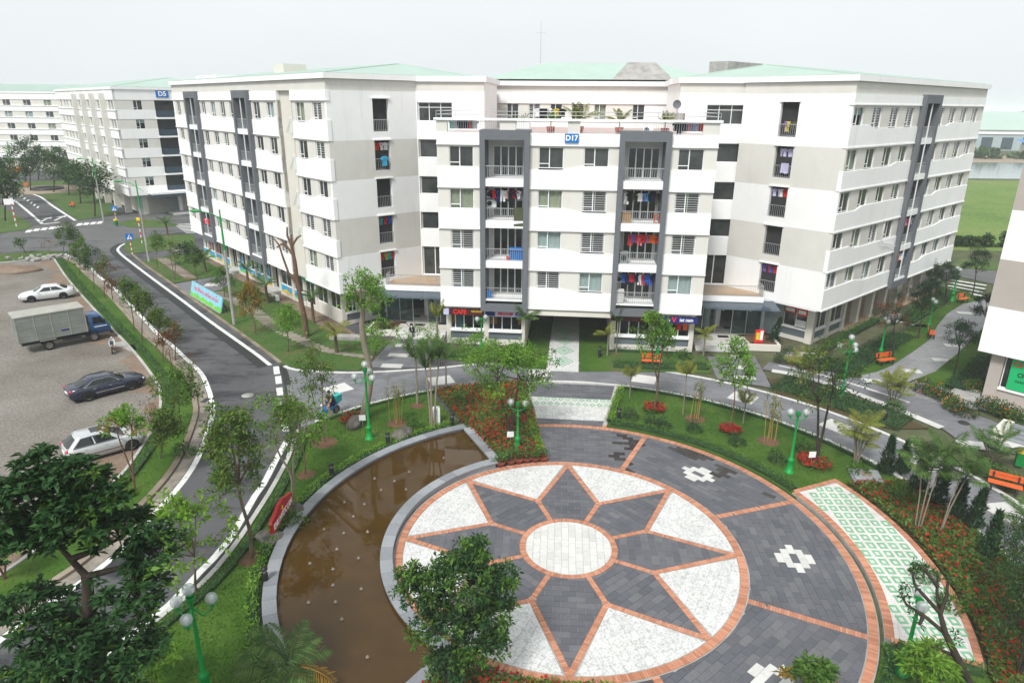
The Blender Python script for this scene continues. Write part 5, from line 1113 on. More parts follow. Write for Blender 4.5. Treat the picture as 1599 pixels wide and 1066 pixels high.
def skeleton(rg, b, stems, H, ch, cr, tips_n, tr, lean=(0, 0), shell=0.5, low=0.0, nlimb=5, wob=0.12):
    """trunk and limbs into b; returns the twig ends"""
    zc = H-ch/2; ctr = np.array([lean[0], lean[1], zc]); nodes = []
    for s_ in range(stems):
        an = 2*math.pi*s_/stems+rg.uniform(0, 1); sp = (0.0 if stems == 1 else cr*0.35)
        top = np.array([lean[0]*0.75+math.cos(an)*sp, lean[1]*0.75+math.sin(an)*sp, H-ch*(0.8 if stems == 1 else 0.7)])
        z1 = top[2]; pts = []; k = 7; ph = rg.uniform(0, 6.3)
        for i in range(k+1):
            t = i/k; w_ = wob*H*0.25*math.sin(math.pi*t*1.3+ph)*t*(1.05-t)*2
            pts.append((top[0]*t**1.3+w_*math.cos(ph), top[1]*t**1.3+w_*math.sin(ph), z1*t-0.1*(i == 0)))
        r0_ = tr*(1 if stems == 1 else 0.72); b.tube(pts, [r0_*(1.25 if i == 0 else 1-0.45*i/k) for i in range(k+1)], 8)
        nl = max(2, nlimb if stems == 1 else nlimb-1)
        for l in range(nl):
            a2 = 2*math.pi*l/nl+rg.uniform(-0.5, 0.5); rr = cr*rg.uniform(0.45, 0.75); ze = zc+ch*rg.uniform(-0.25, 0.32)
            base = np.array(pts[-1 if rg.random() < 0.6 else -2]); e = np.array([ctr[0]+math.cos(a2)*rr+(top[0]-ctr[0])*0.5, ctr[1]+math.sin(a2)*rr+(top[1]-ctr[1])*0.5, ze])
            mid = base*0.5+e*0.5+np.array([math.cos(a2)*rr*0.15, math.sin(a2)*rr*0.15, -0.06*ch]); pth = bez(base, mid, e, 5)
            b.tube(pth, [r0_*0.5*(1-0.75*i/5) for i in range(6)], 6); nodes += pth[2:]
        e = np.array([ctr[0]+rg.normal(0, 0.1)*cr, ctr[1]+rg.normal(0, 0.1)*cr, H-ch*0.12]); pth = bez(pts[-1], (np.array(pts[-1])+e)/2, e, 4); b.tube(pth, [r0_*0.52*(1-0.8*i/4) for i in range(5)], 6); nodes += pth[1:]
    nodes = np.array(nodes); d = unit(rg.normal(0, 1, (tips_n, 3))); d[:, 2] = np.where(d[:, 2] < -0.75+low, -d[:, 2], d[:, 2])
    rad = shell+(1-shell)*rg.random((tips_n, 1))**0.7; lump = 1+0.22*np.sin(d[:, :1]*3.1+d[:, 1:2]*2.3+rg.uniform(0, 6))+rg.normal(0, 0.08, (tips_n, 1))
    T = ctr+d*rad*lump*np.array([cr, cr, ch/2])
    for t in T:
        q = nodes[np.argmin(((nodes-t)**2).sum(1))]; m_ = (q+t)/2+rg.normal(0, 0.05, 3)*cr; b.tube([tuple(q), tuple(m_), tuple(t)], [tr*0.16, tr*0.10, tr*0.05], 4, cap=False)
    return T
VSEED = [100]
def tree(label, base, H, cr, ch, tr, tips, lpt, L, Wd, mat='leaf_mid', bk='bark', name='tree', group=None, stems=1, lean=(0, 0), whorl=False, clr=None, shell=0.45, low=0.0, nlimb=5, extra=None, wob=0.12, cat='tree', droop=0.15, flat=0.8):
    VSEED[0] += 1; rg = np.random.default_rng(VSEED[0]); e = empty(name, (base[0], base[1], 0.03), 0, label, cat, group)
    b = MB(); T = skeleton(rg, b, stems, H, ch, cr, tips, tr, lean, shell, low, nlimb, wob); b.build('trunk', M[bk], e)
    lpt = int(lpt*1.5); V = cluster_leaves(rg, T, lpt, L, Wd, clr if clr else cr*0.22, whorl, flat, droop)
    mats = [M[mat]]; mi = None
    if extra:
        mats.append(M[extra[0]]); k = rg.random(len(T)) < extra[1]; mi = np.repeat(k.astype(int), lpt)
    inst(quads_mesh('crown', V, 4, mats, mi), 'crown', e); return e
def spec(bx, by, tx, ty):
    """ground point, height and sideways lean of something upright seen between two pixels"""
    p = G(bx, by); X, Z = GZ(tx, ty, p[1]); return p, Z, X-p[0]
def ptree(label, bx, by, tx, ty, cw, chf, tr, tips, lpt, L, Wd, **k):
    p, H, ln = spec(bx, by, tx, ty); dist = math.hypot(p[1], CAM_H-H/2); cr = cw/2*dist/FPX
    return tree(label, p, H, cr, H*chf, tr, tips, lpt, L, Wd, lean=(ln*0.9, 0), **k)
# --- large trees in the foreground
def blob_tree(label, bp, Y, fork, tr, blobs, dens, lpt, L, Wd, mat, bk, clr, whorl=False, extra=None, flat=0.8, seed=1):
    """tree whose foliage masses are given one by one: pixel centre, radius in metres, depth offset"""
    rg = np.random.default_rng(seed); e = empty('tree', (bp[0], bp[1], 0.03), 0, label, 'tree'); b = MB(); o_ = np.array([bp[0], bp[1], 0.0])
    f = [np.array([GZ(x, y, Y)[0], Y, GZ(x, y, Y)[1]])-o_ for x, y in fork]; pts = [np.array([0, 0, -0.1])]+f
    sp_ = []
    for a, c in zip(pts[:-1], pts[1:]): sp_ += [a+(c-a)*t for t in (0, 0.33, 0.66)]
    sp_.append(pts[-1]); sp_ = [q+rg.normal(0, 0.04, 3) for q in sp_]; b.tube([tuple(q) for q in sp_], [tr*(1.15-0.6*i/len(sp_)) for i in range(len(sp_))], 9); nodes = [tuple(q) for q in sp_[len(sp_)//2:]]; T = []
    for (x, y, r_, dy) in blobs:
        X, Z = GZ(x, y, Y+dy); c = np.array([X, Y+dy, Z])-o_; q = np.array(nodes[:len(sp_)]); low_ = [n_ for n_ in nodes if n_[2] < c[2]+0.1*r_] or nodes; q = np.array(low_); a = q[np.argmin(((q-c)**2).sum(1))]
        pth = bez(a, (a+c)/2+np.array([0, 0, -0.12*r_]), c+np.array([0, 0, -0.15*r_]), 5); b.tube(pth, [tr*0.5*(1-0.12*i) for i in range(6)], 7); nodes += pth[2:]; n = int(dens*r_**2)
        d = unit(rg.normal(0, 1, (n, 3))); d[:, 2] = np.where(d[:, 2] < -0.3, -d[:, 2]*0.6, d[:, 2]); t_ = c+d*(0.5+0.5*rg.random((n, 1))**0.6)*r_*(1+rg.normal(0, 0.10, (n, 1)))*np.array([1, 1, flat]); T.append(t_); pn = np.array(pth[2:])
        for t in t_: q = pn[np.argmin(((pn-t)**2).sum(1))]; b.tube([tuple(q), tuple((q+t)/2+rg.normal(0, 0.06, 3)), tuple(t)], [tr*0.11, tr*0.07, tr*0.04], 4, cap=False)
    b.build('trunk', M[bk], e); T = np.concatenate(T); V = cluster_leaves(rg, T, lpt, L, Wd, clr, whorl); k = rg.random(len(T)) < (extra[1] if extra else 0)
    inst(quads_mesh('crown', V, 4, [M[mat]]+([M[extra[0]]] if extra else []), np.repeat(k.astype(int), lpt)), 'crown', e); return e
blob_tree('large dark leaved tree filling the lower left corner', (GZ(140, 960, 14.3)[0], 14.3), 14.3, [(138, 965), (134, 900)], 0.19, [(70,820,1.25,0.2),(130,790,1.2,0.4),(40,770,0.9,0.0),(95,745,0.75,0.3),(57,722,0.45,0.2),(185,835,0.9,0.5),(240,865,0.85,0.7),(210,930,0.9,0.0),(40,960,1.0,-0.3),(110,1010,1.2,-0.5),(190,1030,1.1,-0.4),(60,1060,1.0,-0.5),(150,1085,1.0,-0.6),(15,850,0.8,0.0)], 52, 20, 0.225, 0.095, 'leaf_dark', 'bark_dark', 0.05, True, ('leaf_mid', 0.10), 0.72, 11)
blob_tree('round glossy green tree in front of the pond end, low centre', G(700, 1090), 18.3, [(700, 1050), (712, 1000)], 0.12, [(735,905,1.05,0.3),(738,860,0.6,0.4),(660,925,0.85,0.0),(690,975,1.0,-0.2),(770,955,0.8,0.2),(745,1000,0.95,0.0),(640,900,0.5,0.1),(790,905,0.5,0.3),(705,890,0.7,0.5),(705,1035,0.8,-0.2),(775,1010,0.5,0.0)], 62, 34, 0.17, 0.075, 'leaf_mid', 'bark_dark', 0.22, False, ('leaf_dark', 0.55), 0.85, 12)
ptree('lime leaved young tree between road and four globe lamp', 306, 925, 290, 768, 108, 0.78, 0.06, 62, 16, 0.22, 0.10, mat='leaf_lime', bk='bark', clr=0.24, shell=0.5)
ptree('fork trunked green tree at the bend of the road', 393, 872, 355, 632, 100, 0.62, 0.10, 95, 24, 0.22, 0.085, mat='leaf_olive', bk='bark', clr=0.33, extra=('leaf_mid', 0.4))
ptree('twisted pale trunk tree beside the red sign', 456, 782, 442, 612, 96, 0.6, 0.10, 80, 22, 0.19, 0.07, mat='leaf_olive', bk='bark_pale', clr=0.32, stems=2, wob=0.3, extra=('leaf_bright', 0.3))
ptree('slim sapling in a round soil patch on the pond lawn', 507, 692, 488, 545, 62, 0.55, 0.05, 46, 18, 0.2, 0.075, mat='leaf_olive', bk='bark', clr=0.27, stems=2)
ptree('thin brown stemmed sapling near the road edge', 477, 742, 462, 628, 60, 0.45, 0.045, 40, 18, 0.18, 0.07, mat='leaf_bright', bk='bark_red', clr=0.27)
ptree('thick grey trunk tree with pruned top behind the globe lamp', 568, 655, 572, 424, 72, 0.30, 0.26, 40, 26, 0.22, 0.09, mat='leaf_bright', bk='bark_pale', clr=0.4, wob=0.35, nlimb=4, stems=1)
ptree('tufted regrowth tree beside the left entrance path', 583, 560, 590, 500, 60, 0.8, 0.10, 36, 20, 0.2, 0.09, mat='leaf_bright', bk='bark', clr=0.3)
ptree('broad fresh green tree in the red flower bed', 796, 684, 800, 533, 128, 0.60, 0.12, 150, 28, 0.17, 0.075, mat='leaf_bright', bk='bark_dark', clr=0.36, stems=2, extra=('leaf_mid', 0.3))
ptree('slender green tree left of the broad flower bed tree', 752, 612, 742, 512, 60, 0.72, 0.06, 55, 22, 0.18, 0.08, mat='leaf_bright', bk='bark', clr=0.28)
ptree('leafy shrub tree by the dark motorbike at the left entrance', 655, 566, 660, 508, 70, 0.85, 0.05, 42, 18, 0.18, 0.07, mat='leaf_bright', bk='bark', clr=0.3)
ptree('twin stemmed tufted tree in a red flower ring', 1021, 641, 1028, 487, 62, 0.50, 0.10, 62, 28, 0.2, 0.09, mat='leaf_mid', bk='bark', clr=0.30, stems=2, wob=0.3, extra=('leaf_lime', 0.4))
ptree('thin stemmed light green sapling in a red flower ring', 1140, 674, 1154, 532, 62, 0.52, 0.05, 56, 24, 0.2, 0.085, mat='leaf_bright', bk='bark_red', clr=0.30)
ptree('dark twin trunked tree with sparse crown by the two globe lamp', 1274, 722, 1290, 540, 104, 0.50, 0.12, 80, 18, 0.19, 0.07, mat='leaf_olive', bk='bark_dark', clr=0.34, stems=2, wob=0.3, extra=('leaf_dark', 0.4))
# leaning tree low on the right
e = empty('tree', (*G(1522, 1078), 0.03), 0, 'bare limbed dark leaning tree over the green tiled strip', 'tree'); b = MB(); q0 = Vector(e.location); pw = lambda x, y, Y=18.0: tuple(Vector((GZ(x, y, Y)[0], Y, GZ(x, y, Y)[1]))-q0)
b.tube([(0,0,-0.1), pw(1494,1025), pw(1476,988), pw(1468,957,18.2), pw(1463,926,18.4), pw(1464,892,18.5)], [0.13,0.12,0.10,0.075,0.05,0.025], 8)
for pts in ([(1476,988),(1442,960),(1416,944),(1408,930)], [(1468,957),(1442,928),(1429,915),(1424,893)], [(1494,1025),(1455,1008)], [(1464,915),(1445,890),(1430,878)], [(1468,957),(1478,930),(1480,905)], [(1442,960),(1436,975)]): b.tube([pw(x, y, 18.1) for x, y in pts], [0.075-0.06*i/len(pts) for i in range(len(pts))], 6)
b.build('trunk', M['bark_dark'], e); T = np.array([pw(x, y, 18.1) for x, y in ((1410,930),(1416,926),(1422,945),(1424,957),(1431,878),(1424,893),(1440,885),(1436,975),(1430,915),(1420,912),(1480,905),(1490,985),(1495,1000),(1464,890),(1474,940),(1412,915))]); inst(quads_mesh('crown', cluster_leaves(np.random.default_rng(3), T, 16, 0.14, 0.06, 0.13), 4, M['leaf_dark']), 'crown', e)
tree('dense dark shrub tree at the lower right corner', G(1590, 1060), 5.6, 1.5, 4.6, 0.08, 190, 24, 0.13, 0.05, 'leaf_dark', 'bark_dark', clr=0.34, stems=3, extra=('leaf_olive', 0.15))
tree('dark feathery tree on the right edge behind the flower bed', G(1585, 950), 4.6, 1.5, 3.9, 0.08, 110, 22, 0.15, 0.05, 'leaf_dark', 'bark_dark', clr=0.35, stems=3, extra=('leaf_olive', 0.25))
tree('bright lime bush at the lower right edge', G(1440, 1092), 2.3, 0.85, 2.0, 0.05, 46, 22, 0.26, 0.07, 'leaf_lime', 'bark', whorl=True, clr=0.06, stems=3, name='bush', cat='bush')
tree('dark rosette leaved bush at the bottom edge of the plaza', G(1262, 1104), 1.8, 0.8, 1.2, 0.05, 26, 18, 0.30, 0.09, 'leaf_mid', 'bark', whorl=True, clr=0.06, stems=3, name='bush', cat='bush', extra=('leaf_ochre', 0.1))
tree('light green bush at the bottom left by the lawn', G(235, 1090), 2.2, 0.7, 1.5, 0.04, 24, 18, 0.26, 0.09, 'leaf_lime', 'bark', whorl=True, clr=0.06, stems=2, name='bush', cat='bush')
# --- trees of the strip between car park and road
strip_trees = [(98,402,98,348,34,.75,'leaf_far','dark tree at the road corner above the car park'), (146,452,142,383,50,.72,'leaf_dark','bushy dark tree behind the truck cab, nearest the crossing'), (163,464,160,399,34,.7,'leaf_red','red tinted tree in the strip beside the road'), (176,470,172,433,22,.6,'leaf_red','low reddish shrub tree beside the red tinted tree'), (209,517,200,436,34,.6,'leaf_mid','straight stemmed green tree opposite the blue truck'), (222,533,222,452,30,.55,'leaf_olive','thin yellowish tree next to the straight stemmed tree'), (247,540,245,482,34,.6,'leaf_olive','olive leaved tree near the parked scooter'), (274,562,272,506,22,.5,'leaf_red','red topped bare shrub at the road kerb'), (255,566,255,520,26,.5,'leaf_red','second red shrub behind the road kerb'), (124,430,122,372,28,.7,'leaf_mid','small green tree at the strip end near the crossing'), (283,668,272,570,62,.72,'leaf_mid','dense green tree in the strip beside the dark blue car'), (250,716,256,640,44,.7,'leaf_olive','twiggy small tree behind the silver hatchback'), (106,408,116,356,26,.7,'leaf_far','slender tree beside the crossing at the strip corner')]
for i, (bx, by, tx, ty, cw, cf, mt, lab) in enumerate(strip_trees):
    sparse = mt == 'leaf_red'
    ptree(lab, bx, by, tx, ty, cw, cf, 0.05, 20 if sparse else 48, 12 if sparse else 20, 0.22, 0.09, mat=mt, bk='bark_red' if sparse else 'bark', clr=0.34, group='trees of the car park strip', extra=('leaf_olive', 0.3))
for i, (bx, by, tx, ty, lab) in enumerate(((211, 766, 190, 636, 'two stemmed pruned tree with tufts in front of the silver hatchback'), (8, 905, -4, 845, 'pruned young tree at the left edge of the strip'))):
    ptree(lab, bx, by, tx, ty, 60, 0.32, 0.07, 30, 22, 0.22, 0.09, mat='leaf_bright', bk='bark_red', clr=0.26, stems=2, extra=('leaf_ochre', 0.15), group='trees of the car park strip')
# twiggy bare shrubs in the strip
for i, (bx, by, h, lab) in enumerate(((268, 575, 2.4, 'bare brown shrub by the road kerb'), (300, 590, 2.2, 'bare twig bush on the road kerb bend'), (240, 680, 2.6, 'leafless bush behind the hatchback'), (134, 790, 2.2, 'leafless twigs below the hatchback'))):
    tree(lab, G(bx, by), h, 0.8, h*0.8, 0.03, 40, 3, 0.12, 0.05, 'leaf_red', 'bark_red', name='bush', cat='bush', stems=4, group='bare bushes')
# --- left garden
ptree('young tree beside the street lamp at the crossing', 246, 419, 243, 365, 28, .55, 0.04, 34, 18, 0.22, 0.09, mat='leaf_mid', clr=0.34)
ptree('sparse tree left of the grey garden cross path', 273, 437, 268, 375, 24, .5, 0.06, 18, 14, 0.22, 0.09, mat='leaf_olive', clr=0.3, stems=2)
ptree('dark round tree behind the nursery billboard', 308, 447, 300, 380, 34, .6, 0.05, 50, 20, 0.22, 0.09, mat='leaf_dark', clr=0.36, extra=('leaf_mid', 0.4))
ptree('drooping green tree right of the nursery billboard', 350, 465, 347, 412, 32, .75, 0.05, 46, 20, 0.25, 0.06, mat='leaf_mid', clr=0.34, droop=0.6)
ptree('ochre leaved conical tree on the garden lawn', 399, 523, 388, 441, 42, .68, 0.06, 70, 22, 0.22, 0.07, mat='leaf_ochre', bk='bark', clr=0.3, droop=0.7, extra=('leaf_mid', 0.3))
ptree('bright green double tufted tree near the plank path', 450, 550, 446, 474, 34, .68, 0.06, 56, 24, 0.24, 0.06, mat='leaf_bright', bk='bark', clr=0.3, droop=0.6)
# bare trunk
p, H, ln = spec(478, 526, 460, 346); e = empty('bare_tree', (*p, 0.03), 0, 'tall bare reddish trunk with lopped branches before the left wing', 'tree'); b = MB()
b.tube([(0,0,-0.1),(0.05,0,1.5),(-0.15,0,3.2),(-0.3,0,5.0),(-0.35,0,6.6),(-0.5,0,8.0),(-0.4,0,8.8)], [0.27,0.21,0.20,0.18,0.16,0.12,0.06], 9)
for pts in ([(-0.3,0,4.6),(-1.0,0.1,5.6),(-1.3,0.1,6.8),(-1.5,0,7.9),(-1.9,0,8.5)], [(-0.38,0,7.0),(-0.9,0.2,7.7),(-1.3,0.2,8.3),(-1.7,0.3,8.4)], [(-0.48,0,7.8),(0.0,0.1,8.5),(0.35,0.1,8.7)], [(-0.5,0,7.9),(-0.75,0,8.7),(-0.7,0,9.4)], [(-0.9,0.2,7.7),(-1.3,0,8.0),(-1.7,0,7.7)]): b.tube(pts, [0.115-0.08*i/len(pts) for i in range(len(pts))], 6)
b.build('trunk', M['bark_red'], e); V = cluster_leaves(np.random.default_rng(5), np.array([(0.2,0,0.6),(-0.2,0.2,1.0)]), 30, 0.25, 0.1, 0.4); inst(quads_mesh('regrowth', V, 4, M['leaf_bright']), 'regrowth', e)
# --- pines along the right garden path
for bx, by, tx, ty, lab in ((1393,560,1403,464,'reddish thin pine beside the two globe lamp'), (1434,529,1446,440,'dark pine between the globe lamps on the garden lawn'), (1474,478,1482,408,'pine beside the far end of the arcade'), (1460,470,1466,410,'thin pine close to the arcade pillars'), (1517,465,1533,386,'tall pine at the zebra crossing by the field'), (1490,586,1507,496,'nearest pine on the lawn right of the garden path'), (1540,540,1545,452,'pine half hidden by the block at the right edge'), (1452,490,1457,432,'slim dark pine behind the garden bench')):
    p, H, ln = spec(bx, by, tx, ty); sparse = 'reddish' in lab
    tree(lab, p, H, 1.25, H*0.55, 0.07, 34, 70, 0.22, 0.03, 'leaf_red' if sparse else 'leaf_pine', 'bark_dark', name='pine_tree', lean=(ln, 0), clr=0.30, shell=0.35, group='pines along the garden path', flat=0.55, droop=0.0, extra=('leaf_pine', 0.6))
# --- far left trees
for bx, by, tx, ty, cw, lab in ((8,345,8,268,40,'big dark tree at the left edge by the far road'), (4,320,2,245,44,'broad tree at the left edge behind the barrier'), (40,283,38,214,44,'tall tree before the farthest block'), (48,298,44,244,34,'round tree near the orange banner'), (84,300,82,240,36,'tree beside the round paved court'), (108,305,104,256,38,'leaning tree beside the far benches'), (126,318,122,258,40,'dark tree third from the corner of the D5 block'), (148,338,142,252,40,'nearest dark tree at the corner of the D5 block'), (60,280,62,232,40,'pale tree in front of the far block windows'), (90,276,92,228,30,'feathery tree between the two far blocks')):
    ptree(lab, bx, by, tx, ty, cw, 0.62, 0.14, 60, 16, 0.5, 0.22, mat='leaf_far', bk='bark_dark', clr=0.95, group='trees along the far road', extra=('leaf_dark', 0.4))
ptree('small slanting sapling on the far verge', 40, 396, 30, 372, 16, 0.6, 0.06, 12, 12, 0.3, 0.12, mat='leaf_far', bk='bark', clr=0.4); ptree('bare twiggy bush at the verge of the crossing', 76, 396, 74, 372, 22, 0.8, 0.03, 24, 3, 0.2, 0.08, mat='leaf_red', bk='bark_pale', stems=4, name='bush', cat='bush')
# --- tree belts on the horizon
def belt(name, label, x0, x1, y, h, n, seed, sz=1.0):
    rg = np.random.default_rng(seed); T = []
    for i in range(n):
        x = rg.uniform(x0, x1); hh = h*rg.uniform(0.5, 1.15); k = 14
        T.append(np.stack([x+rg.normal(0, h*0.35, k), y+rg.normal(0, 12*sz**2, k), hh*rg.uniform(0.15, 1, k)], 1))
    T = np.concatenate(T); V = cluster_leaves(rg, T, int(9/sz**0.6), 3.2*sz, 2.2*sz, 2.6*sz, flat=0.8); o = inst(quads_mesh(name, V, 4, M['leaf_far']), name); tag(o, label, 'trees', kind='stuff')
belt('tree_belt', 'hazy belt of trees on the horizon at right', 250, 1100, 640, 15, 110, 3); belt('tree_belt', 'scrubby growth along the far pond bank', 130, 420, 285, 3.2, 70, 4, 0.5); belt('tree_belt', 'hazy trees on the left horizon', -900, -330, 700, 16, 60, 6); belt('reed_fringe', 'reeds and creepers along the near edge of the field', 58, 130, 99, 1.9, 60, 8, 0.16)
# --- palms
FR_ = {}
def frond_mesh(L, n, mat, droop, wid, seed):
    k = (L, n, mat, droop, wid, seed)
    if k in FR_: return FR_[k]
    rg = np.random.default_rng(seed); t = np.linspace(0.12, 1, n); X = L*t*(1-0.12*droop*t); Z = L*(0.55*t-droop*0.75*t*t)
    P = np.stack([X, 0*X, Z], 1); P2 = np.repeat(P, 2, axis=0); sgn = np.tile([1, -1], n); tt = np.repeat(t, 2); N = 2*n
    D = np.stack([0.55+0*tt, sgn*1.0, -0.25*tt-0.15+rg.normal(0, 0.12, N)], 1); ll = wid*np.sin(np.pi*(0.12+0.80*tt))*rg.uniform(0.85, 1.1, N)
    V = leaf_quads(P2, D, np.tile([0, 0, 1.0], (N, 1)), ll, np.full(N, 0.045*L**0.5), 0.15, 0.25)
    r = MB(); r.tube([tuple(q) for q in np.vstack([[0, 0, 0], P[::3]])], [0.022*L**0.5*(1-0.8*i/(len(P[::3]))) for i in range(len(P[::3])+1)], 4, cap=False)
    rv = np.array(r.v); q = np.array([f for f in r.f]).reshape(-1); V = np.concatenate([V, rv[q]]); FR_[k] = quads_mesh('frond', V, 4, M[mat]); return FR_[k]
def palm(label, base, stems, L, n, mat='leaf_palm', droop=0.6, wid=0.45, tr=0.06, bk='bark_pale', seed=1, name='palm', group=None, el=(-0.1, 0.9), dry=0):
    rg = random.Random(seed); e = empty(name, (base[0], base[1], 0.03), 0, label, 'palm', group)
    for (dx, dy, h) in stems:
        MB().tube([(dx*0.25, dy*0.25, -0.05), (dx*0.5, dy*0.5, h*0.5), (dx, dy, h)], [tr*1.2, tr, tr*0.8], 7).build('trunk', M[bk], e)
        for i in range(n):
            mt = 'leaf_frond_dry' if i < dry else mat
            o = inst(frond_mesh(L, 22, mt, droop, wid, rg.randint(1, 3)), 'frond', e, (dx, dy, h), 2*math.pi*i/n+rg.uniform(-0.3, 0.3)); o.rotation_euler[1] = -rg.uniform(*el) if i >= dry else 0.5; s_ = rg.uniform(0.75, 1.1); o.scale = (s_, s_, s_)
    return e
palm('feathery palm with one orange frond at the bottom by the pond', G(440, 1092), [(0,0,1.0),(0.3,0.15,1.3)], 1.9, 9, droop=0.75, wid=0.62, seed=3, dry=1)
def ppalm(label, bx, by, ty, L, n, stems=None, **k):
    p, H, ln = spec(bx, by, bx, ty); h = max(0.3, H-L*0.5); return palm(label, p, stems(h) if stems else [(0, 0, h)], L, n, **k)
clump = lambda q, f=0.35: (lambda h: [(q*math.cos(a)*f, q*math.sin(a)*f, h*(0.75+0.25*math.cos(a*1.7))) for a in (0.3, 1.6, 2.8, 4.1, 5.3)])
ppalm('tall single stemmed palm before the ring path, middle of the palm group', 652, 632, 545, 1.5, 10, droop=0.15, el=(0.4, 1.0), tr=0.07, seed=4); ppalm('three stemmed palm in front of the red flower bed', 675, 668, 540, 1.5, 8, lambda h: [(0,0,h),(0.5,0.5,h*0.95),(-0.35,0.4,h*0.8)], droop=0.15, el=(0.4, 1.0), tr=0.06, seed=5)
ppalm('slim palm at the right end of the palm group', 697, 610, 548, 1.2, 8, droop=0.2, el=(0.4, 1.0), tr=0.06, seed=6)
ppalm('upright palm at the left corner of the cafe', 684, 555, 483, 1.4, 9, droop=0.25, el=(0.5, 1.1), mat='leaf_palm_yellow', seed=7, tr=0.08); ppalm('leaning palm at the right corner of the passage shop, left side', 820, 548, 482, 1.5, 9, droop=0.5, seed=8, mat='leaf_palm')
ppalm('broad leaved palm at the left corner of the right shops', 962, 552, 488, 1.6, 7, droop=0.3, el=(0.5, 1.1), seed=9); ppalm('small arching palm beside the passage mouth, right side', 948, 556, 512, 1.2, 7, droop=0.6, seed=10, mat='leaf_palm_yellow')
ppalm('yellow green palm in the planter by the right lobby steps', 1098, 556, 512, 1.3, 11, droop=0.7, mat='leaf_palm_yellow', seed=11); ppalm('golden areca clump by the ramp of the right lobby', 1252, 605, 548, 1.3, 6, clump(1, 0.5), droop=0.4, mat='leaf_palm_yellow', seed=12, tr=0.04)
ppalm('areca clump at the end of the triangular hedge bed', 1392, 632, 583, 1.2, 5, clump(1, 0.5), droop=0.5, mat='leaf_palm_yellow', seed=13, tr=0.04); ppalm('thin yellow areca on the lawn by the ring path', 1336, 724, 645, 1.2, 5, clump(1, 0.35), droop=0.5, mat='leaf_palm_yellow', seed=14, tr=0.035); ppalm('areca clump by the steps at the right edge', 1548, 720, 672, 1.1, 5, clump(1, 0.6), droop=0.5, seed=15, tr=0.04)
ppalm('grey green feathery palm among the dark cypresses', 1432, 830, 690, 1.35, 9, lambda h: [(0,0,h*0.8),(0.5,0.1,h),(-0.4,0.2,h*0.9)], droop=0.45, wid=0.6, seed=16, tr=0.03); ppalm('second feathery palm leaning right of the cypresses', 1462, 835, 715, 1.3, 7, lambda h: [(0.6,0.1,h),(1.0,0.4,h*0.8)], droop=0.5, wid=0.6, seed=17, tr=0.03); ppalm('drooping palm at the right edge below the orange bench', 1592, 838, 790, 1.5, 8, droop=0.7, seed=18)
for bx, by, ty, L, lab in ((321,424,396,1.6,'first palm beside the nursery windows'),(388,446,410,1.8,'dark palm by the nursery steps'),(418,474,432,1.7,'arching palm beside the air conditioner on the nursery wall'),(490,505,452,1.6,'palm at the corner of the left wing'),(526,552,505,1.5,'palm bush at the end of the plank path'),(262,368,340,2.0,'palm on the lawn island by the far zebra crossing')):
    ppalm(lab, bx, by, ty, L, 11, droop=0.7, seed=bx, tr=0.14, bk='bark', mat='leaf_palm' if by != 552 else 'leaf_palm_yellow')
for bx, by, ty, lab in ((983,622,578,'young palm at the left end of the ring lawn'),(1066,648,575,'young palm between bamboo and twin stemmed tree'),(1160,662,620,'young palm beside the red ringed sapling')):
    ppalm(lab, bx, by, ty, 1.0, 8, droop=0.3, el=(0.3, 1.0), mat='leaf_palm_yellow', seed=bx, tr=0.04)
def bamboo(label, bx, by, ty, n, seed):
    p, H, ln = spec(bx, by, bx, ty); rg = np.random.default_rng(seed); e = empty('bamboo_clump', (*p, 0.04), 0, label, 'bamboo', 'bamboo clumps on the lawns')
    MB().lathe([(0.65, 0.02), (0.5, 0.06), (0.0, 0.09)], 14).build('soil_patch', M['soil'], e); T = []
    for i in range(n):
        a, r_ = rg.uniform(0, 6.3), rg.uniform(0.1, 0.45); x, y = r_*math.cos(a), r_*math.sin(a); h = H*rg.uniform(0.75, 1.05); d = rg.normal(0, 0.12, 2)
        MB().tube([(x, y, 0), (x+d[0]*0.4, y+d[1]*0.4, h*0.5), (x+d[0], y+d[1], h)], [0.028, 0.024, 0.012], 5).build('cane', M['bamboo'], e)
        for q in range(5): z = h*rg.uniform(0.5, 1.0); T.append((x+d[0]*z/h, y+d[1]*z/h, z))
    inst(quads_mesh('leaves', cluster_leaves(rg, np.array(T), 9, 0.20, 0.04, 0.18, droop=0.3), 4, M['leaf_olive']), 'leaves', e)
for bx, by, ty, n, lab in ((706,663,588,7,'bamboo clump in a soil ring left of the palms') if False else (620,662,590,7,'bamboo clump in a soil ring on the pond lawn'),(1085,655,592,6,'first bamboo clump on the ring lawn'),(1200,690,615,8,'second bamboo clump on the ring lawn')): bamboo(lab, bx, by, ty, n, bx)
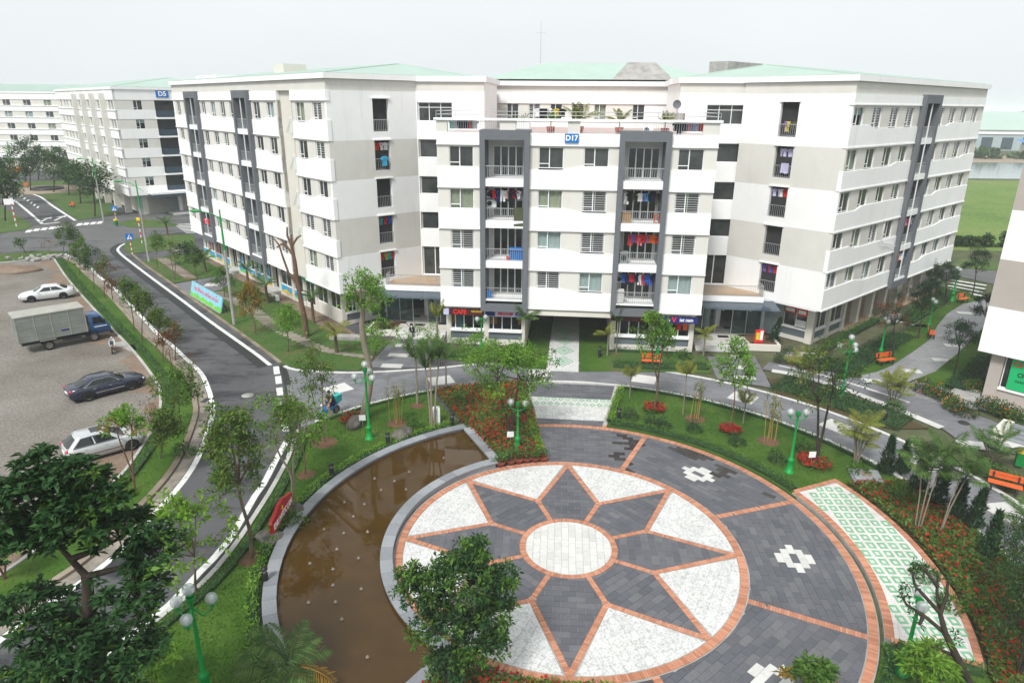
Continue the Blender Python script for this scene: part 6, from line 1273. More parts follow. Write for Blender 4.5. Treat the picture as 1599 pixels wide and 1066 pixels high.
# --- cypresses
def cypress(label, bx, by, ty, rad, seed, tilt=0.0, mat='leaf_juniper', group='dark cypresses along the ring path'):
    p, H, ln = spec(bx, by, bx, ty); rg = np.random.default_rng(seed); n = 850; z = rg.random(n)**1.25; r_ = rad*(1-z)**0.75*(0.55+0.45*rg.random(n))*(1+0.25*np.sin(z*14+rg.uniform(0, 6))); r_ *= np.minimum(1, 0.55+z*4); a = rg.uniform(0, 6.283, n)
    P = np.stack([r_*np.cos(a)+tilt*z*H, r_*np.sin(a), 0.1+z*(H-0.15)], 1); D = np.stack([np.cos(a)*0.5+tilt, np.sin(a)*0.5, 1.0+0*a], 1)+rg.normal(0, 0.25, (n, 3)); Nn = np.stack([np.cos(a), np.sin(a), 0.3+0*a], 1)
    e = empty('cypress', (*p, 0.04), 0, label, 'cypress', group); MB().tube([(0,0,-0.05),(tilt*H*0.9,0,H*0.9)], [0.05, 0.015], 6).build('trunk', M['bark_dark'], e)
    inst(quads_mesh('crown', leaf_quads(P, D, Nn, rg.uniform(0.16, 0.34, n), rg.uniform(0.05, 0.10, n), 0.2), 4, M[mat]), 'crown', e)
for i, (bx, by, ty, lab) in enumerate(((1381,741,682,'first dark cypress, at the corner of the ring lawn'),(1406,742,690,'second dark cypress from the lawn corner'),(1432,768,700,'dark cypress behind the feathery palm'),(1462,792,724,'dark cypress right of the feathery palm'),(1490,812,752,'dark cypress before the white inlay stone'),(1516,826,764,'slim dark cypress leaning right on the ring path edge'),(1540,872,800,'last dark cypress towards the lower right'))): cypress(lab, bx, by, ty, 0.42, 40+i, 0.08 if 'leaning' in lab else 0.02)
cypress('small dark cypress in the planter at the left lobby', 600, 522, 472, 0.45, 50, 0, group='lobby cypresses'); cypress('leaning dark cypress in the planter at the right lobby', 1203, 540, 497, 0.5, 51, 0.22, group='lobby cypresses')
# --- shrubs, hedges, flowers, grass
def shrub(label, p, r_, h, mat, seed, group=None, n=420, L=0.10, name='shrub', tip=0.0):
    rg = np.random.default_rng(seed); d = unit(rg.normal(0, 1, (n, 3))); d[:, 2] = np.abs(d[:, 2]); k = 0.55+0.45*rg.random((n, 1)); P = d*k*np.array([r_, r_, h]); P[:, :2] += 0.2*r_*np.sin(P[:, 2:3]*9+np.array([[0.5, 2]]))
    e = empty(name, (p[0], p[1], 0.05), 0, label, 'shrub', group); MB().tube([(0,0,-0.05),(0,0,h*0.5)], [0.05, 0.03], 5).build('stem', M['bark_dark'], e)
    inst(quads_mesh('foliage', leaf_quads(P, d+rg.normal(0, 0.5, (n, 3)), d+rg.normal(0, 0.3, (n, 3)), rg.uniform(0.8, 1.6, n)*L, rg.uniform(0.35, 0.7, n)*L, 0.2), 4, [M[mat], M['petal_orange']], (rg.random(n) < tip*(0.3+P[:, 2]/h)).astype(int)), 'foliage', e)
for i, (x, y, lab) in enumerate(((984,654,'round dark shrub beside the black bollard'),(1016,664,'second round shrub along the plaza edge'),(1034,668,'small shrub touching the second round shrub'),(1082,674,'round shrub below the first bamboo clump'),(1148,694,'round shrub below the red ringed sapling'),(1212,722,'round shrub left of the two globe lamp'))): shrub(lab, G(x, y), 0.55, 0.75, 'leaf_hedge_dark', i+1, 'round shrubs along the plaza edge')
for i, (x, y, lab) in enumerate(((1405,780,'bushy plant in the flower bed below the memorial slab'),(1440,905,'green bush among the red flowers'),(1480,950,'green bush at the outer edge of the tiled strip'),(1395,640,'low shrub at the tip of the hedge bed'),(940,505,'dark bush in the passage lawn') if False else (1068,560,'round bush beside the right shop wall'),(648,672,'green tuft behind the grey boulder'),(462,820,'tuft of leaves beside the red sign'),(1255,706,'pale flowering tuft by the lamp foot'),(1340,742,'spotted leaf plants under the yellow areca'),(288,710,'bush below the dense strip tree'),(420,470,'dark shrub beneath the arching nursery palm'),(400,462,'round dark shrub at the nursery wall'))): shrub(lab, G(x, y), 0.6, 0.7, 'leaf_hedge' if i % 2 else 'leaf_mid', 30+i, None, 380, 0.13)
for i, (x, y) in enumerate(((1440,612),(1458,618),(1474,626),(1488,640),(1503,648),(1520,612),(1540,640),(1556,646),(1572,652),(1588,660))): shrub(['rust tipped shrub number one in the row by the grey side path','rust tipped shrub second from the areca clump','rust tipped shrub in the middle of the side path row','rust tipped shrub fourth from the areca clump','last rust tipped shrub before the round manhole','dark shrub on the lawn beside the right block','rust flowered shrub left in the bed before the right block','rust flowered shrub in the middle of the bed before the right block','rust flowered shrub right of the middle in the right block bed','rust flowered shrub against the white steps'][i], G(x, y), 0.75, 0.95, 'leaf_hedge' if i % 2 else 'leaf_hedge_dark', 60+i, 'rust tipped shrubs', 520, 0.14, tip=0.09)
for i, (x, y) in enumerate(((1218,566),(1240,570),(1232,556))): shrub(['small shrub in front of the right planter wall','rusty shrub at the foot of the right ramp','dark shrub inside the right planter'][i], G(x, y), 0.6, 0.7, 'leaf_hedge_dark' if i != 1 else 'leaf_ochre', 80+i, None, 300, 0.13)
def hedge(label, path, wd, h, mat, seed, dens=260, L=0.11, z=0.05, name='hedge'):
    rg = np.random.default_rng(seed); P = []; path = [np.array(q) for q in path]
    for a, b_ in zip(path[:-1], path[1:]):
        ln = np.linalg.norm(b_-a); n = max(1, int(ln*wd*dens)); t = rg.random((n, 1)); d = (b_-a)/max(ln, 1e-6); nn = np.array([-d[1], d[0]]); s_ = rg.uniform(-1, 1, (n, 1)); q = a+(b_-a)*t+nn*s_*wd/2; zz = h*(0.35+0.65*rg.random((n, 1))**0.5)*(1-0.35*s_**2)*(1+0.2*np.sin(q[:, :1]*5)*np.cos(q[:, 1:]*4)); P.append(np.hstack([q, zz+z]))
    P = np.vstack(P); c0 = P.mean(0); n = len(P); D = rg.normal(0, 0.8, (n, 3)); D[:, 2] = np.abs(D[:, 2])+0.2; Nn = rg.normal(0, 0.5, (n, 3)); Nn[:, 2] += 1
    e = empty(name, (c0[0], c0[1], 0), 0, label, 'hedge'); off = np.array([c0[0], c0[1], 0]); Ls = rg.uniform(0.7, 1.4, n)*L
    inst(quads_mesh('foliage', leaf_quads(P-off, D, Nn, Ls, Ls*0.5, 0.2), 4, M[mat]), 'foliage', e)
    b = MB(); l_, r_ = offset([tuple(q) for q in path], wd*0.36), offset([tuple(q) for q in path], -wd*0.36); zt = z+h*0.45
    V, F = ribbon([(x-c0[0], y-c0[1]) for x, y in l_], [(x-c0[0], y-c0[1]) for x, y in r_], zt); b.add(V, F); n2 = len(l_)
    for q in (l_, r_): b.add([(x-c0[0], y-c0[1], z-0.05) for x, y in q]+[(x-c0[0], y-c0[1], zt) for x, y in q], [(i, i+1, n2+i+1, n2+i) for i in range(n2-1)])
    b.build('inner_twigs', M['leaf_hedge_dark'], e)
hedge('low clipped hedge between the plaza ring and the ring lawn', arc(13.1, 74, 22, 2), 0.6, 0.38, 'leaf_hedge', 1); hedge('pale hedge along the left side of the ring lawn', [polar(13.3+0.5*i, 74.4) for i in range(12)], 0.55, 0.4, 'leaf_lime', 2); hedge('pale hedge along the right side of the red flower bed', [polar(8.6+0.5*i, 96.4) for i in range(16)], 0.5, 0.42, 'leaf_lime', 3)
hedge('bright hedge hugging the outer pond wall', arc(13.55, 118, 232, 2), 0.55, 0.42, 'leaf_lime', 4, 200); hedge('thin hedge along the road kerb of the pond lawn', offset(KR2, 0.55)[1:-4], 0.45, 0.32, 'leaf_hedge', 5, 180); hedge('thin hedge along the ring path behind the pond lawn', arc(19.2, 138, 97, 2), 0.3, 0.25, 'leaf_hedge', 6, 120); hedge('thin hedge along the ring path behind the ring lawn', arc(19.15, 74, 22, 2), 0.3, 0.28, 'leaf_hedge', 7, 120)
hedge('weedy hedge along the car park kerb', offset(KP, 0.55)[1:-3], 0.6, 0.35, 'leaf_hedge', 8, 130); hedge('low hedge before the cafe wall', [dl(-10.3,-2.0), dl(-7,-2.4), dl(-3.5,-2.6)], 1.6, 0.3, 'leaf_hedge', 9, 120); hedge('low hedge behind the orange bench at the right shops', [dl(3.6,-2.9), dl(7,-2.9), dl(10.8,-2.5)], 1.6, 0.32, 'leaf_hedge', 10, 120); hedge('sparse planting along the foot of the right shop wall', [dl(3.8,0.2), dl(10,0.2)], 0.4, 0.4, 'leaf_hedge_dark', 11, 120)
hedge('triangular dark ground hedge beside the ring path', [G(1215,600), G(1260,612), G(1320,632), G(1370,650), G(1415,664)], 3.2, 0.35, 'leaf_hedge_dark', 12, 110, 0.14); hedge('clipped hedge below the arcade wall of the right wing', [G(1282,552), G(1318,528), G(1368,502)], 0.9, 0.6, 'leaf_hedge', 13, 130); hedge('dark planting on the lawn beside the arcade hedge', [G(1310,585), G(1352,556), G(1410,524)], 2.4, 0.3, 'leaf_hedge_dark', 14, 80, 0.14); hedge('planting strip beside the arcade at the far bench', [G(1415,505), G(1450,480), G(1486,456)], 1.8, 0.5, 'leaf_hedge', 15, 90, 0.14)
hedge('dark hedge along the lawn beside the right block', [G(1490,610), G(1520,590), G(1545,562)], 1.8, 0.5, 'leaf_hedge_dark', 16, 90, 0.14); hedge('green hedge behind the orange bench at the right edge', [G(1516,726), G(1550,742), G(1590,765)], 1.7, 0.5, 'leaf_hedge', 17, 100, 0.14); hedge('hedge at the foot of the tiled strip', [polar(13.2, -27.2), polar(15.9, -27.2)], 0.5, 0.35, 'leaf_hedge', 18, 200); hedge('hedge outside the plaza ring at the bottom right', arc(13.0, -28, -50, 2), 0.5, 0.4, 'leaf_hedge', 19, 200); hedge('yellow green hedge at the bottom edge near the round tree', arc(8.3, -104, -84, 2), 0.5, 0.4, 'leaf_lime', 20, 200)
def sample(poly, n, rg):
    x = np.array([q[0] for q in poly]); y = np.array([q[1] for q in poly]); P = np.stack([rg.uniform(x.min(), x.max(), n), rg.uniform(y.min(), y.max(), n)], 1); ins = np.zeros(n, bool)
    for i in range(len(x)):
        j = i-1; c = ((y[i] > P[:, 1]) != (y[j] > P[:, 1])) & (P[:, 0] < (x[j]-x[i])*(P[:, 1]-y[i])/((y[j]-y[i]) if y[j] != y[i] else 1e-9)+x[i]); ins ^= c
    return P[ins]
def flowers(label, poly, n, seed, frac=0.16, z=0.06, pet='petal_red'):
    rg = np.random.default_rng(seed); P = sample(poly, n, rg); n = len(P); isf = rg.random(n) < frac*(1+0.8*np.sin(P[:, 0]*1.3)*np.cos(P[:, 1]*1.1)); P3 = np.hstack([P, (z+rg.uniform(0.04, 0.22, n)+0.10*isf)[:, None]])
    D = rg.normal(0, 0.8, (n, 3)); D[:, 2] = np.abs(D[:, 2])*0.5+0.2*isf; Nn = rg.normal(0, 0.35, (n, 3)); Nn[:, 2] += 1; Ls = np.where(isf, rg.uniform(0.10, 0.17, n), rg.uniform(0.12, 0.24, n))
    V = leaf_quads(P3, D, Nn, Ls, Ls*np.where(isf, 0.95, 0.5), 0.15); o = inst(quads_mesh('flowers', V, 4, [M['leaf_olive'], M[pet]], isf.astype(int)), 'flowers'); tag(o, label, 'flowers', kind='stuff')
flowers('red flowers and green leaves in the bed above the pond', bed_top, 34000, 1, 0.11); flowers('red flowers and leaves in the bed outside the tiled strip', bed_right, 34000, 2, 0.07); flowers('red flowers at the bottom under the round tree', bed_bot, 9000, 3, 0.12)
for i, (x, y, r_, lab) in enumerate(((1021,641,0.75,'ring of red flowers round the twin stemmed tree'),(1140,675,0.65,'ring of red flowers round the light green sapling'),(1272,726,0.95,'ring of red flowers round the dark twin trunks'),(552,657,0.9,'red flowers at the foot of the thick grey trunk'))):
    c = G(x, y); flowers(lab, [(c[0]+r_*math.cos(a), c[1]+r_*math.sin(a)) for a in [q*math.pi/8 for q in range(16)]], 700, 20+i, 0.55)
for i, (x, y, r_) in enumerate(((507,692,0.75),(652,634,0.5),(478,742,0.5),(456,786,0.6),(393,872,0.6))):
    c = G(x, y); tag(MB().lathe([(r_, 0.052), (r_*0.7, 0.075), (0.0, 0.09)], 16).build('soil_ring', M['soil'], loc=(c[0], c[1], 0)), kind='structure')
# grass blades on the near lawns
rg = np.random.default_rng(77); GP = []
for poly, mt in lawns:
    A_ = abs(area(poly)); cy = np.mean([q[1] for q in poly]); d = 150 if cy < 32 else 80 if cy < 45 else 30; x = [q[0] for q in poly]; y = [q[1] for q in poly]
    bbx = (max(x)-min(x))*(max(y)-min(y)); GP.append(sample(poly, int(min(90000, d*bbx)), rg))
GP = np.vstack(GP); n = len(GP); a = rg.uniform(0, 6.283, n); h = rg.uniform(0.04, 0.10, n); wv = 0.018
B0 = np.stack([GP[:, 0]-np.cos(a)*wv, GP[:, 1]-np.sin(a)*wv, np.full(n, 0.045)], 1); B1 = np.stack([GP[:, 0]+np.cos(a)*wv, GP[:, 1]+np.sin(a)*wv, np.full(n, 0.045)], 1); B2 = np.stack([GP[:, 0]+rg.normal(0, 0.03, n), GP[:, 1]+rg.normal(0, 0.03, n), 0.05+h], 1)
tag(inst(quads_mesh('grass', np.stack([B0, B1, B2], 1).reshape(-1, 3), 3, M['grass_blade']), 'grass'), 'short green grass growing on the lawns', 'grass', kind='stuff')
# ------------------------------------------------------------------ vehicles
def wheel_meshes(r_, wd):
    ty = MB(); pr = [(r_*0.62,-wd/2),(r_*0.92,-wd/2),(r_,-wd*0.32),(r_,wd*0.32),(r_*0.92,wd/2),(r_*0.62,wd/2)]; ty.lathe(pr, 20)
    ty.v = [(x, z, y) for x, y, z in ty.v]
    rm = MB(); rm.lathe([(0.0,wd*0.30),(r_*0.16,wd*0.36),(r_*0.2,wd*0.2)], 14); rm.lathe([(r_*0.52,wd*0.3),(r_*0.64,wd*0.46),(r_*0.64,-wd*0.46)], 20)
    for i in range(7):
        a = 2*math.pi*i/7; c, s_ = math.cos(a), math.sin(a); q = [(0.1*r_,-0.05*r_),(0.58*r_,-0.07*r_),(0.58*r_,0.07*r_),(0.1*r_,0.05*r_)]; rm.add([(x*c-y*s_, x*s_+y*c, wd*0.34) for x, y in q]+[(x*c-y*s_, x*s_+y*c, wd*0.1) for x, y in q], [(0,1,2,3),(0,1,5,4),(2,3,7,6)])
    rm.lathe([(0.0,0.0),(r_*0.6,0.0)], 16); rm.v = [(x, z, y) for x, y, z in rm.v]
    return ty.mesh('tyre', M['tyre']), rm.mesh('rim', M['rim'])
def add_wheel(e, tm, rm, x, y, r_):
    o = inst(tm, 'wheel', e, (x, y, r_)); q = inst(rm, 'rim', o)
    if y < 0: o.rotation_euler[2] = math.pi
    return o
def car(label, front, rear, paint_, kind):
    f, r_ = Vector(front), Vector(rear); d = (f-r_).normalized(); rz = math.atan2(d.y, d.x)
    if kind == 'hatch': L, W_, Hh, wb = 3.95, 0.85, 1.50, 2.52; prof = [(-1.95,.62,.34,.72),(-1.90,.80,.28,.95),(-1.5,.85,.2,.98),(-0.6,.855,.18,.95),(0.5,.855,.18,.95),(0.95,.85,.19,.98),(1.45,.82,.22,.91),(1.82,.72,.26,.76),(1.98,.5,.34,.60)]; cab = (-1.84,1.0,-1.28,0.12,.95,1.53)
    else: L, W_, Hh, wb = 4.75, 0.89, 1.42, 2.68; prof = [(-2.38,.60,.36,.78),(-2.28,.82,.28,.98),(-1.7,.88,.2,1.0),(-0.7,.89,.18,.95),(0.5,.89,.18,.93),(1.0,.885,.19,.92),(1.6,.86,.2,.86),(2.1,.78,.25,.76),(2.4,.5,.34,.60)]; cab = (-1.78,1.05,-1.02,0.30,.93,1.40)
    mid = (f+r_)/2; e = empty('car', (mid.x, mid.y, 0.02), rz, label, 'car', 'cars in the gravel car park')
    b = MB(); V = []; n = 12
    for (x, w_, zl, zt) in prof:
        half = [(w_*0.90, zl), (w_*0.98, zl+0.14), (w_, zl+(zt-zl)*0.55), (w_*0.965, zt-0.07), (w_*0.86, zt-0.01), (w_*0.4, zt+0.02)]
        V += [(x, y, z) for y, z in half]+[(x, -y, z) for y, z in half[::-1]]
    k = len(prof); F = [(i*n+j, (i+1)*n+j, (i+1)*n+j+1, i*n+j+1) for i in range(k-1) for j in range(n-1)]+[(i*n+n-1, (i+1)*n+n-1, (i+1)*n, i*n) for i in range(k-1)]; b.add(V, F, True); b.add(V[:n], [tuple(range(n))]); b.add(V[-n:], [tuple(range(n-1, -1, -1))])
    body = b.build('body', M[paint_], e)
    xr, xf, tr_, tf, zb, zt = cab; wb_, wt = W_*0.93, W_*0.70
    b = MB(); ring_b = [(xr,-wb_*.9),(xr+.12,-wb_),(xf-.25,-wb_),(xf,-wb_*.86),(xf+.06,0),(xf,wb_*.86),(xf-.25,wb_),(xr+.12,wb_),(xr,wb_*.9),(xr-.05,0)]; ring_t = [(tr_,-wt*.9),(tr_+.1,-wt),(tf-.1,-wt),(tf,-wt*.88),(tf+.05,0),(tf,wt*.88),(tf-.1,wt),(tr_+.1,wt),(tr_,wt*.9),(tr_-.04,0)]
    m_ = len(ring_b); V = [(x, y, zb-0.03) for x, y in ring_b]+[(x, y, zt-0.05) for x, y in ring_t]+[(x*0.9+0.1*(tr_+tf)/2, y*0.86, zt) for x, y in ring_t]; b.add(V, [(i, (i+1) % m_, m_+(i+1) % m_, m_+i) for i in range(m_)]+[(m_+i, m_+(i+1) % m_, 2*m_+(i+1) % m_, 2*m_+i) for i in range(m_)]+[tuple(range(2*m_, 3*m_))], True); b.build('cabin', M[paint_], e)
    def lerp(p, q, t): return tuple(p[i]+(q[i]-p[i])*t for i in range(3))
    def panel(name, pts, nrm, mat='car_glass'):
        o_ = 0.012; V = [(p[0]+nrm[0]*o_, p[1]+nrm[1]*o_, p[2]+nrm[2]*o_) for p in pts]; return MB().add(V, [tuple(range(len(V)))]).build(name, M[mat], e)
    def onside(s_, x, t):      # point on the side glass: x along, t from belt to roof
        xb0, xb1, xt0, xt1 = xr+.12, xf-.25, tr_+.1, tf-.1; u = (x-xr)/(xf-xr); xb = xb0+(xb1-xb0)*u; xt = xt0+(xt1-xt0)*u; y = wb_+(wt-wb_)*t; return (xb+(xt-xb)*t, s_*y, zb-0.03+(zt-0.02-zb)*t)
    um = xr+(xf-xr)*0.5
    for s_ in (-1, 1):
        nz = 0.5; panel('side_window', [onside(s_, xr+.18, .16), onside(s_, um-.05, .16), onside(s_, um-.05, .86), onside(s_, xr+.30, .86)], (0, s_*1.2, nz)); panel('side_window', [onside(s_, um+.05, .16), onside(s_, xf-.10, .16), onside(s_, xf-.22, .86), onside(s_, um+.05, .86)], (0, s_*1.2, nz))
        MB().ball((xf-0.28, s_*(W_+0.09), zb+0.06), 0.1, 8, 6, (0.7, 1.0, 0.7)).build('wing_mirror', M[paint_], e)
        for x in (um-0.55, um+0.42): MB().box(x-0.09, x+0.09, s_*W_*0.985-0.012, s_*W_*0.985+0.012, zb-0.17, zb-0.14).build('door_handle', M['steel'], e)
        MB().box(-wb/2+0.45, wb/2-0.45, s_*W_*0.99-0.012, s_*W_*0.99+0.012, 0.45, 0.49).build('side_trim', M['steel' if kind != 'hatch' else 'black'], e)
    panel('windscreen', [(xf-.02+.0, -wb_*.80, zb+0.04), (xf+.045, 0, zb+0.04), (xf-.02, wb_*.80, zb+0.04), (tf+.06, wt*.80, zt-0.10), (tf+.11, 0, zt-0.10), (tf+.06, -wt*.80, zt-0.10)], (0.6, 0, 1.0)); panel('rear_window', [(xr+.01, -wb_*.80, zb+0.08), (xr-.04, 0, zb+0.08), (xr+.01, wb_*.80, zb+0.08), (tr_-.05, wt*.80, zt-0.12), (tr_-.09, 0, zt-0.12), (tr_-.05, -wt*.80, zt-0.12)], (-0.9, 0, 0.8))
    if kind == 'hatch': MB().box(-0.55, 0.05, -0.36, 0.36, zt+0.002, zt+0.012).build('sunroof', M['car_glass'], e)
    for s_ in (-1, 1): MB().tube([tuple(Vector(onside(s_, q, v_))+Vector((0, s_*0.02, 0.006))) for q, v_ in ((xr+.10,.12),(xr+.26,.90),(um,.92),(xf-.24,.90),(xf-.06,.12),(xr+.10,.12))], 0.013, 5).build('window_trim', M['steel' if kind != 'hatch' else 'black'], e)
    wr = 0.33; tm, rm = wheel_meshes(wr, 0.2)
    for x in (-wb/2, wb/2):
        for y in (-1, 1):
            add_wheel(e, tm, rm, x, y*(W_-0.085), wr); a_ = MB(); a_.lathe([(0.0, 0), (wr*1.17, 0)], 22); a_.v = [(q[0]+x, y*(W_*0.995+0.004), max(0.2, q[1]+wr)) for q in a_.v]; a_.build('wheel_arch', M['black'], e)
    fx, rx = prof[-1][0], prof[0][0]
    for s_ in (-1, 1):
        MB().ball((fx-0.26, s_*0.60, 0.62), 0.16, 10, 8, (1.0, 0.95, 0.5)).build('headlight', M['headlight'], e); MB().ball((rx+0.10, s_*0.66, 0.86), 0.15, 10, 8, (0.7, 0.9, 0.8)).build('tail_light', M['tail_red'], e)
    MB().box(fx-0.05, fx+0.03, -0.42, 0.42, 0.40, 0.52).build('grille', M['black'], e); MB().box(rx-0.03, rx+0.03, -0.26, 0.26, 0.62, 0.74).build('number_plate', M['white_print'], e); MB().box(-L/2+0.25, L/2-0.3, -W_*0.86, W_*0.86, 0.12, 0.22).build('underbody', M['black'], e)
    return e
def ctr(x0, y0, x1, y1, wb, W_):
    """front and rear wheel contact pixels on the near side -> axle points on the centre line"""
    f, r_ = Vector(G(x0, y0)), Vector(G(x1, y1)); d = (f-r_).normalized(); nrm = Vector((-d.y, d.x)); nrm = nrm if nrm.y > 0 else -nrm; m_ = (f+r_)/2+nrm*W_*0.9; return m_+d*wb/2, m_-d*wb/2
car('silver hatchback with sunroof parked nearest at the kerb', *ctr(206, 703, 132, 724, 2.52, 0.85), 'car_silver', 'hatch'); car('dark blue saloon car parked at the kerb', *ctr(206, 609, 141, 626, 2.68, 0.89), 'car_navy', 'sedan'); car('white saloon car parked farthest, beyond the truck', *ctr(52, 472, 98.5, 466.5, 2.68, 0.89), 'car_white', 'sedan')
# truck
f, r_ = ctr(147, 533, 80, 546, 3.2, 0.95); d = (f-r_).normalized(); mid = (f+r_)/2; tk = empty('box_truck', (mid.x, mid.y, 0.02), math.atan2(d.y, d.x), 'blue cab box truck with grey cargo body on the gravel car park', 'truck')
MB().box(-3.3, 2.3, -0.42, 0.42, 0.55, 0.80).build('chassis', M['dark_metal'], tk)
bx_ = MB().box(-3.55, 1.25, -1.05, 1.05, 0.98, 3.02).build('cargo_body', M['cargo'], tk); MB().cbox((-1.15, 0, 3.06), 4.86, 2.16, 0.09, 0, 0.03).build('cargo_roof', M['cargo_roof'], bx_)
for s_ in (-1, 1):
    for z in (1.55, 2.15, 2.7): MB().box(-3.54, 1.24, s_*1.05-0.012, s_*1.05+0.012, z-0.012, z+0.012).build('seam', M['cargo_roof'], bx_)
    for x in (-3.52, -2.3, -1.15, 0.05, 1.2): MB().box(x-0.03, x+0.03, s_*1.055-0.018, s_*1.055+0.018, 0.98, 3.0).build('rib', M['cargo_roof'], bx_)
    text_obj('HD 8899', 0.2, 'sign_navy', bx_, (-0.35, s_*1.075, 1.5), (R(90), 0, 0 if s_ < 0 else math.pi), bold=0.02) if False else MB().box(-0.6, -0.05, s_*1.06-0.006, s_*1.06+0.006, 1.42, 1.54).build('print_mark', M['sign_navy'], bx_)
b = MB(); V = []; n = 10
for (x, w_, z0, z1) in ((1.42,0.86,0.62,2.15),(1.6,0.88,0.6,2.22),(2.15,0.88,0.6,2.22),(2.35,0.87,0.6,2.12),(2.85,0.84,0.6,1.42),(2.98,0.78,0.6,1.1)):
    h = [(w_*0.97, z0), (w_, z0+(z1-z0)*0.4), (w_*0.98, z0+(z1-z0)*0.6), (w_*0.86, z1-0.06), (w_*0.7, z1)]; V += [(x, y, z) for y, z in h]+[(x, -y, z) for y, z in h[::-1]]
b.add(V, [(i*n+j, (i+1)*n+j, (i+1)*n+(j+1) % n, i*n+(j+1) % n) for i in range(5) for j in range(n)], True); b.add(V[:n], [tuple(range(n))]); b.add(V[-n:], [tuple(range(n-1, -1, -1))]); cabo = b.build('cab', M['cab_blue'], tk)
for s_ in (-1, 1):
    MB().add([(1.72, s_*0.885, 1.45), (2.62, s_*0.875, 1.45), (2.32, s_*0.83, 2.02), (1.72, s_*0.84, 2.05)], [(0,1,2,3)]).build('side_window', M['car_glass'], cabo); MB().box(2.5, 2.56, s_*1.1-0.08, s_*1.1+0.08, 1.45, 1.8).build('mirror', M['black'], cabo); MB().box(2.92, 3.0, s_*0.6-0.14, s_*0.6+0.14, 0.85, 1.0).build('headlight', M['headlight'], cabo); MB().box(1.75, 2.7, s_*0.885-0.006, s_*0.885+0.006, 1.18, 1.24).build('door_stripe', M['white_print'], cabo)
    MB().box(-2.15, -1.05, s_*0.95-0.12, s_*0.95+0.12, 0.86, 0.92).build('mudguard', M['cargo_roof'], tk); MB().box(-0.6, 0.7, s_*0.8-0.05, s_*0.8+0.05, 0.5, 0.75).build('side_guard', M['dark_metal'], tk)
MB().add([(2.82, -0.74, 1.47), (2.82, 0.74, 1.47), (2.40, 0.68, 2.05), (2.40, -0.68, 2.05)], [(0,1,2,3)]).build('windscreen', M['car_glass'], cabo); MB().box(2.9, 3.06, -0.86, 0.86, 0.42, 0.66).build('bumper', M['dark_metal'], tk)
tm, rm = wheel_meshes(0.40, 0.24)
for x in (-1.6, 1.6):
    for s_ in (-1, 1): add_wheel(tk, tm, rm, x, s_*0.84, 0.40)
# motorbikes
def bike(label, p, rz, col_, scooter=True, box=False, lean=0.12, group=None):
    e = empty('motorbike', (p[0], p[1], 0.03), rz, label, 'motorbike', group); e.rotation_euler[0] = lean
    tm, rm = BW
    for x in (-0.62, 0.62): o = inst(tm, 'wheel', e, (x, 0, 0.28)); inst(rm, 'rim', o)
    b = MB(); V = []; n = 8
    for (x, w_, z0, z1) in ((-0.85,0.05,0.68,0.78),(-0.6,0.13,0.5,0.80),(-0.2,0.16,0.34,0.74),(0.1,0.14,0.30,0.50),(0.3,0.13,0.30,0.52)):
        V += [(x, w_*math.cos(2*math.pi*j/n), (z0+z1)/2+(z1-z0)/2*math.sin(2*math.pi*j/n)) for j in range(n)]
    b.add(V, [(i*n+j, (i+1)*n+j, (i+1)*n+(j+1) % n, i*n+(j+1) % n) for i in range(4) for j in range(n)], True); b.build('body', M[col_], e)
    sh = MB(); V = []
    for (x, w_, z) in ((0.30,0.17,0.36),(0.40,0.24,0.60),(0.44,0.22,0.82),(0.46,0.12,1.02)): V += [(x-0.05, -w_, z), (x+0.05, 0, z), (x-0.05, w_, z)]
    sh.add(V, [(i*3+j, (i+1)*3+j, (i+1)*3+j+1, i*3+j+1) for i in range(3) for j in range(2)], True); sh.build('front_shield', M[col_], e)
    MB().cbox((-0.36, 0, 0.83), 0.80, 0.26, 0.10, 0, 0.04).build('seat', M['black'], e); MB().tube([(0.62,0.0,0.28),(0.55,0,0.62),(0.46,0,1.0)], 0.035, 6).build('fork', M['steel'], e); MB().tube([(0.30,-0.34,1.06),(0.44,-0.14,1.02),(0.46,0,1.0),(0.44,0.14,1.02),(0.30,0.34,1.06)], 0.018, 6).build('handlebar', M['black'], e)
    MB().ball((0.52, 0, 0.98), 0.09, 8, 6).build('headlight', M['headlight'], e); MB().ball((-0.88, 0, 0.72), 0.06, 8, 6).build('tail_light', M['tail_red'], e); MB().tube([(-0.1,-0.14,0.3),(-0.75,-0.18,0.36)], 0.05, 7).build('exhaust', M['dark_metal'], e)
    for s_ in (-1, 1): MB().tube([(0.40, s_*0.22, 1.04), (0.42, s_*0.34, 1.22)], 0.012, 5).ball((0.42, s_*0.34, 1.25), 0.06, 8, 6, (0.4, 1, 0.7)).build('mirror', M['black'], e)
    mg = MB(); V = []
    for i in range(7): a = math.pi*(0.05+0.6*i/6); V += [(0.62+0.33*math.cos(a), -0.07, 0.28+0.33*math.sin(a)), (0.62+0.33*math.cos(a), 0.07, 0.28+0.33*math.sin(a))]
    mg.add(V, [(2*i, 2*i+2, 2*i+3, 2*i+1) for i in range(6)]); mg.build('mudguard', M[col_], e)
    return e
BW = wheel_meshes(0.28, 0.09)
bike('white scooter parked beside the truck', G(175, 549), R(120), 'bike_white')
bike('dark motorbike standing at the left lobby steps', (*G(645, 524),), R(-80), 'black'); bike('dark scooter parked by the nursery end of the left wing', G(274, 398), R(150), 'bike_white', group='scooters by the nursery'); bike('second scooter parked by the nursery end of the left wing', G(284, 392), R(160), 'black', group='scooters by the nursery')
for i, x in enumerate((-3.0, -2.5, 2.0, 2.6)): p_ = dl(x, 9.5+0.3*i); bike(['motorbike in the dark of the passage, far left','motorbike in the dark of the passage beside the left wall','motorbike in the dark of the passage, right of the path','motorbike in the dark of the passage beside the right wall'][i], p_, R(95), 'black', group='motorbikes in the passage')
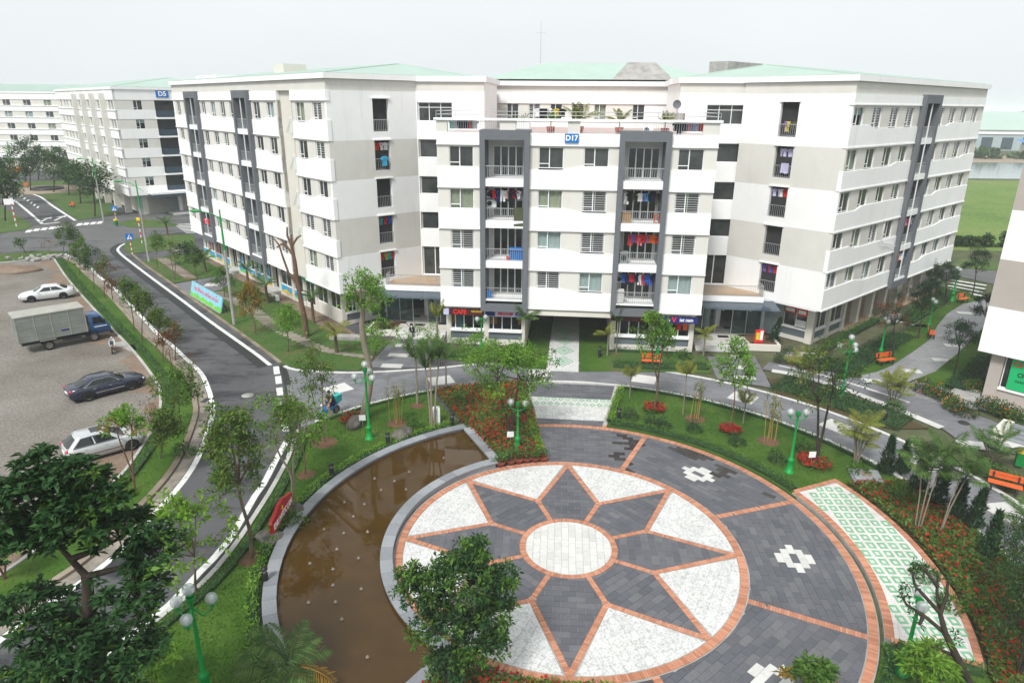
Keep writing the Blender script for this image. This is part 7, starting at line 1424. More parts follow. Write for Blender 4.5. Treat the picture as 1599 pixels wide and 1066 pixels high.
f, r_ = Vector(G(501, 657)), Vector(G(527, 645)); d = (f-r_).normalized(); mb_p = (f+r_)/2; mb_rz = math.atan2(d.y, d.x)
mb = bike('blue motorbike ridden along the ring path towards the road', (mb_p.x, mb_p.y), mb_rz, 'bike_blue', lean=0.0)
cs = empty('delivery_box', (mb_p.x-d.x*0.72, mb_p.y-d.y*0.72, 0.90), mb_rz, 'teal delivery box strapped behind the motorbike rider', 'box'); MB().cbox((0,0,0.2), 0.46, 0.5, 0.42, 0, 0.04).build('box', M['box_teal'], cs); MB().cbox((0,0,0.43), 0.5, 0.54, 0.06, 0, 0.02).build('lid', M['box_teal'], cs)
def skin_mesh(name, verts, edges, rad, mats, root=0, sub=2):
    me = bpy.data.meshes.new(name); me.from_pydata(verts, edges, []); o = bpy.data.objects.new('tmp', me); col.objects.link(o); md = o.modifiers.new('s', 'SKIN'); md.use_smooth_shade = True
    for i, r1 in enumerate(rad): me.skin_vertices[0].data[i].radius = (r1, r1) if not hasattr(r1, '__len__') else r1
    me.skin_vertices[0].data[root].use_root = True; o.modifiers.new('u', 'SUBSURF').levels = sub; bpy.context.view_layer.update()
    res = bpy.data.meshes.new_from_object(o.evaluated_get(bpy.context.evaluated_depsgraph_get())); bpy.data.objects.remove(o); res.name = name; res.materials.clear(); res.materials.append(mats)
    res.polygons.foreach_set('use_smooth', [True]*len(res.polygons)); return res
# rider: x forwards, seat at 0.88 m
pe = empty('person', (mb_p.x, mb_p.y, 0.03), mb_rz, 'rider in black top and shorts sitting on the blue motorbike', 'person')
sk = [(-0.30,0,0.92),(-0.26,0,1.10),(-0.20,0,1.32),(-0.16,0,1.42),(-0.13,0,1.52),(-0.11,0,1.62),(-0.10,0,1.73)]
ed = [(i, i+1) for i in range(6)]; rad = [0.15,0.135,0.15,0.07,0.055,0.095,0.075]
for s_ in (-1, 1):
    b0 = len(sk); sk += [(-0.19,s_*0.19,1.36),(0.02,s_*0.27,1.16),(0.24,s_*0.32,1.07),(0.31,s_*0.33,1.06)]; ed += [(2,b0),(b0,b0+1),(b0+1,b0+2),(b0+2,b0+3)]; rad += [0.06,0.045,0.034,0.036]
    b0 = len(sk); sk += [(-0.22,s_*0.11,0.92),(0.14,s_*0.17,0.86),(0.06,s_*0.19,0.44),(0.02,s_*0.2,0.16) if s_ > 0 else (0.0,s_*0.26,0.12),(0.18,s_*0.2,0.12) if s_ > 0 else (0.14,s_*0.27,0.06)]; ed += [(0,b0),(b0,b0+1),(b0+1,b0+2),(b0+2,b0+3),(b0+3,b0+4)]; rad += [0.095,0.075,0.055,0.038,0.036]
inst(skin_mesh('body', sk, ed, rad, M['skin']), 'body', pe)
inst(skin_mesh('shirt', [(-0.30,0,0.90),(-0.26,0,1.10),(-0.20,0,1.30),(-0.18,0,1.38)]+[(-0.19,s_*0.19,1.35) for s_ in (-1,1)]+[(-0.05,s_*0.245,1.22) for s_ in (-1,1)], [(0,1),(1,2),(2,3),(2,4),(2,5),(4,6),(5,7)], [0.20,0.19,0.20,0.135,0.11,0.11,0.095,0.095], M['cloth_black']), 'shirt', pe)
inst(skin_mesh('shorts', [(-0.30,0,0.93)]+[(-0.22,s_*0.11,0.92) for s_ in (-1,1)]+[(0.10,s_*0.165,0.865) for s_ in (-1,1)], [(0,1),(0,2),(1,3),(2,4)], [0.20,0.15,0.15,0.125,0.125], M['cloth_navy']), 'shorts', pe)
hh = MB(); hh.ball((-0.115, 0, 1.70), 0.105, 12, 9, (1.05, 0.95, 1.0)); hh.v = [(x-0.02 if z < 1.68 else x, y, max(z, 1.63 if x < -0.12 else 1.70)) for x, y, z in hh.v]; hh.build('hair', M['hair'], pe)
fc = MB().ball((-0.015, 0, 1.645), 0.018, 6, 5).build('nose', M['skin'], pe)
for s_ in (-1, 1):
    MB().ball((-0.022, s_*0.035, 1.675), 0.012, 6, 5).build('eye', M['black'], pe); MB().ball((-0.10, s_*0.095, 1.655), 0.022, 6, 5, (0.6, 0.5, 1)).build('ear', M['skin'], pe)
    for q in range(4): MB().tube([(0.31, s_*(0.30+0.02*q), 1.075), (0.345, s_*(0.30+0.02*q), 1.085), (0.35, s_*(0.30+0.02*q), 1.045)], 0.009, 5).build('finger', M['skin'], pe)
    MB().tube([(0.30, s_*0.295, 1.06), (0.32, s_*0.285, 1.03), (0.345, s_*0.29, 1.035)], 0.010, 5).build('thumb', M['skin'], pe)
# ------------------------------------------------------------------ lamps
def globe_lamp(label, bx, by, tx, ty, n, rz=0.0, gr=0.2, top=True):
    p, H, ln = spec(bx, by, tx, ty); H = max(H, 3.0); e = empty('globe_lamp', (p[0], p[1], 0.04), rz, label, 'lamp', 'green globe lamps')
    MB().lathe([(0.26,0),(0.26,0.08),(0.17,0.12),(0.15,0.7),(0.19,0.76),(0.13,0.85),(0.075,0.95),(0.06,H-0.9),(0.09,H-0.85),(0.06,H-0.8),(0.055,H-0.3),(0.12,H-0.25),(0.13,H-0.05)], 14).build('post', M['lamp_green'], e)
    def globe(x, y, z):
        o = MB().lathe([(0.0,z-0.02),(0.09,z),(0.11,z+0.06),(0.07,z+0.09)], 12, (x, y, 0)).build('lamp_holder', M['lamp_green'], e); MB().ball((x, y, z+0.07+gr), gr, 18, 12).build('globe', M['globe'], o); MB().lathe([(0.0,z+0.09),(0.085,z+0.1),(0.085,z+0.33),(0.05,z+0.38),(0,z+0.38)], 10, (x, y, 0)).build('lamp_core', M['white_print'], o)
    if top: globe(0, 0, H-0.05)
    k = n-1 if top else n
    for i in range(k):
        a = 2*math.pi*i/k+0.4; c, s_ = math.cos(a), math.sin(a); ra = 0.62 if top else 0.42; MB().tube([(0.05*c,0.05*s_,H-0.55),(ra*0.45*c,ra*0.45*s_,H-0.95 if top else H-0.5),(ra*0.9*c,ra*0.9*s_,H-0.88 if top else H-0.42),(ra*c,ra*s_,H-0.7 if top else H-0.28)], 0.028, 7).build('arm', M['lamp_green'], e); globe(ra*c, ra*s_, H-0.72 if top else H-0.3)
globe_lamp('four globe green lamp on the lawn at the lower left', 323, 1082, 292, 930, 4, 0.3); globe_lamp('four globe green lamp by the thick grey trunk', 577, 686, 563, 575, 4, 1.0); globe_lamp('two globe green lamp in the red flower bed', 808, 704, 808, 628, 2, 2.6, top=False); globe_lamp('two globe green lamp on the ring lawn by dark twin trunks', 1232, 738, 1250, 643, 2, -0.4, top=False)
globe_lamp('two globe green lamp at the end of the tiled strip', 1408, 1052, 1438, 935, 2, 0.8, top=False); globe_lamp('three globe green lamp in the triangular hedge', 1313, 622, 1327, 532, 4, 0.2); globe_lamp('two globe green lamp beside the first garden bench', 1373, 561, 1384, 500, 2, 0.9, top=False); globe_lamp('two globe green lamp at the garden crossing path', 1448, 520, 1456, 472, 2, 0.9, top=False); globe_lamp('two globe green lamp near the field road', 1486, 470, 1497, 420, 2, 0.9, top=False); globe_lamp('two globe green lamp before the cafe window', 752, 552, 750, 497, 2, 0.3, top=False); globe_lamp('green lamp behind the orange bench at the shops', 1026, 560, 1026, 506, 2, 0.2, top=False)
def street_light(label, bx, by, tx, ty, arm, lowmat='steel'):
    p, H, ln = spec(bx, by, tx, ty); e = empty('street_light', (p[0], p[1], 0.03), 0, label, 'street light', 'curved arm street lights'); MB().lathe([(0.16,0),(0.15,0.1),(0.10,H*0.66)], 12).build('pole', M['concrete'], e); MB().lathe([(0.095,H*0.66),(0.06,H)], 12).build('upper_pole', M['lamp_green'], e)
    MB().tube([(0.9,-0.2,H-1.3),(0.0,0,H-0.8),(-arm*0.4,0,H-0.35),(-arm,0,H-0.15)], [0.02,0.045,0.04,0.035], 7).build('arm', M['lamp_green'], e); MB().ball((-arm-0.45, 0, H-0.12), 0.5, 12, 8, (1.1, 0.4, 0.22)).build('lamp_head', M['lamp_green'], e); MB().ball((-arm-0.5, 0, H-0.2), 0.34, 10, 6, (1.1, 0.35, 0.2)).build('lens', M['globe'], e)
street_light('tall street light with green arm before the left wing', 366, 507, 344, 328, 1.6); street_light('tall street light with green arm by the road crossing', 233, 409, 212, 282, 1.7); street_light('grey street light beside the D5 block trees', 162, 344, 148, 247, 1.6); street_light('far street light among the trees at the left', 28, 300, 14, 226, 1.6)
for i, (x, y, lab) in enumerate(((606,698,'black bollard light beside the grey boulder'),(519,748,'black bollard light left of the pond wall'),(706,667,'black bollard light at the top corner of the pond'),(818,650,'black bollard light in the red flower bed'),(416,915,'black bollard light by the pond hedge, lower left'),(966,658,'black bollard light at the corner of the ring lawn'),(1380,660,'black bollard light in the triangular hedge'),(936,558,'black bollard light at the passage lawn'))):
    p = G(x, y); e = empty('bollard_light', (p[0], p[1], 0.04), 0, lab, 'bollard light', 'black bollard lights'); MB().lathe([(0.12,0),(0.12,0.62),(0.10,0.66)], 14).build('post', M['black'], e); MB().lathe([(0.07,0.66),(0.07,0.8)], 12).build('lens', M['globe'], e); MB().lathe([(0.14,0.8),(0.14,0.88),(0.0,0.93)], 14).build('cap', M['black'], e)
# ------------------------------------------------------------------ street furniture
def bench(label, x, y, rz):
    p = G(x, y); e = empty('bench', (p[0], p[1], 0.04), rz, label, 'bench', 'orange garden benches')
    for i in range(3): MB().cbox((0, -0.16+0.16*i, 0.45), 1.5, 0.145, 0.045, 0, 0.01).build('seat_slat', M['orange_wood'], e)
    for i in range(2): o = MB().cbox((0, 0, 0), 1.5, 0.045, 0.15, 0, 0.01).build('back_slat', M['orange_wood'], e, loc=(0, 0.30+0.03*i, 0.66+0.18*i)); o.rotation_euler[0] = -0.18
    for s_ in (-0.55, 0.55): MB().box(s_-0.04, s_+0.04, -0.22, -0.14, 0, 0.43).box(s_-0.04, s_+0.04, 0.22, 0.30, 0, 0.9).box(s_-0.04, s_+0.04, -0.2, 0.28, 0.38, 0.43).build('leg_frame', M['dark_metal'], e)
bench('orange bench facing the ring path before the right shops', 1017, 572, R(-5)); bench('orange bench on the garden lawn by the curved path', 1382, 570, R(20)); bench('orange bench at the crossing of the garden paths', 1454, 527, R(60)); bench('orange bench farthest along the garden path', 1503, 473, R(30)); bench('orange bench beside the ring path at the right edge', 1566, 768, R(-35)); bench('orange bench far left near the round paved court', 112, 324, R(-30)); bench('orange bench far left behind the round paved court', 40, 293, R(0))
def bin_(label, x, y):
    p = G(x, y); e = empty('litter_bin', (p[0], p[1], 0.04), 0.3, label, 'bin'); MB().lathe([(0.27,0.05),(0.34,0.85),(0.0,0.86)], 4, smooth=False).build('bin_body', M['bin_green'], e); MB().lathe([(0.37,0.85),(0.37,0.92),(0.2,1.08),(0.0,1.1)], 4, smooth=False).build('lid', M['bin_yellow'], e)
bin_('green litter bin with yellow lid at the right edge', 1590, 728); bin_('green litter bin with yellow lid at the far crossing', 182, 353)
def rock(label, x, y, s, seed):
    p = G(x, y); rg = np.random.default_rng(seed); b = MB(); b.ball((0, 0, s[2]*0.42), 1, 22, 15, s); k = rg.normal(0, 1.6, (7, 3)); v = np.array(b.v); nn = v/np.array(s); d = sum(np.sin(nn@kk*1.4+i) for i, kk in enumerate(k))[:, None]; v = v*(1+0.055*d); v[:, 2] = np.where(v[:, 2] > s[2]*0.8, s[2]*0.8+(v[:, 2]-s[2]*0.8)*0.4, v[:, 2]); b.v = [tuple(q) for q in v]; o = b.build('boulder', M['rock'], loc=(p[0], p[1], 0.02), rz=rg.uniform(0, 3)); tag(o, label, 'boulder', 'garden boulders')
rock('rounded grey boulder on the pond lawn', 628, 684, (0.85, 0.62, 0.52), 1); rock('long grey boulder at the foot of the grey trunk', 552, 664, (0.95, 0.5, 0.42), 2); rock('grey boulder behind the red sign', 455, 800, (0.8, 0.5, 0.4), 3); rock('dark boulder under the lower end of the red sign', 424, 845, (0.75, 0.55, 0.4), 4)
# red garden sign
p0, p1 = Vector(G(428, 832, 0.3)), Vector(G(452, 792, 0.3)); d = (p1-p0).normalized(); rs = empty('garden_sign', (*((p0+p1)/2), 0.30), math.atan2(d.y, d.x), 'red scalloped sign reading KHU NGOC LAN on boulders', 'sign')
hl = (p1-p0).length/2+0.25; outl = [(-hl,0.05),(hl,0.05),(hl,0.50),(hl+0.06,0.62),(hl-0.04,0.74),(hl*0.6,0.82),(hl*0.25,1.02),(-hl*0.25,1.02),(-hl*0.6,0.82),(-hl+0.04,0.74),(-hl-0.06,0.62),(-hl,0.50)]
MB().xprism(outl, -0.08, 0.08).build('sign_board', M['red_sign'], rs)
text_obj('KHU NGỌC LAN', 0.42, 'white_print', rs, (0, -0.085, 0.34), UP, sx=(hl*2-0.2)/3.2, bold=0.02, shear=0.15); MB().xprism([(-0.1,0.62),(0.02,0.58),(0.1,0.72),(-0.02,0.84)], -0.095, -0.081).build('emblem', M['sign_yellow'], rs)
# stone slab, cabinet and plates
p = G(1352, 748); e = empty('stone_slab', (p[0], p[1], 0.05), R(-12), 'low white square stone slab beside the tiled strip', 'stone slab'); MB().cbox((0,0,0.07), 1.55, 1.35, 0.14, 0, 0.02).build('base', M['coping'], e); MB().cbox((0,0,0.21), 1.4, 1.2, 0.12, 0, 0.03).build('top', M['coping'], e); MB().lathe([(0.3,0.272),(0.2,0.276),(0,0.277)], 14).build('stain', M['sand'], e)
p = G(681, 662); e = empty('utility_cabinet', (p[0], p[1], 0.05), R(8), 'white utility cabinet on the pond lawn', 'cabinet'); MB().cbox((0,0,0.55), 0.5, 0.4, 1.1, 0, 0.03).build('cabinet', M['white_frame'], e); MB().box(-0.2, 0.2, -0.215, -0.201, 0.15, 0.95).build('door', M['blind'], e)
for x, y, lab in ((797,690,'small white plate on a stake under the broad tree'),(1263,722,'small white plate on a stake by the dark twin trunks'),(568,664,'small white plate on a stake by the thick grey trunk')): p = G(x, y); e = empty('plant_plate', (p[0], p[1]-0.25, 0.05), 0.1, lab, 'sign', 'tree name plates'); MB().box(-0.015, 0.015, 0, 0.03, 0, 0.5).build('stake', M['steel'], e); MB().box(-0.2, 0.2, -0.02, 0.0, 0.42, 0.78).build('plate', M['white_print'], e)
p = G(1020, 0) if False else G(1200, 720)
# road signs
def cross_sign(label, x, y, ty):
    p, H, ln = spec(x, y, x, ty); e = empty('crossing_sign', (p[0], p[1], 0.03), R(25), label, 'road sign', 'pedestrian crossing signs'); n = 9
    for i in range(n): MB().lathe([(0.055,H*i/n),(0.055,H*(i+1)/n)], 10).build('post_band', M['sign_red' if i % 2 else 'white_print'], e)
    MB().box(-0.45, 0.45, -0.1, -0.06, H-0.85, H).build('sign_plate', M['sign_blue'], e); o = MB().xprism([(-0.32,H-0.72),(0.32,H-0.72),(0,H-0.12)], -0.115, -0.101).build('triangle', M['white_print'], e); MB().tube([(0,-0.12,H-0.62),(0.02,-0.12,H-0.38)], 0.05, 6).ball((0.02,-0.12,H-0.30), 0.055, 8, 6).build('walking_figure', M['black'], o)
cross_sign('blue pedestrian crossing sign on the nearer lawn corner', 207, 398, 365); cross_sign('blue pedestrian crossing sign on the far lawn island', 182, 347, 322)
p = G(222, 380); e = empty('striped_post', (p[0], p[1], 0.03), 0, 'red and white striped post with yellow top by the crossing', 'post')
for i in range(8): MB().lathe([(0.06,0.4*i),(0.06,0.4*i+0.4)], 10).build('post_band', M['sign_red' if i % 2 else 'white_print'], e)
MB().cbox((0,0,3.4), 0.5, 0.1, 0.4).build('plate', M['sign_yellow'], e)
e = empty('barrier_post', (*G(26, 354), 0.03), 0.4, 'red and white barrier post with sign at the far left', 'post')
for i in range(8): MB().lathe([(0.08,0.45*i),(0.08,0.45*i+0.45)], 10).build('post_band', M['sign_red' if i % 2 else 'white_print'], e)
MB().cbox((-0.3,0,3.9), 1.3, 0.1, 0.9).build('plate', M['white_print'], e)
e = empty('banner', (*G(30, 290), 0), R(10), 'orange banner by the far round court', 'banner'); MB().box(-1.6, 1.6, -0.04, 0.04, 3.2, 4.2).build('cloth', M['cloth_orange'], e); MB().box(-1.5, -1.4, -0.05, 0.05, 0, 3.2).build('post', M['dark_metal'], e); MB().box(1.4, 1.5, -0.05, 0.05, 0, 3.2).build('post', M['dark_metal'], e)
e = empty('round_court', (*G(74, 296), 0.06), 0, 'round paved court with a dark circular planter far left', 'paving'); MB().lathe([(0,0.0),(9,0.0),(9,-0.1)], 32).build('paving', M['sand'], e); MB().lathe([(3.2,0.0),(3.2,0.45),(2.6,0.45),(2.4,0.2),(0,0.2)], 26).build('planter', M['dark_metal'], e)
# nursery billboard
a, b_ = Vector(G(298, 462)), Vector(G(345, 491)); d = (b_-a); L_ = d.length; nb = empty('nursery_billboard', ((a.x+b_.x)/2, (a.y+b_.y)/2, 0.05), math.atan2(d.y, d.x), 'long leaning nursery billboard painted with sky and meadow', 'billboard'); lx = L_/2
brd = empty('board_dummy') if False else None
bo = MB().box(-lx, lx, -0.05, 0.05, 0.1, 1.55).build('board', M['billboard'], nb); bo.rotation_euler[0] = -0.25; MB().xprism([(-lx,0.1),(lx,0.1)]+[(lx-2*lx*i/20, 0.5+0.10*math.sin(i*1.3)) for i in range(21)], -0.058, -0.051).build('meadow', M['cloth_green'], bo)
text_obj('TRƯỜNG MẦM NON', 0.46, 'cloth_pink', bo, (-0.1, -0.06, 0.98), UP, sx=(2*lx*0.86)/4.6, bold=0.03)
rg = random.Random(4)
for i in range(9): x = rg.uniform(-lx+0.3, lx-0.3); z = rg.choice((0.3, 1.35)); MB().xprism([(x+0.09*math.cos(q), z+0.09*math.sin(q)) for q in [k*math.pi/4 for k in range(8)]], -0.066, -0.06).build('painted_flower', M[rg.choice(['cloth_yellow','cloth_white','cloth_pink','cloth_red'])], bo)
MB().box(-lx, lx, -0.12, 0.0, 0.02, 0.12).build('base_rail', M['concrete'], nb)
for x in (-lx*0.8, lx*0.8): MB().tube([(x, 0.35, 1.4), (x, 0.9, 0.0)], 0.04, 6).build('prop', M['dark_metal'], nb)
# lobby posters
p = G(1183, 545); e = empty('poster_stand', (p[0], p[1], 0.5), R(10), 'red and yellow poster stand at the right lobby steps', 'poster'); MB().box(-0.38, 0.38, -0.03, 0.03, 0.05, 1.2).build('poster', M['sign_red'], e); MB().box(-0.3, 0.0, -0.045, -0.031, 0.35, 0.95).build('print', M['sign_yellow'], e); MB().box(0.05, 0.3, -0.045, -0.031, 0.3, 1.1).build('print', M['white_print'], e); MB().box(-0.38, -0.3, 0.0, 0.4, 0, 0.06).build('foot', M['dark_metal'], e)
def end_poster(t0, t1, z0, z1, mat, parts):
    b = MB(); y0, y1 = t0, t1; b.box(1.66, 1.69, y0, y1, z0, z1); o = b.build('window_poster', M[mat], RW.e)
    for (a, c, q, w_, m2) in parts: MB().box(1.64, 1.655, a, c, q, w_).build('poster_print', M[m2], o)
end_poster(1.75, 2.6, 2.3, 3.3, 'sign_red', [(1.85,2.5,2.9,3.15,'sign_yellow'),(1.85,2.5,2.45,2.75,'white_print')]); end_poster(2.75, 3.75, 2.4, 3.3, 'sign_red', [(2.85,3.65,2.95,3.15,'sign_yellow'),(2.85,3.65,2.5,2.8,'white_print')]); end_poster(1.75, 2.7, 1.3, 1.9, 'cloth_white', []) 
# potted plants along the end of the flower bed
for i in range(6):
    q = polar(7.98-0.0*i, 114.0-3.4*i-(1 if i else 0)); e = empty('potted_plant', (q[0], q[1], 0.03), 0, ['potted plant nearest the pond corner','second potted plant from the pond corner','third potted plant from the pond corner','fourth potted plant from the pond corner','fifth potted plant from the pond corner','potted plant at the brick corner of the flower bed'][i], 'potted plant', 'potted plants along the flower bed')
    MB().lathe([(0.0,0.02),(0.18,0.0),(0.27,0.2),(0.30,0.22),(0.27,0.22),(0.24,0.18),(0,0.18)], 16).build('pot', M['terracotta'], e); rg = np.random.default_rng(i); MB().tube([(0,0,0.15),(0.02,0,0.6)], 0.02, 5).build('stem', M['bark'], e); T = rg.normal(0, 0.16, (10, 3))+np.array([0, 0, 0.62]); inst(quads_mesh('foliage', cluster_leaves(rg, T, 14, 0.12, 0.06, 0.16), 4, M['leaf_hedge']), 'foliage', e)
# fountain nozzles in the pond
noz = [(552,805),(537,831),(526,856),(520,887),(520,912),(524,938),(534,965),(574,1024),(506,825),(484,878),(482,939),(560,870),(564,918),(574,829),(585,746),(595,764),(616,750),(634,763),(639,736),(693,714),(569,786),(538,783),(553,806),(506,825)]
nm = MB(); nm.lathe([(0.02,-0.2),(0.02,0.02),(0.07,0.02),(0.075,0.05),(0.03,0.055),(0.025,0.12),(0.0,0.12)], 10); nmm = nm.mesh('fountain_nozzle', M['gutter'])
for i, (x, y) in enumerate(noz[:22]):
    p = G(x, y, 0.2); o = inst(nmm, 'fountain_nozzle', None, (p[0], p[1], 0.13)); tag(o, 'small pale fountain nozzle poking out of the brown pond', 'nozzle', 'fountain nozzles in the pond')
# ------------------------------------------------------------------ things on balconies and the terrace
GM = {}
def garment(kind, mat):
    k = (kind, mat)
    if k in GM: return GM[k]
    if kind == 'shirt': o_ = [(-0.13,0),(-0.30,-0.12),(-0.25,-0.26),(-0.17,-0.2),(-0.18,-0.62),(0.18,-0.62),(0.17,-0.2),(0.25,-0.26),(0.30,-0.12),(0.13,0)]
    elif kind == 'trousers': o_ = [(-0.17,0),(-0.19,-0.85),(-0.05,-0.87),(0,-0.3),(0.05,-0.87),(0.19,-0.85),(0.17,0)]
    else: o_ = [(-0.32,0),(-0.33,-0.75),(-0.1,-0.8),(0.15,-0.74),(0.33,-0.78),(0.32,0)]
    b = MB().xprism(o_[::-1], -0.02, 0.02); b.v = [(x, y+0.03*math.sin(x*14+z*5), z) for x, y, z in b.v]; GM[k] = b.mesh(kind, M['cloth_'+mat]); return GM[k]
NMC = {'shirt': 'shirt', 'trousers': 'trousers', 'towel': 'towel'}
def laundry(where, P0, P1, items, rz, group):
    P0, P1 = Vector(P0), Vector(P1); n = len(items); ords = ['first','second','third','fourth','fifth','sixth','seventh','eighth','ninth','tenth','eleventh','twelfth']
    for i, it in enumerate(items):
        kind, mt = (it.split(':')+['shirt'])[1 if ':' in it else 1], it.split(':')[0]
        kind = it.split(':')[1] if ':' in it else 'shirt'; p = P0.lerp(P1, (i+0.5)/n); o = inst(garment(kind, mt), kind, None, p, rz+0.5*math.sin(i*2.3)); tag(o, f'{mt} {kind} {ords[i]} from left, {where}', 'clothing', group)
def cbp(x, y, z): q = dl(x, y); return (q[0], q[1], z)
laundry('on the third floor balcony of the left grey tower', cbp(-6.3,0.4,12.75), cbp(-3.9,0.4,12.75), ['black','red','navy:trousers','blue','white:trousers','pink','white','black:trousers','red','navy','white','grey'], DA, 'washing on the left tower')
laundry('on the third floor balcony of the right grey tower', cbp(3.9,0.4,12.75), cbp(6.5,0.4,12.75), ['white:trousers','black','olive','black:trousers','white','purple','sky','black','navy','olive:trousers'], DA, 'washing on the right tower')
laundry('on the second floor balcony of the right grey tower', cbp(4.4,0.4,9.6), cbp(6.6,0.4,9.6), ['red:trousers','purple','red','pink:trousers','red','purple','orange','orange','red'], DA, 'washing on the right tower'); laundry('on the first floor balcony of the right grey tower', cbp(4.1,0.3,6.5), cbp(6.6,0.3,6.5), ['blue','navy:trousers','red','red','navy','white:trousers','red:trousers','blue','blue:trousers','navy'], DA, 'washing on the right tower')
laundry('in the left corner of the roof terrace', cbp(-9.4,0.6,17.85), cbp(-7.4,0.6,17.85), ['mint','lilac','black','black','navy','red','grey','white'], DA, 'washing on the roof terrace'); laundry('in the right corner of the roof terrace', cbp(7.2,0.6,17.85), cbp(9.2,0.6,17.85), ['black','black:trousers','navy','black','pink','sky','lilac','red'], DA, 'washing on the roof terrace')
laundry('on a line across the middle of the roof terrace', cbp(-3.4,4.5,18.7), cbp(0.2,4.5,18.7), ['white','black:towel','white','yellow','black','white','black:towel'], DA, 'washing on the roof terrace')
def wp(Wg, x, y, z): a = Wg.e.rotation_euler[2]; return (Wg.e.location.x+x*math.cos(a)-y*math.sin(a), Wg.e.location.y+x*math.sin(a)+y*math.cos(a), z)
for Wg, k, its, nm_ in ((LW, 3, ['orange','red','white','pink','white'], 'fifth storey loggia of the left wing'), (LW, 1, ['grey','teal','red','black','blue'], 'third storey loggia of the left wing'), (LW, 0, ['orange','red','green','orange','teal','red'], 'lowest loggia of the left wing'), (RW, 4, ['olive','yellow:towel','purple'], 'top loggia of the right wing'), (RW, 3, ['lilac','lilac','lilac'], 'fifth storey loggia of the right wing'), (RW, 2, ['red','white','lilac','lilac'], 'fourth storey loggia of the right wing'), (RW, 0, ['red','blue','red','purple'], 'lowest loggia of the right wing')):
    zt = ZT[k]-0.25 if k < 4 else 17.9; laundry('in the '+nm_, wp(Wg, 0.3, -Wg.sg*4.25, zt), wp(Wg, 0.3, -Wg.sg*5.45, zt), its, Wg.e.rotation_euler[2]+R(90), 'washing in the loggias')
o = inst(garment('shirt', 'sky'), 'shirt', None, wp(LW, -0.06, -4.95, 14.75), LW.e.rotation_euler[2]+R(90), (1.3, 1, 1.3)); tag(o, 'bright blue shirt hung over the left wing loggia rail', 'clothing'); o = inst(garment('towel', 'lilac'), 'towel', None, wp(RW, -0.05, 4.6, 14.75), RW.e.rotation_euler[2]+R(90)); tag(o, 'striped pale towel over the right wing loggia rail', 'towel')
laundry('over the rail of the left wing corner balcony', wp(LW, 31.5, 0.35, 5.9), wp(LW, 33.3, 0.35, 5.9), ['red','pink','white','red'], LW.e.rotation_euler[2], 'washing on the left wing'); laundry('on the lower street balcony of the right wing', wp(RW, 13.9, -0.1, 6.3), wp(RW, 15.8, -0.1, 6.3), ['red','orange','white','red','sky'], RW.e.rotation_euler[2], 'washing on the right wing'); laundry('on the middle street balcony of the right wing', wp(RW, 14.3, -0.1, 9.5), wp(RW, 15.8, -0.1, 9.5), ['pink','pink','grey'], RW.e.rotation_euler[2], 'washing on the right wing')
o = inst(garment('towel', 'olive'), 'blanket', None, cbp(-3.9, -0.26, 11.55), DA, (1.7, 1, 1.9)); tag(o, 'dark olive blanket hung over the left tower rail', 'blanket'); o = MB().box(-0.6, 0.6, -0.05, 0.05, 0, 1.0).build('board', M['sign_blue'], loc=cbp(-4.2, 0.0, 7.42), rz=DA); tag(o, 'blue board standing on the second floor left tower balcony', 'board')
def ac_unit(label, p, rz):
    e = empty('air_conditioner', p, rz, label, 'air conditioner', 'air conditioner units'); MB().cbox((0,0,0.28), 0.8, 0.3, 0.56, 0, 0.02).build('case', M['white_frame'], e); b = MB(); b.lathe([(0.0,0),(0.2,0)], 16); b.v = [(x-0.12, -0.155, y+0.28) for x, y, z in b.v]; b.build('fan_grille', M['dark_metal'], e)
for label, x, y, z in (('upper air conditioner on the left tower third floor balcony', -6.35, 0.9, 12.1), ('lower air conditioner on the left tower third floor balcony', -6.35, 0.9, 11.4), ('air conditioner on the right side of the left tower third floor', -3.95, 1.2, 11.9), ('air conditioner on the right tower first floor balcony', 4.0, 0.9, 5.7), ('air conditioner on the roof terrace at right', 5.8, 6.0, 16.85)): ac_unit(label, cbp(x, y, z), DA)
q = G(432, 470); ac_unit('air conditioner standing on the ground by the nursery wall', (q[0], q[1], 0.1), R(-49))
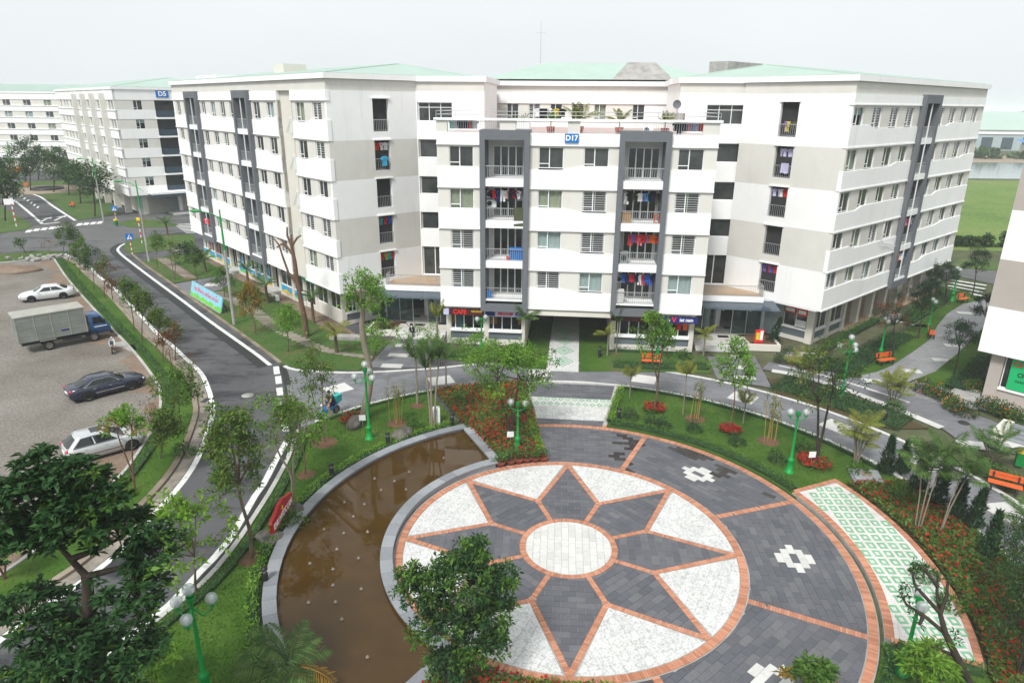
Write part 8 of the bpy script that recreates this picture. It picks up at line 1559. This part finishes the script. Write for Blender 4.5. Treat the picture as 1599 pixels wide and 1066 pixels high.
for label, x, y, z, sx, sy, sz, mt in (('cardboard box on the right tower third floor balcony', 4.1,0.2,10.53,0.7,0.5,0.75,'cardboard'), ('grey washing machine on the right tower second floor balcony', 4.1,0.3,7.38,0.65,0.6,0.9,'coping'), ('patterned white cloth covered crate on the right tower first floor', 3.95,0.1,4.23,0.65,0.5,1.05,'granite'), ('wooden stool on the right tower third floor balcony', 6.4,0.2,10.53,0.4,0.4,0.6,'orange_wood'), ('red bucket on the second floor left tower balcony', -4.9,0.0,7.38,0.3,0.3,0.3,'sign_red'), ('blue bottle crate on the first floor left tower balcony', -6.4,0.1,4.23,0.35,0.3,0.6,'sign_blue')):
    kd = next(k for k in ('cardboard box', 'washing machine', 'crate', 'stool', 'bucket') if k in label); e = empty(kd.replace(' ', '_'), cbp(x, y, z), DA, label, kd)
    if kd == 'stool':
        MB().cbox((0,0,sz), sx, sy, 0.05, 0, 0.01).build('seat', M[mt], e)
        for a in (-1, 1):
            for c in (-1, 1): MB().tube([(a*sx*0.45, c*sy*0.45, 0), (a*sx*0.36, c*sy*0.36, sz)], 0.025, 6).build('leg', M[mt], e)
    elif kd == 'bucket': MB().lathe([(0,0.01),(0.11,0),(0.16,sz),(0.145,sz),(0.10,0.03),(0,0.03)], 14).build('pail', M[mt], e); MB().tube([(-0.155,0,sz),(-0.08,0,sz+0.13),(0.08,0,sz+0.13),(0.155,0,sz)], 0.008, 5).build('handle', M['steel'], e)
    else:
        MB().cbox((0,0,sz/2), sx, sy, sz*0.94, 0, 0.03).build('body', M[mt], e); MB().cbox((0,0,sz*0.97+0.01), sx*1.03, sy*1.03, sz*0.06, 0, 0.005).build('lid', M[mt], e)
        if kd == 'washing machine': q_ = MB().lathe([(0,0),(0.2,0)], 18); q_.v = [(u_, -sy/2-0.006, v_+sz*0.5) for u_, v_, w_ in q_.v]; q_.build('door', M['dark_metal'], e)
e = empty('satellite_dish', cbp(8.1, 7.0, 18.6), DA+R(-20), 'grey satellite dish on the roof terrace', 'satellite dish'); b = MB(); b.lathe([(0.0,0),(0.2,0.02),(0.33,0.07),(0.34,0.08)], 20); b.v = [(x, -z*1.0-0.02, y+0.5) for x, y, z in b.v]; b.build('dish', M['grey_frame'], e); MB().tube([(0,0.05,0.5),(0,0.15,-0.2)], 0.04, 6).build('stand', M['steel'], e); MB().box(-0.6, 0.6, -0.3, 0.5, -0.75, -0.2).build('base_wall', M['concrete'], e)
for label, x, y, L_, mt in (('large potted palm on the roof terrace', 0.3, 3.5, 1.7, 'leaf_palm_yellow'), ('potted palm right of the large terrace palm', 3.3, 2.0, 1.2, 'leaf_palm_yellow'), ('small potted palm at the right of the terrace', 6.6, 1.2, 0.9, 'leaf_palm_yellow'), ('bushy potted palm in the middle of the terrace', -1.9, 2.0, 0.9, 'leaf_palm')):
    q = dl(x, y); e = palm(label, q, [(0, 0, 0.9)], L_, 10, mt, 0.5 if L_ > 1 else 0.3, 0.3*L_, 0.05, el=(0.1, 1.1), seed=int(L_*10), name='potted_palm'); e.location.z = 16.87; MB().lathe([(0,0),(0.25,0),(0.33,0.55),(0.28,0.55),(0.27,0.48),(0,0.48)], 14).build('pot', M['terracotta'], e)
MBT = empty('terrace_planter', cbp(-4.2, 3.0, 16.86), DA, 'white planter boxes on the roof terrace', 'planter'); MB().cbox((0,0,0.45), 1.2, 0.5, 0.9, 0, 0.02).build('box', M['white_frame'], MBT); inst(quads_mesh('plants', cluster_leaves(np.random.default_rng(2), np.array([(x, 0, 1.2) for x in np.linspace(-0.5, 0.5, 8)]), 16, 0.3, 0.05, 0.3), 4, M['leaf_palm']), 'plants', MBT)
# shop window wares
for i, (x, mt) in enumerate(((7.6,'blue'),(8.15,'green'),(8.9,'red'),(9.4,'orange'))): o = inst(garment('shirt', mt), 'shirt', None, cbp(x, 0.8, 2.5), DA, (0.95, 1, 0.95)); tag(o, f'{mt} shirt hung in the right shop window', 'clothing', 'shirts in the shop window')
# aerial mast and rubble
e = empty('aerial_mast', (*dl(-4.5, 30), 21.3), 0, 'thin aerial mast above the roofs', 'mast'); MB().tube([(0,0,0),(0,0,6.5)], [0.06, 0.02], 6).build('mast', M['steel'], e); MB().tube([(-0.6,0,5.2),(0.6,0,5.2)], 0.02, 5).build('cross_bar', M['steel'], e)
rg = np.random.default_rng(12)
rub = [(*(np.array(G(72, 404))+rg.normal(0, 1, 2)*np.array([1.6, 0.8])), abs(rg.normal(0, 0.18))+0.05) for _ in range(60)]
b = MB()
for q in rub: s_ = rg.uniform(0.12, 0.4); b.cbox(q, s_*1.6, s_, s_*0.7, rg.uniform(0, 3), 0.02)
tag(b.build('rubble', M['concrete']), 'heap of broken concrete at the corner of the car park', 'rubble', kind='stuff'); b = MB()
p = G(14, 423); b.ball((0, 0, 0), 1, 20, 10, (3.6, 1.8, 0.6)); b.v = [(x*(1+0.1*math.sin(y*3)), y, max(-0.05, z+0.15*math.sin(x*2.1)*math.cos(y*2.7))) for x, y, z in b.v]; tag(b.build('soil_heap', M['soil_dry'], loc=(p[0], p[1], 0)), 'low heap of brown soil at the left of the car park', 'soil heap')
MB_ = MB(); p = G(1505, 661); MB_.lathe([(0.35,0.036),(0.33,0.05),(0,0.05)], 18); tag(MB_.build('manhole_cover', M['dark_metal'], loc=(p[0], p[1], 0.01)), 'round dark manhole cover beside the diagonal path', 'manhole cover')
# ------------------------------------------------------------------ haze
if HAZE:
    hz = MB().box(-2600, 2600, -120, 4100, -1.2, 29.5).build('haze', None); hz.data.materials.clear(); hm = bpy.data.materials.new('haze'); hm.use_nodes = True; hm.node_tree.nodes.clear(); ho = hm.node_tree.nodes.new('ShaderNodeOutputMaterial'); pv = hm.node_tree.nodes.new('ShaderNodeVolumePrincipled'); pv.inputs['Color'].default_value = (0.93, 0.97, 1.0, 1); pv.inputs['Density'].default_value = HAZE; pv.inputs['Anisotropy'].default_value = -0.4; hm.node_tree.links.new(pv.outputs[0], ho.inputs['Volume']); hz.data.materials.append(hm); tag(hz, 'thin pale haze over the whole place', 'haze', kind='stuff')
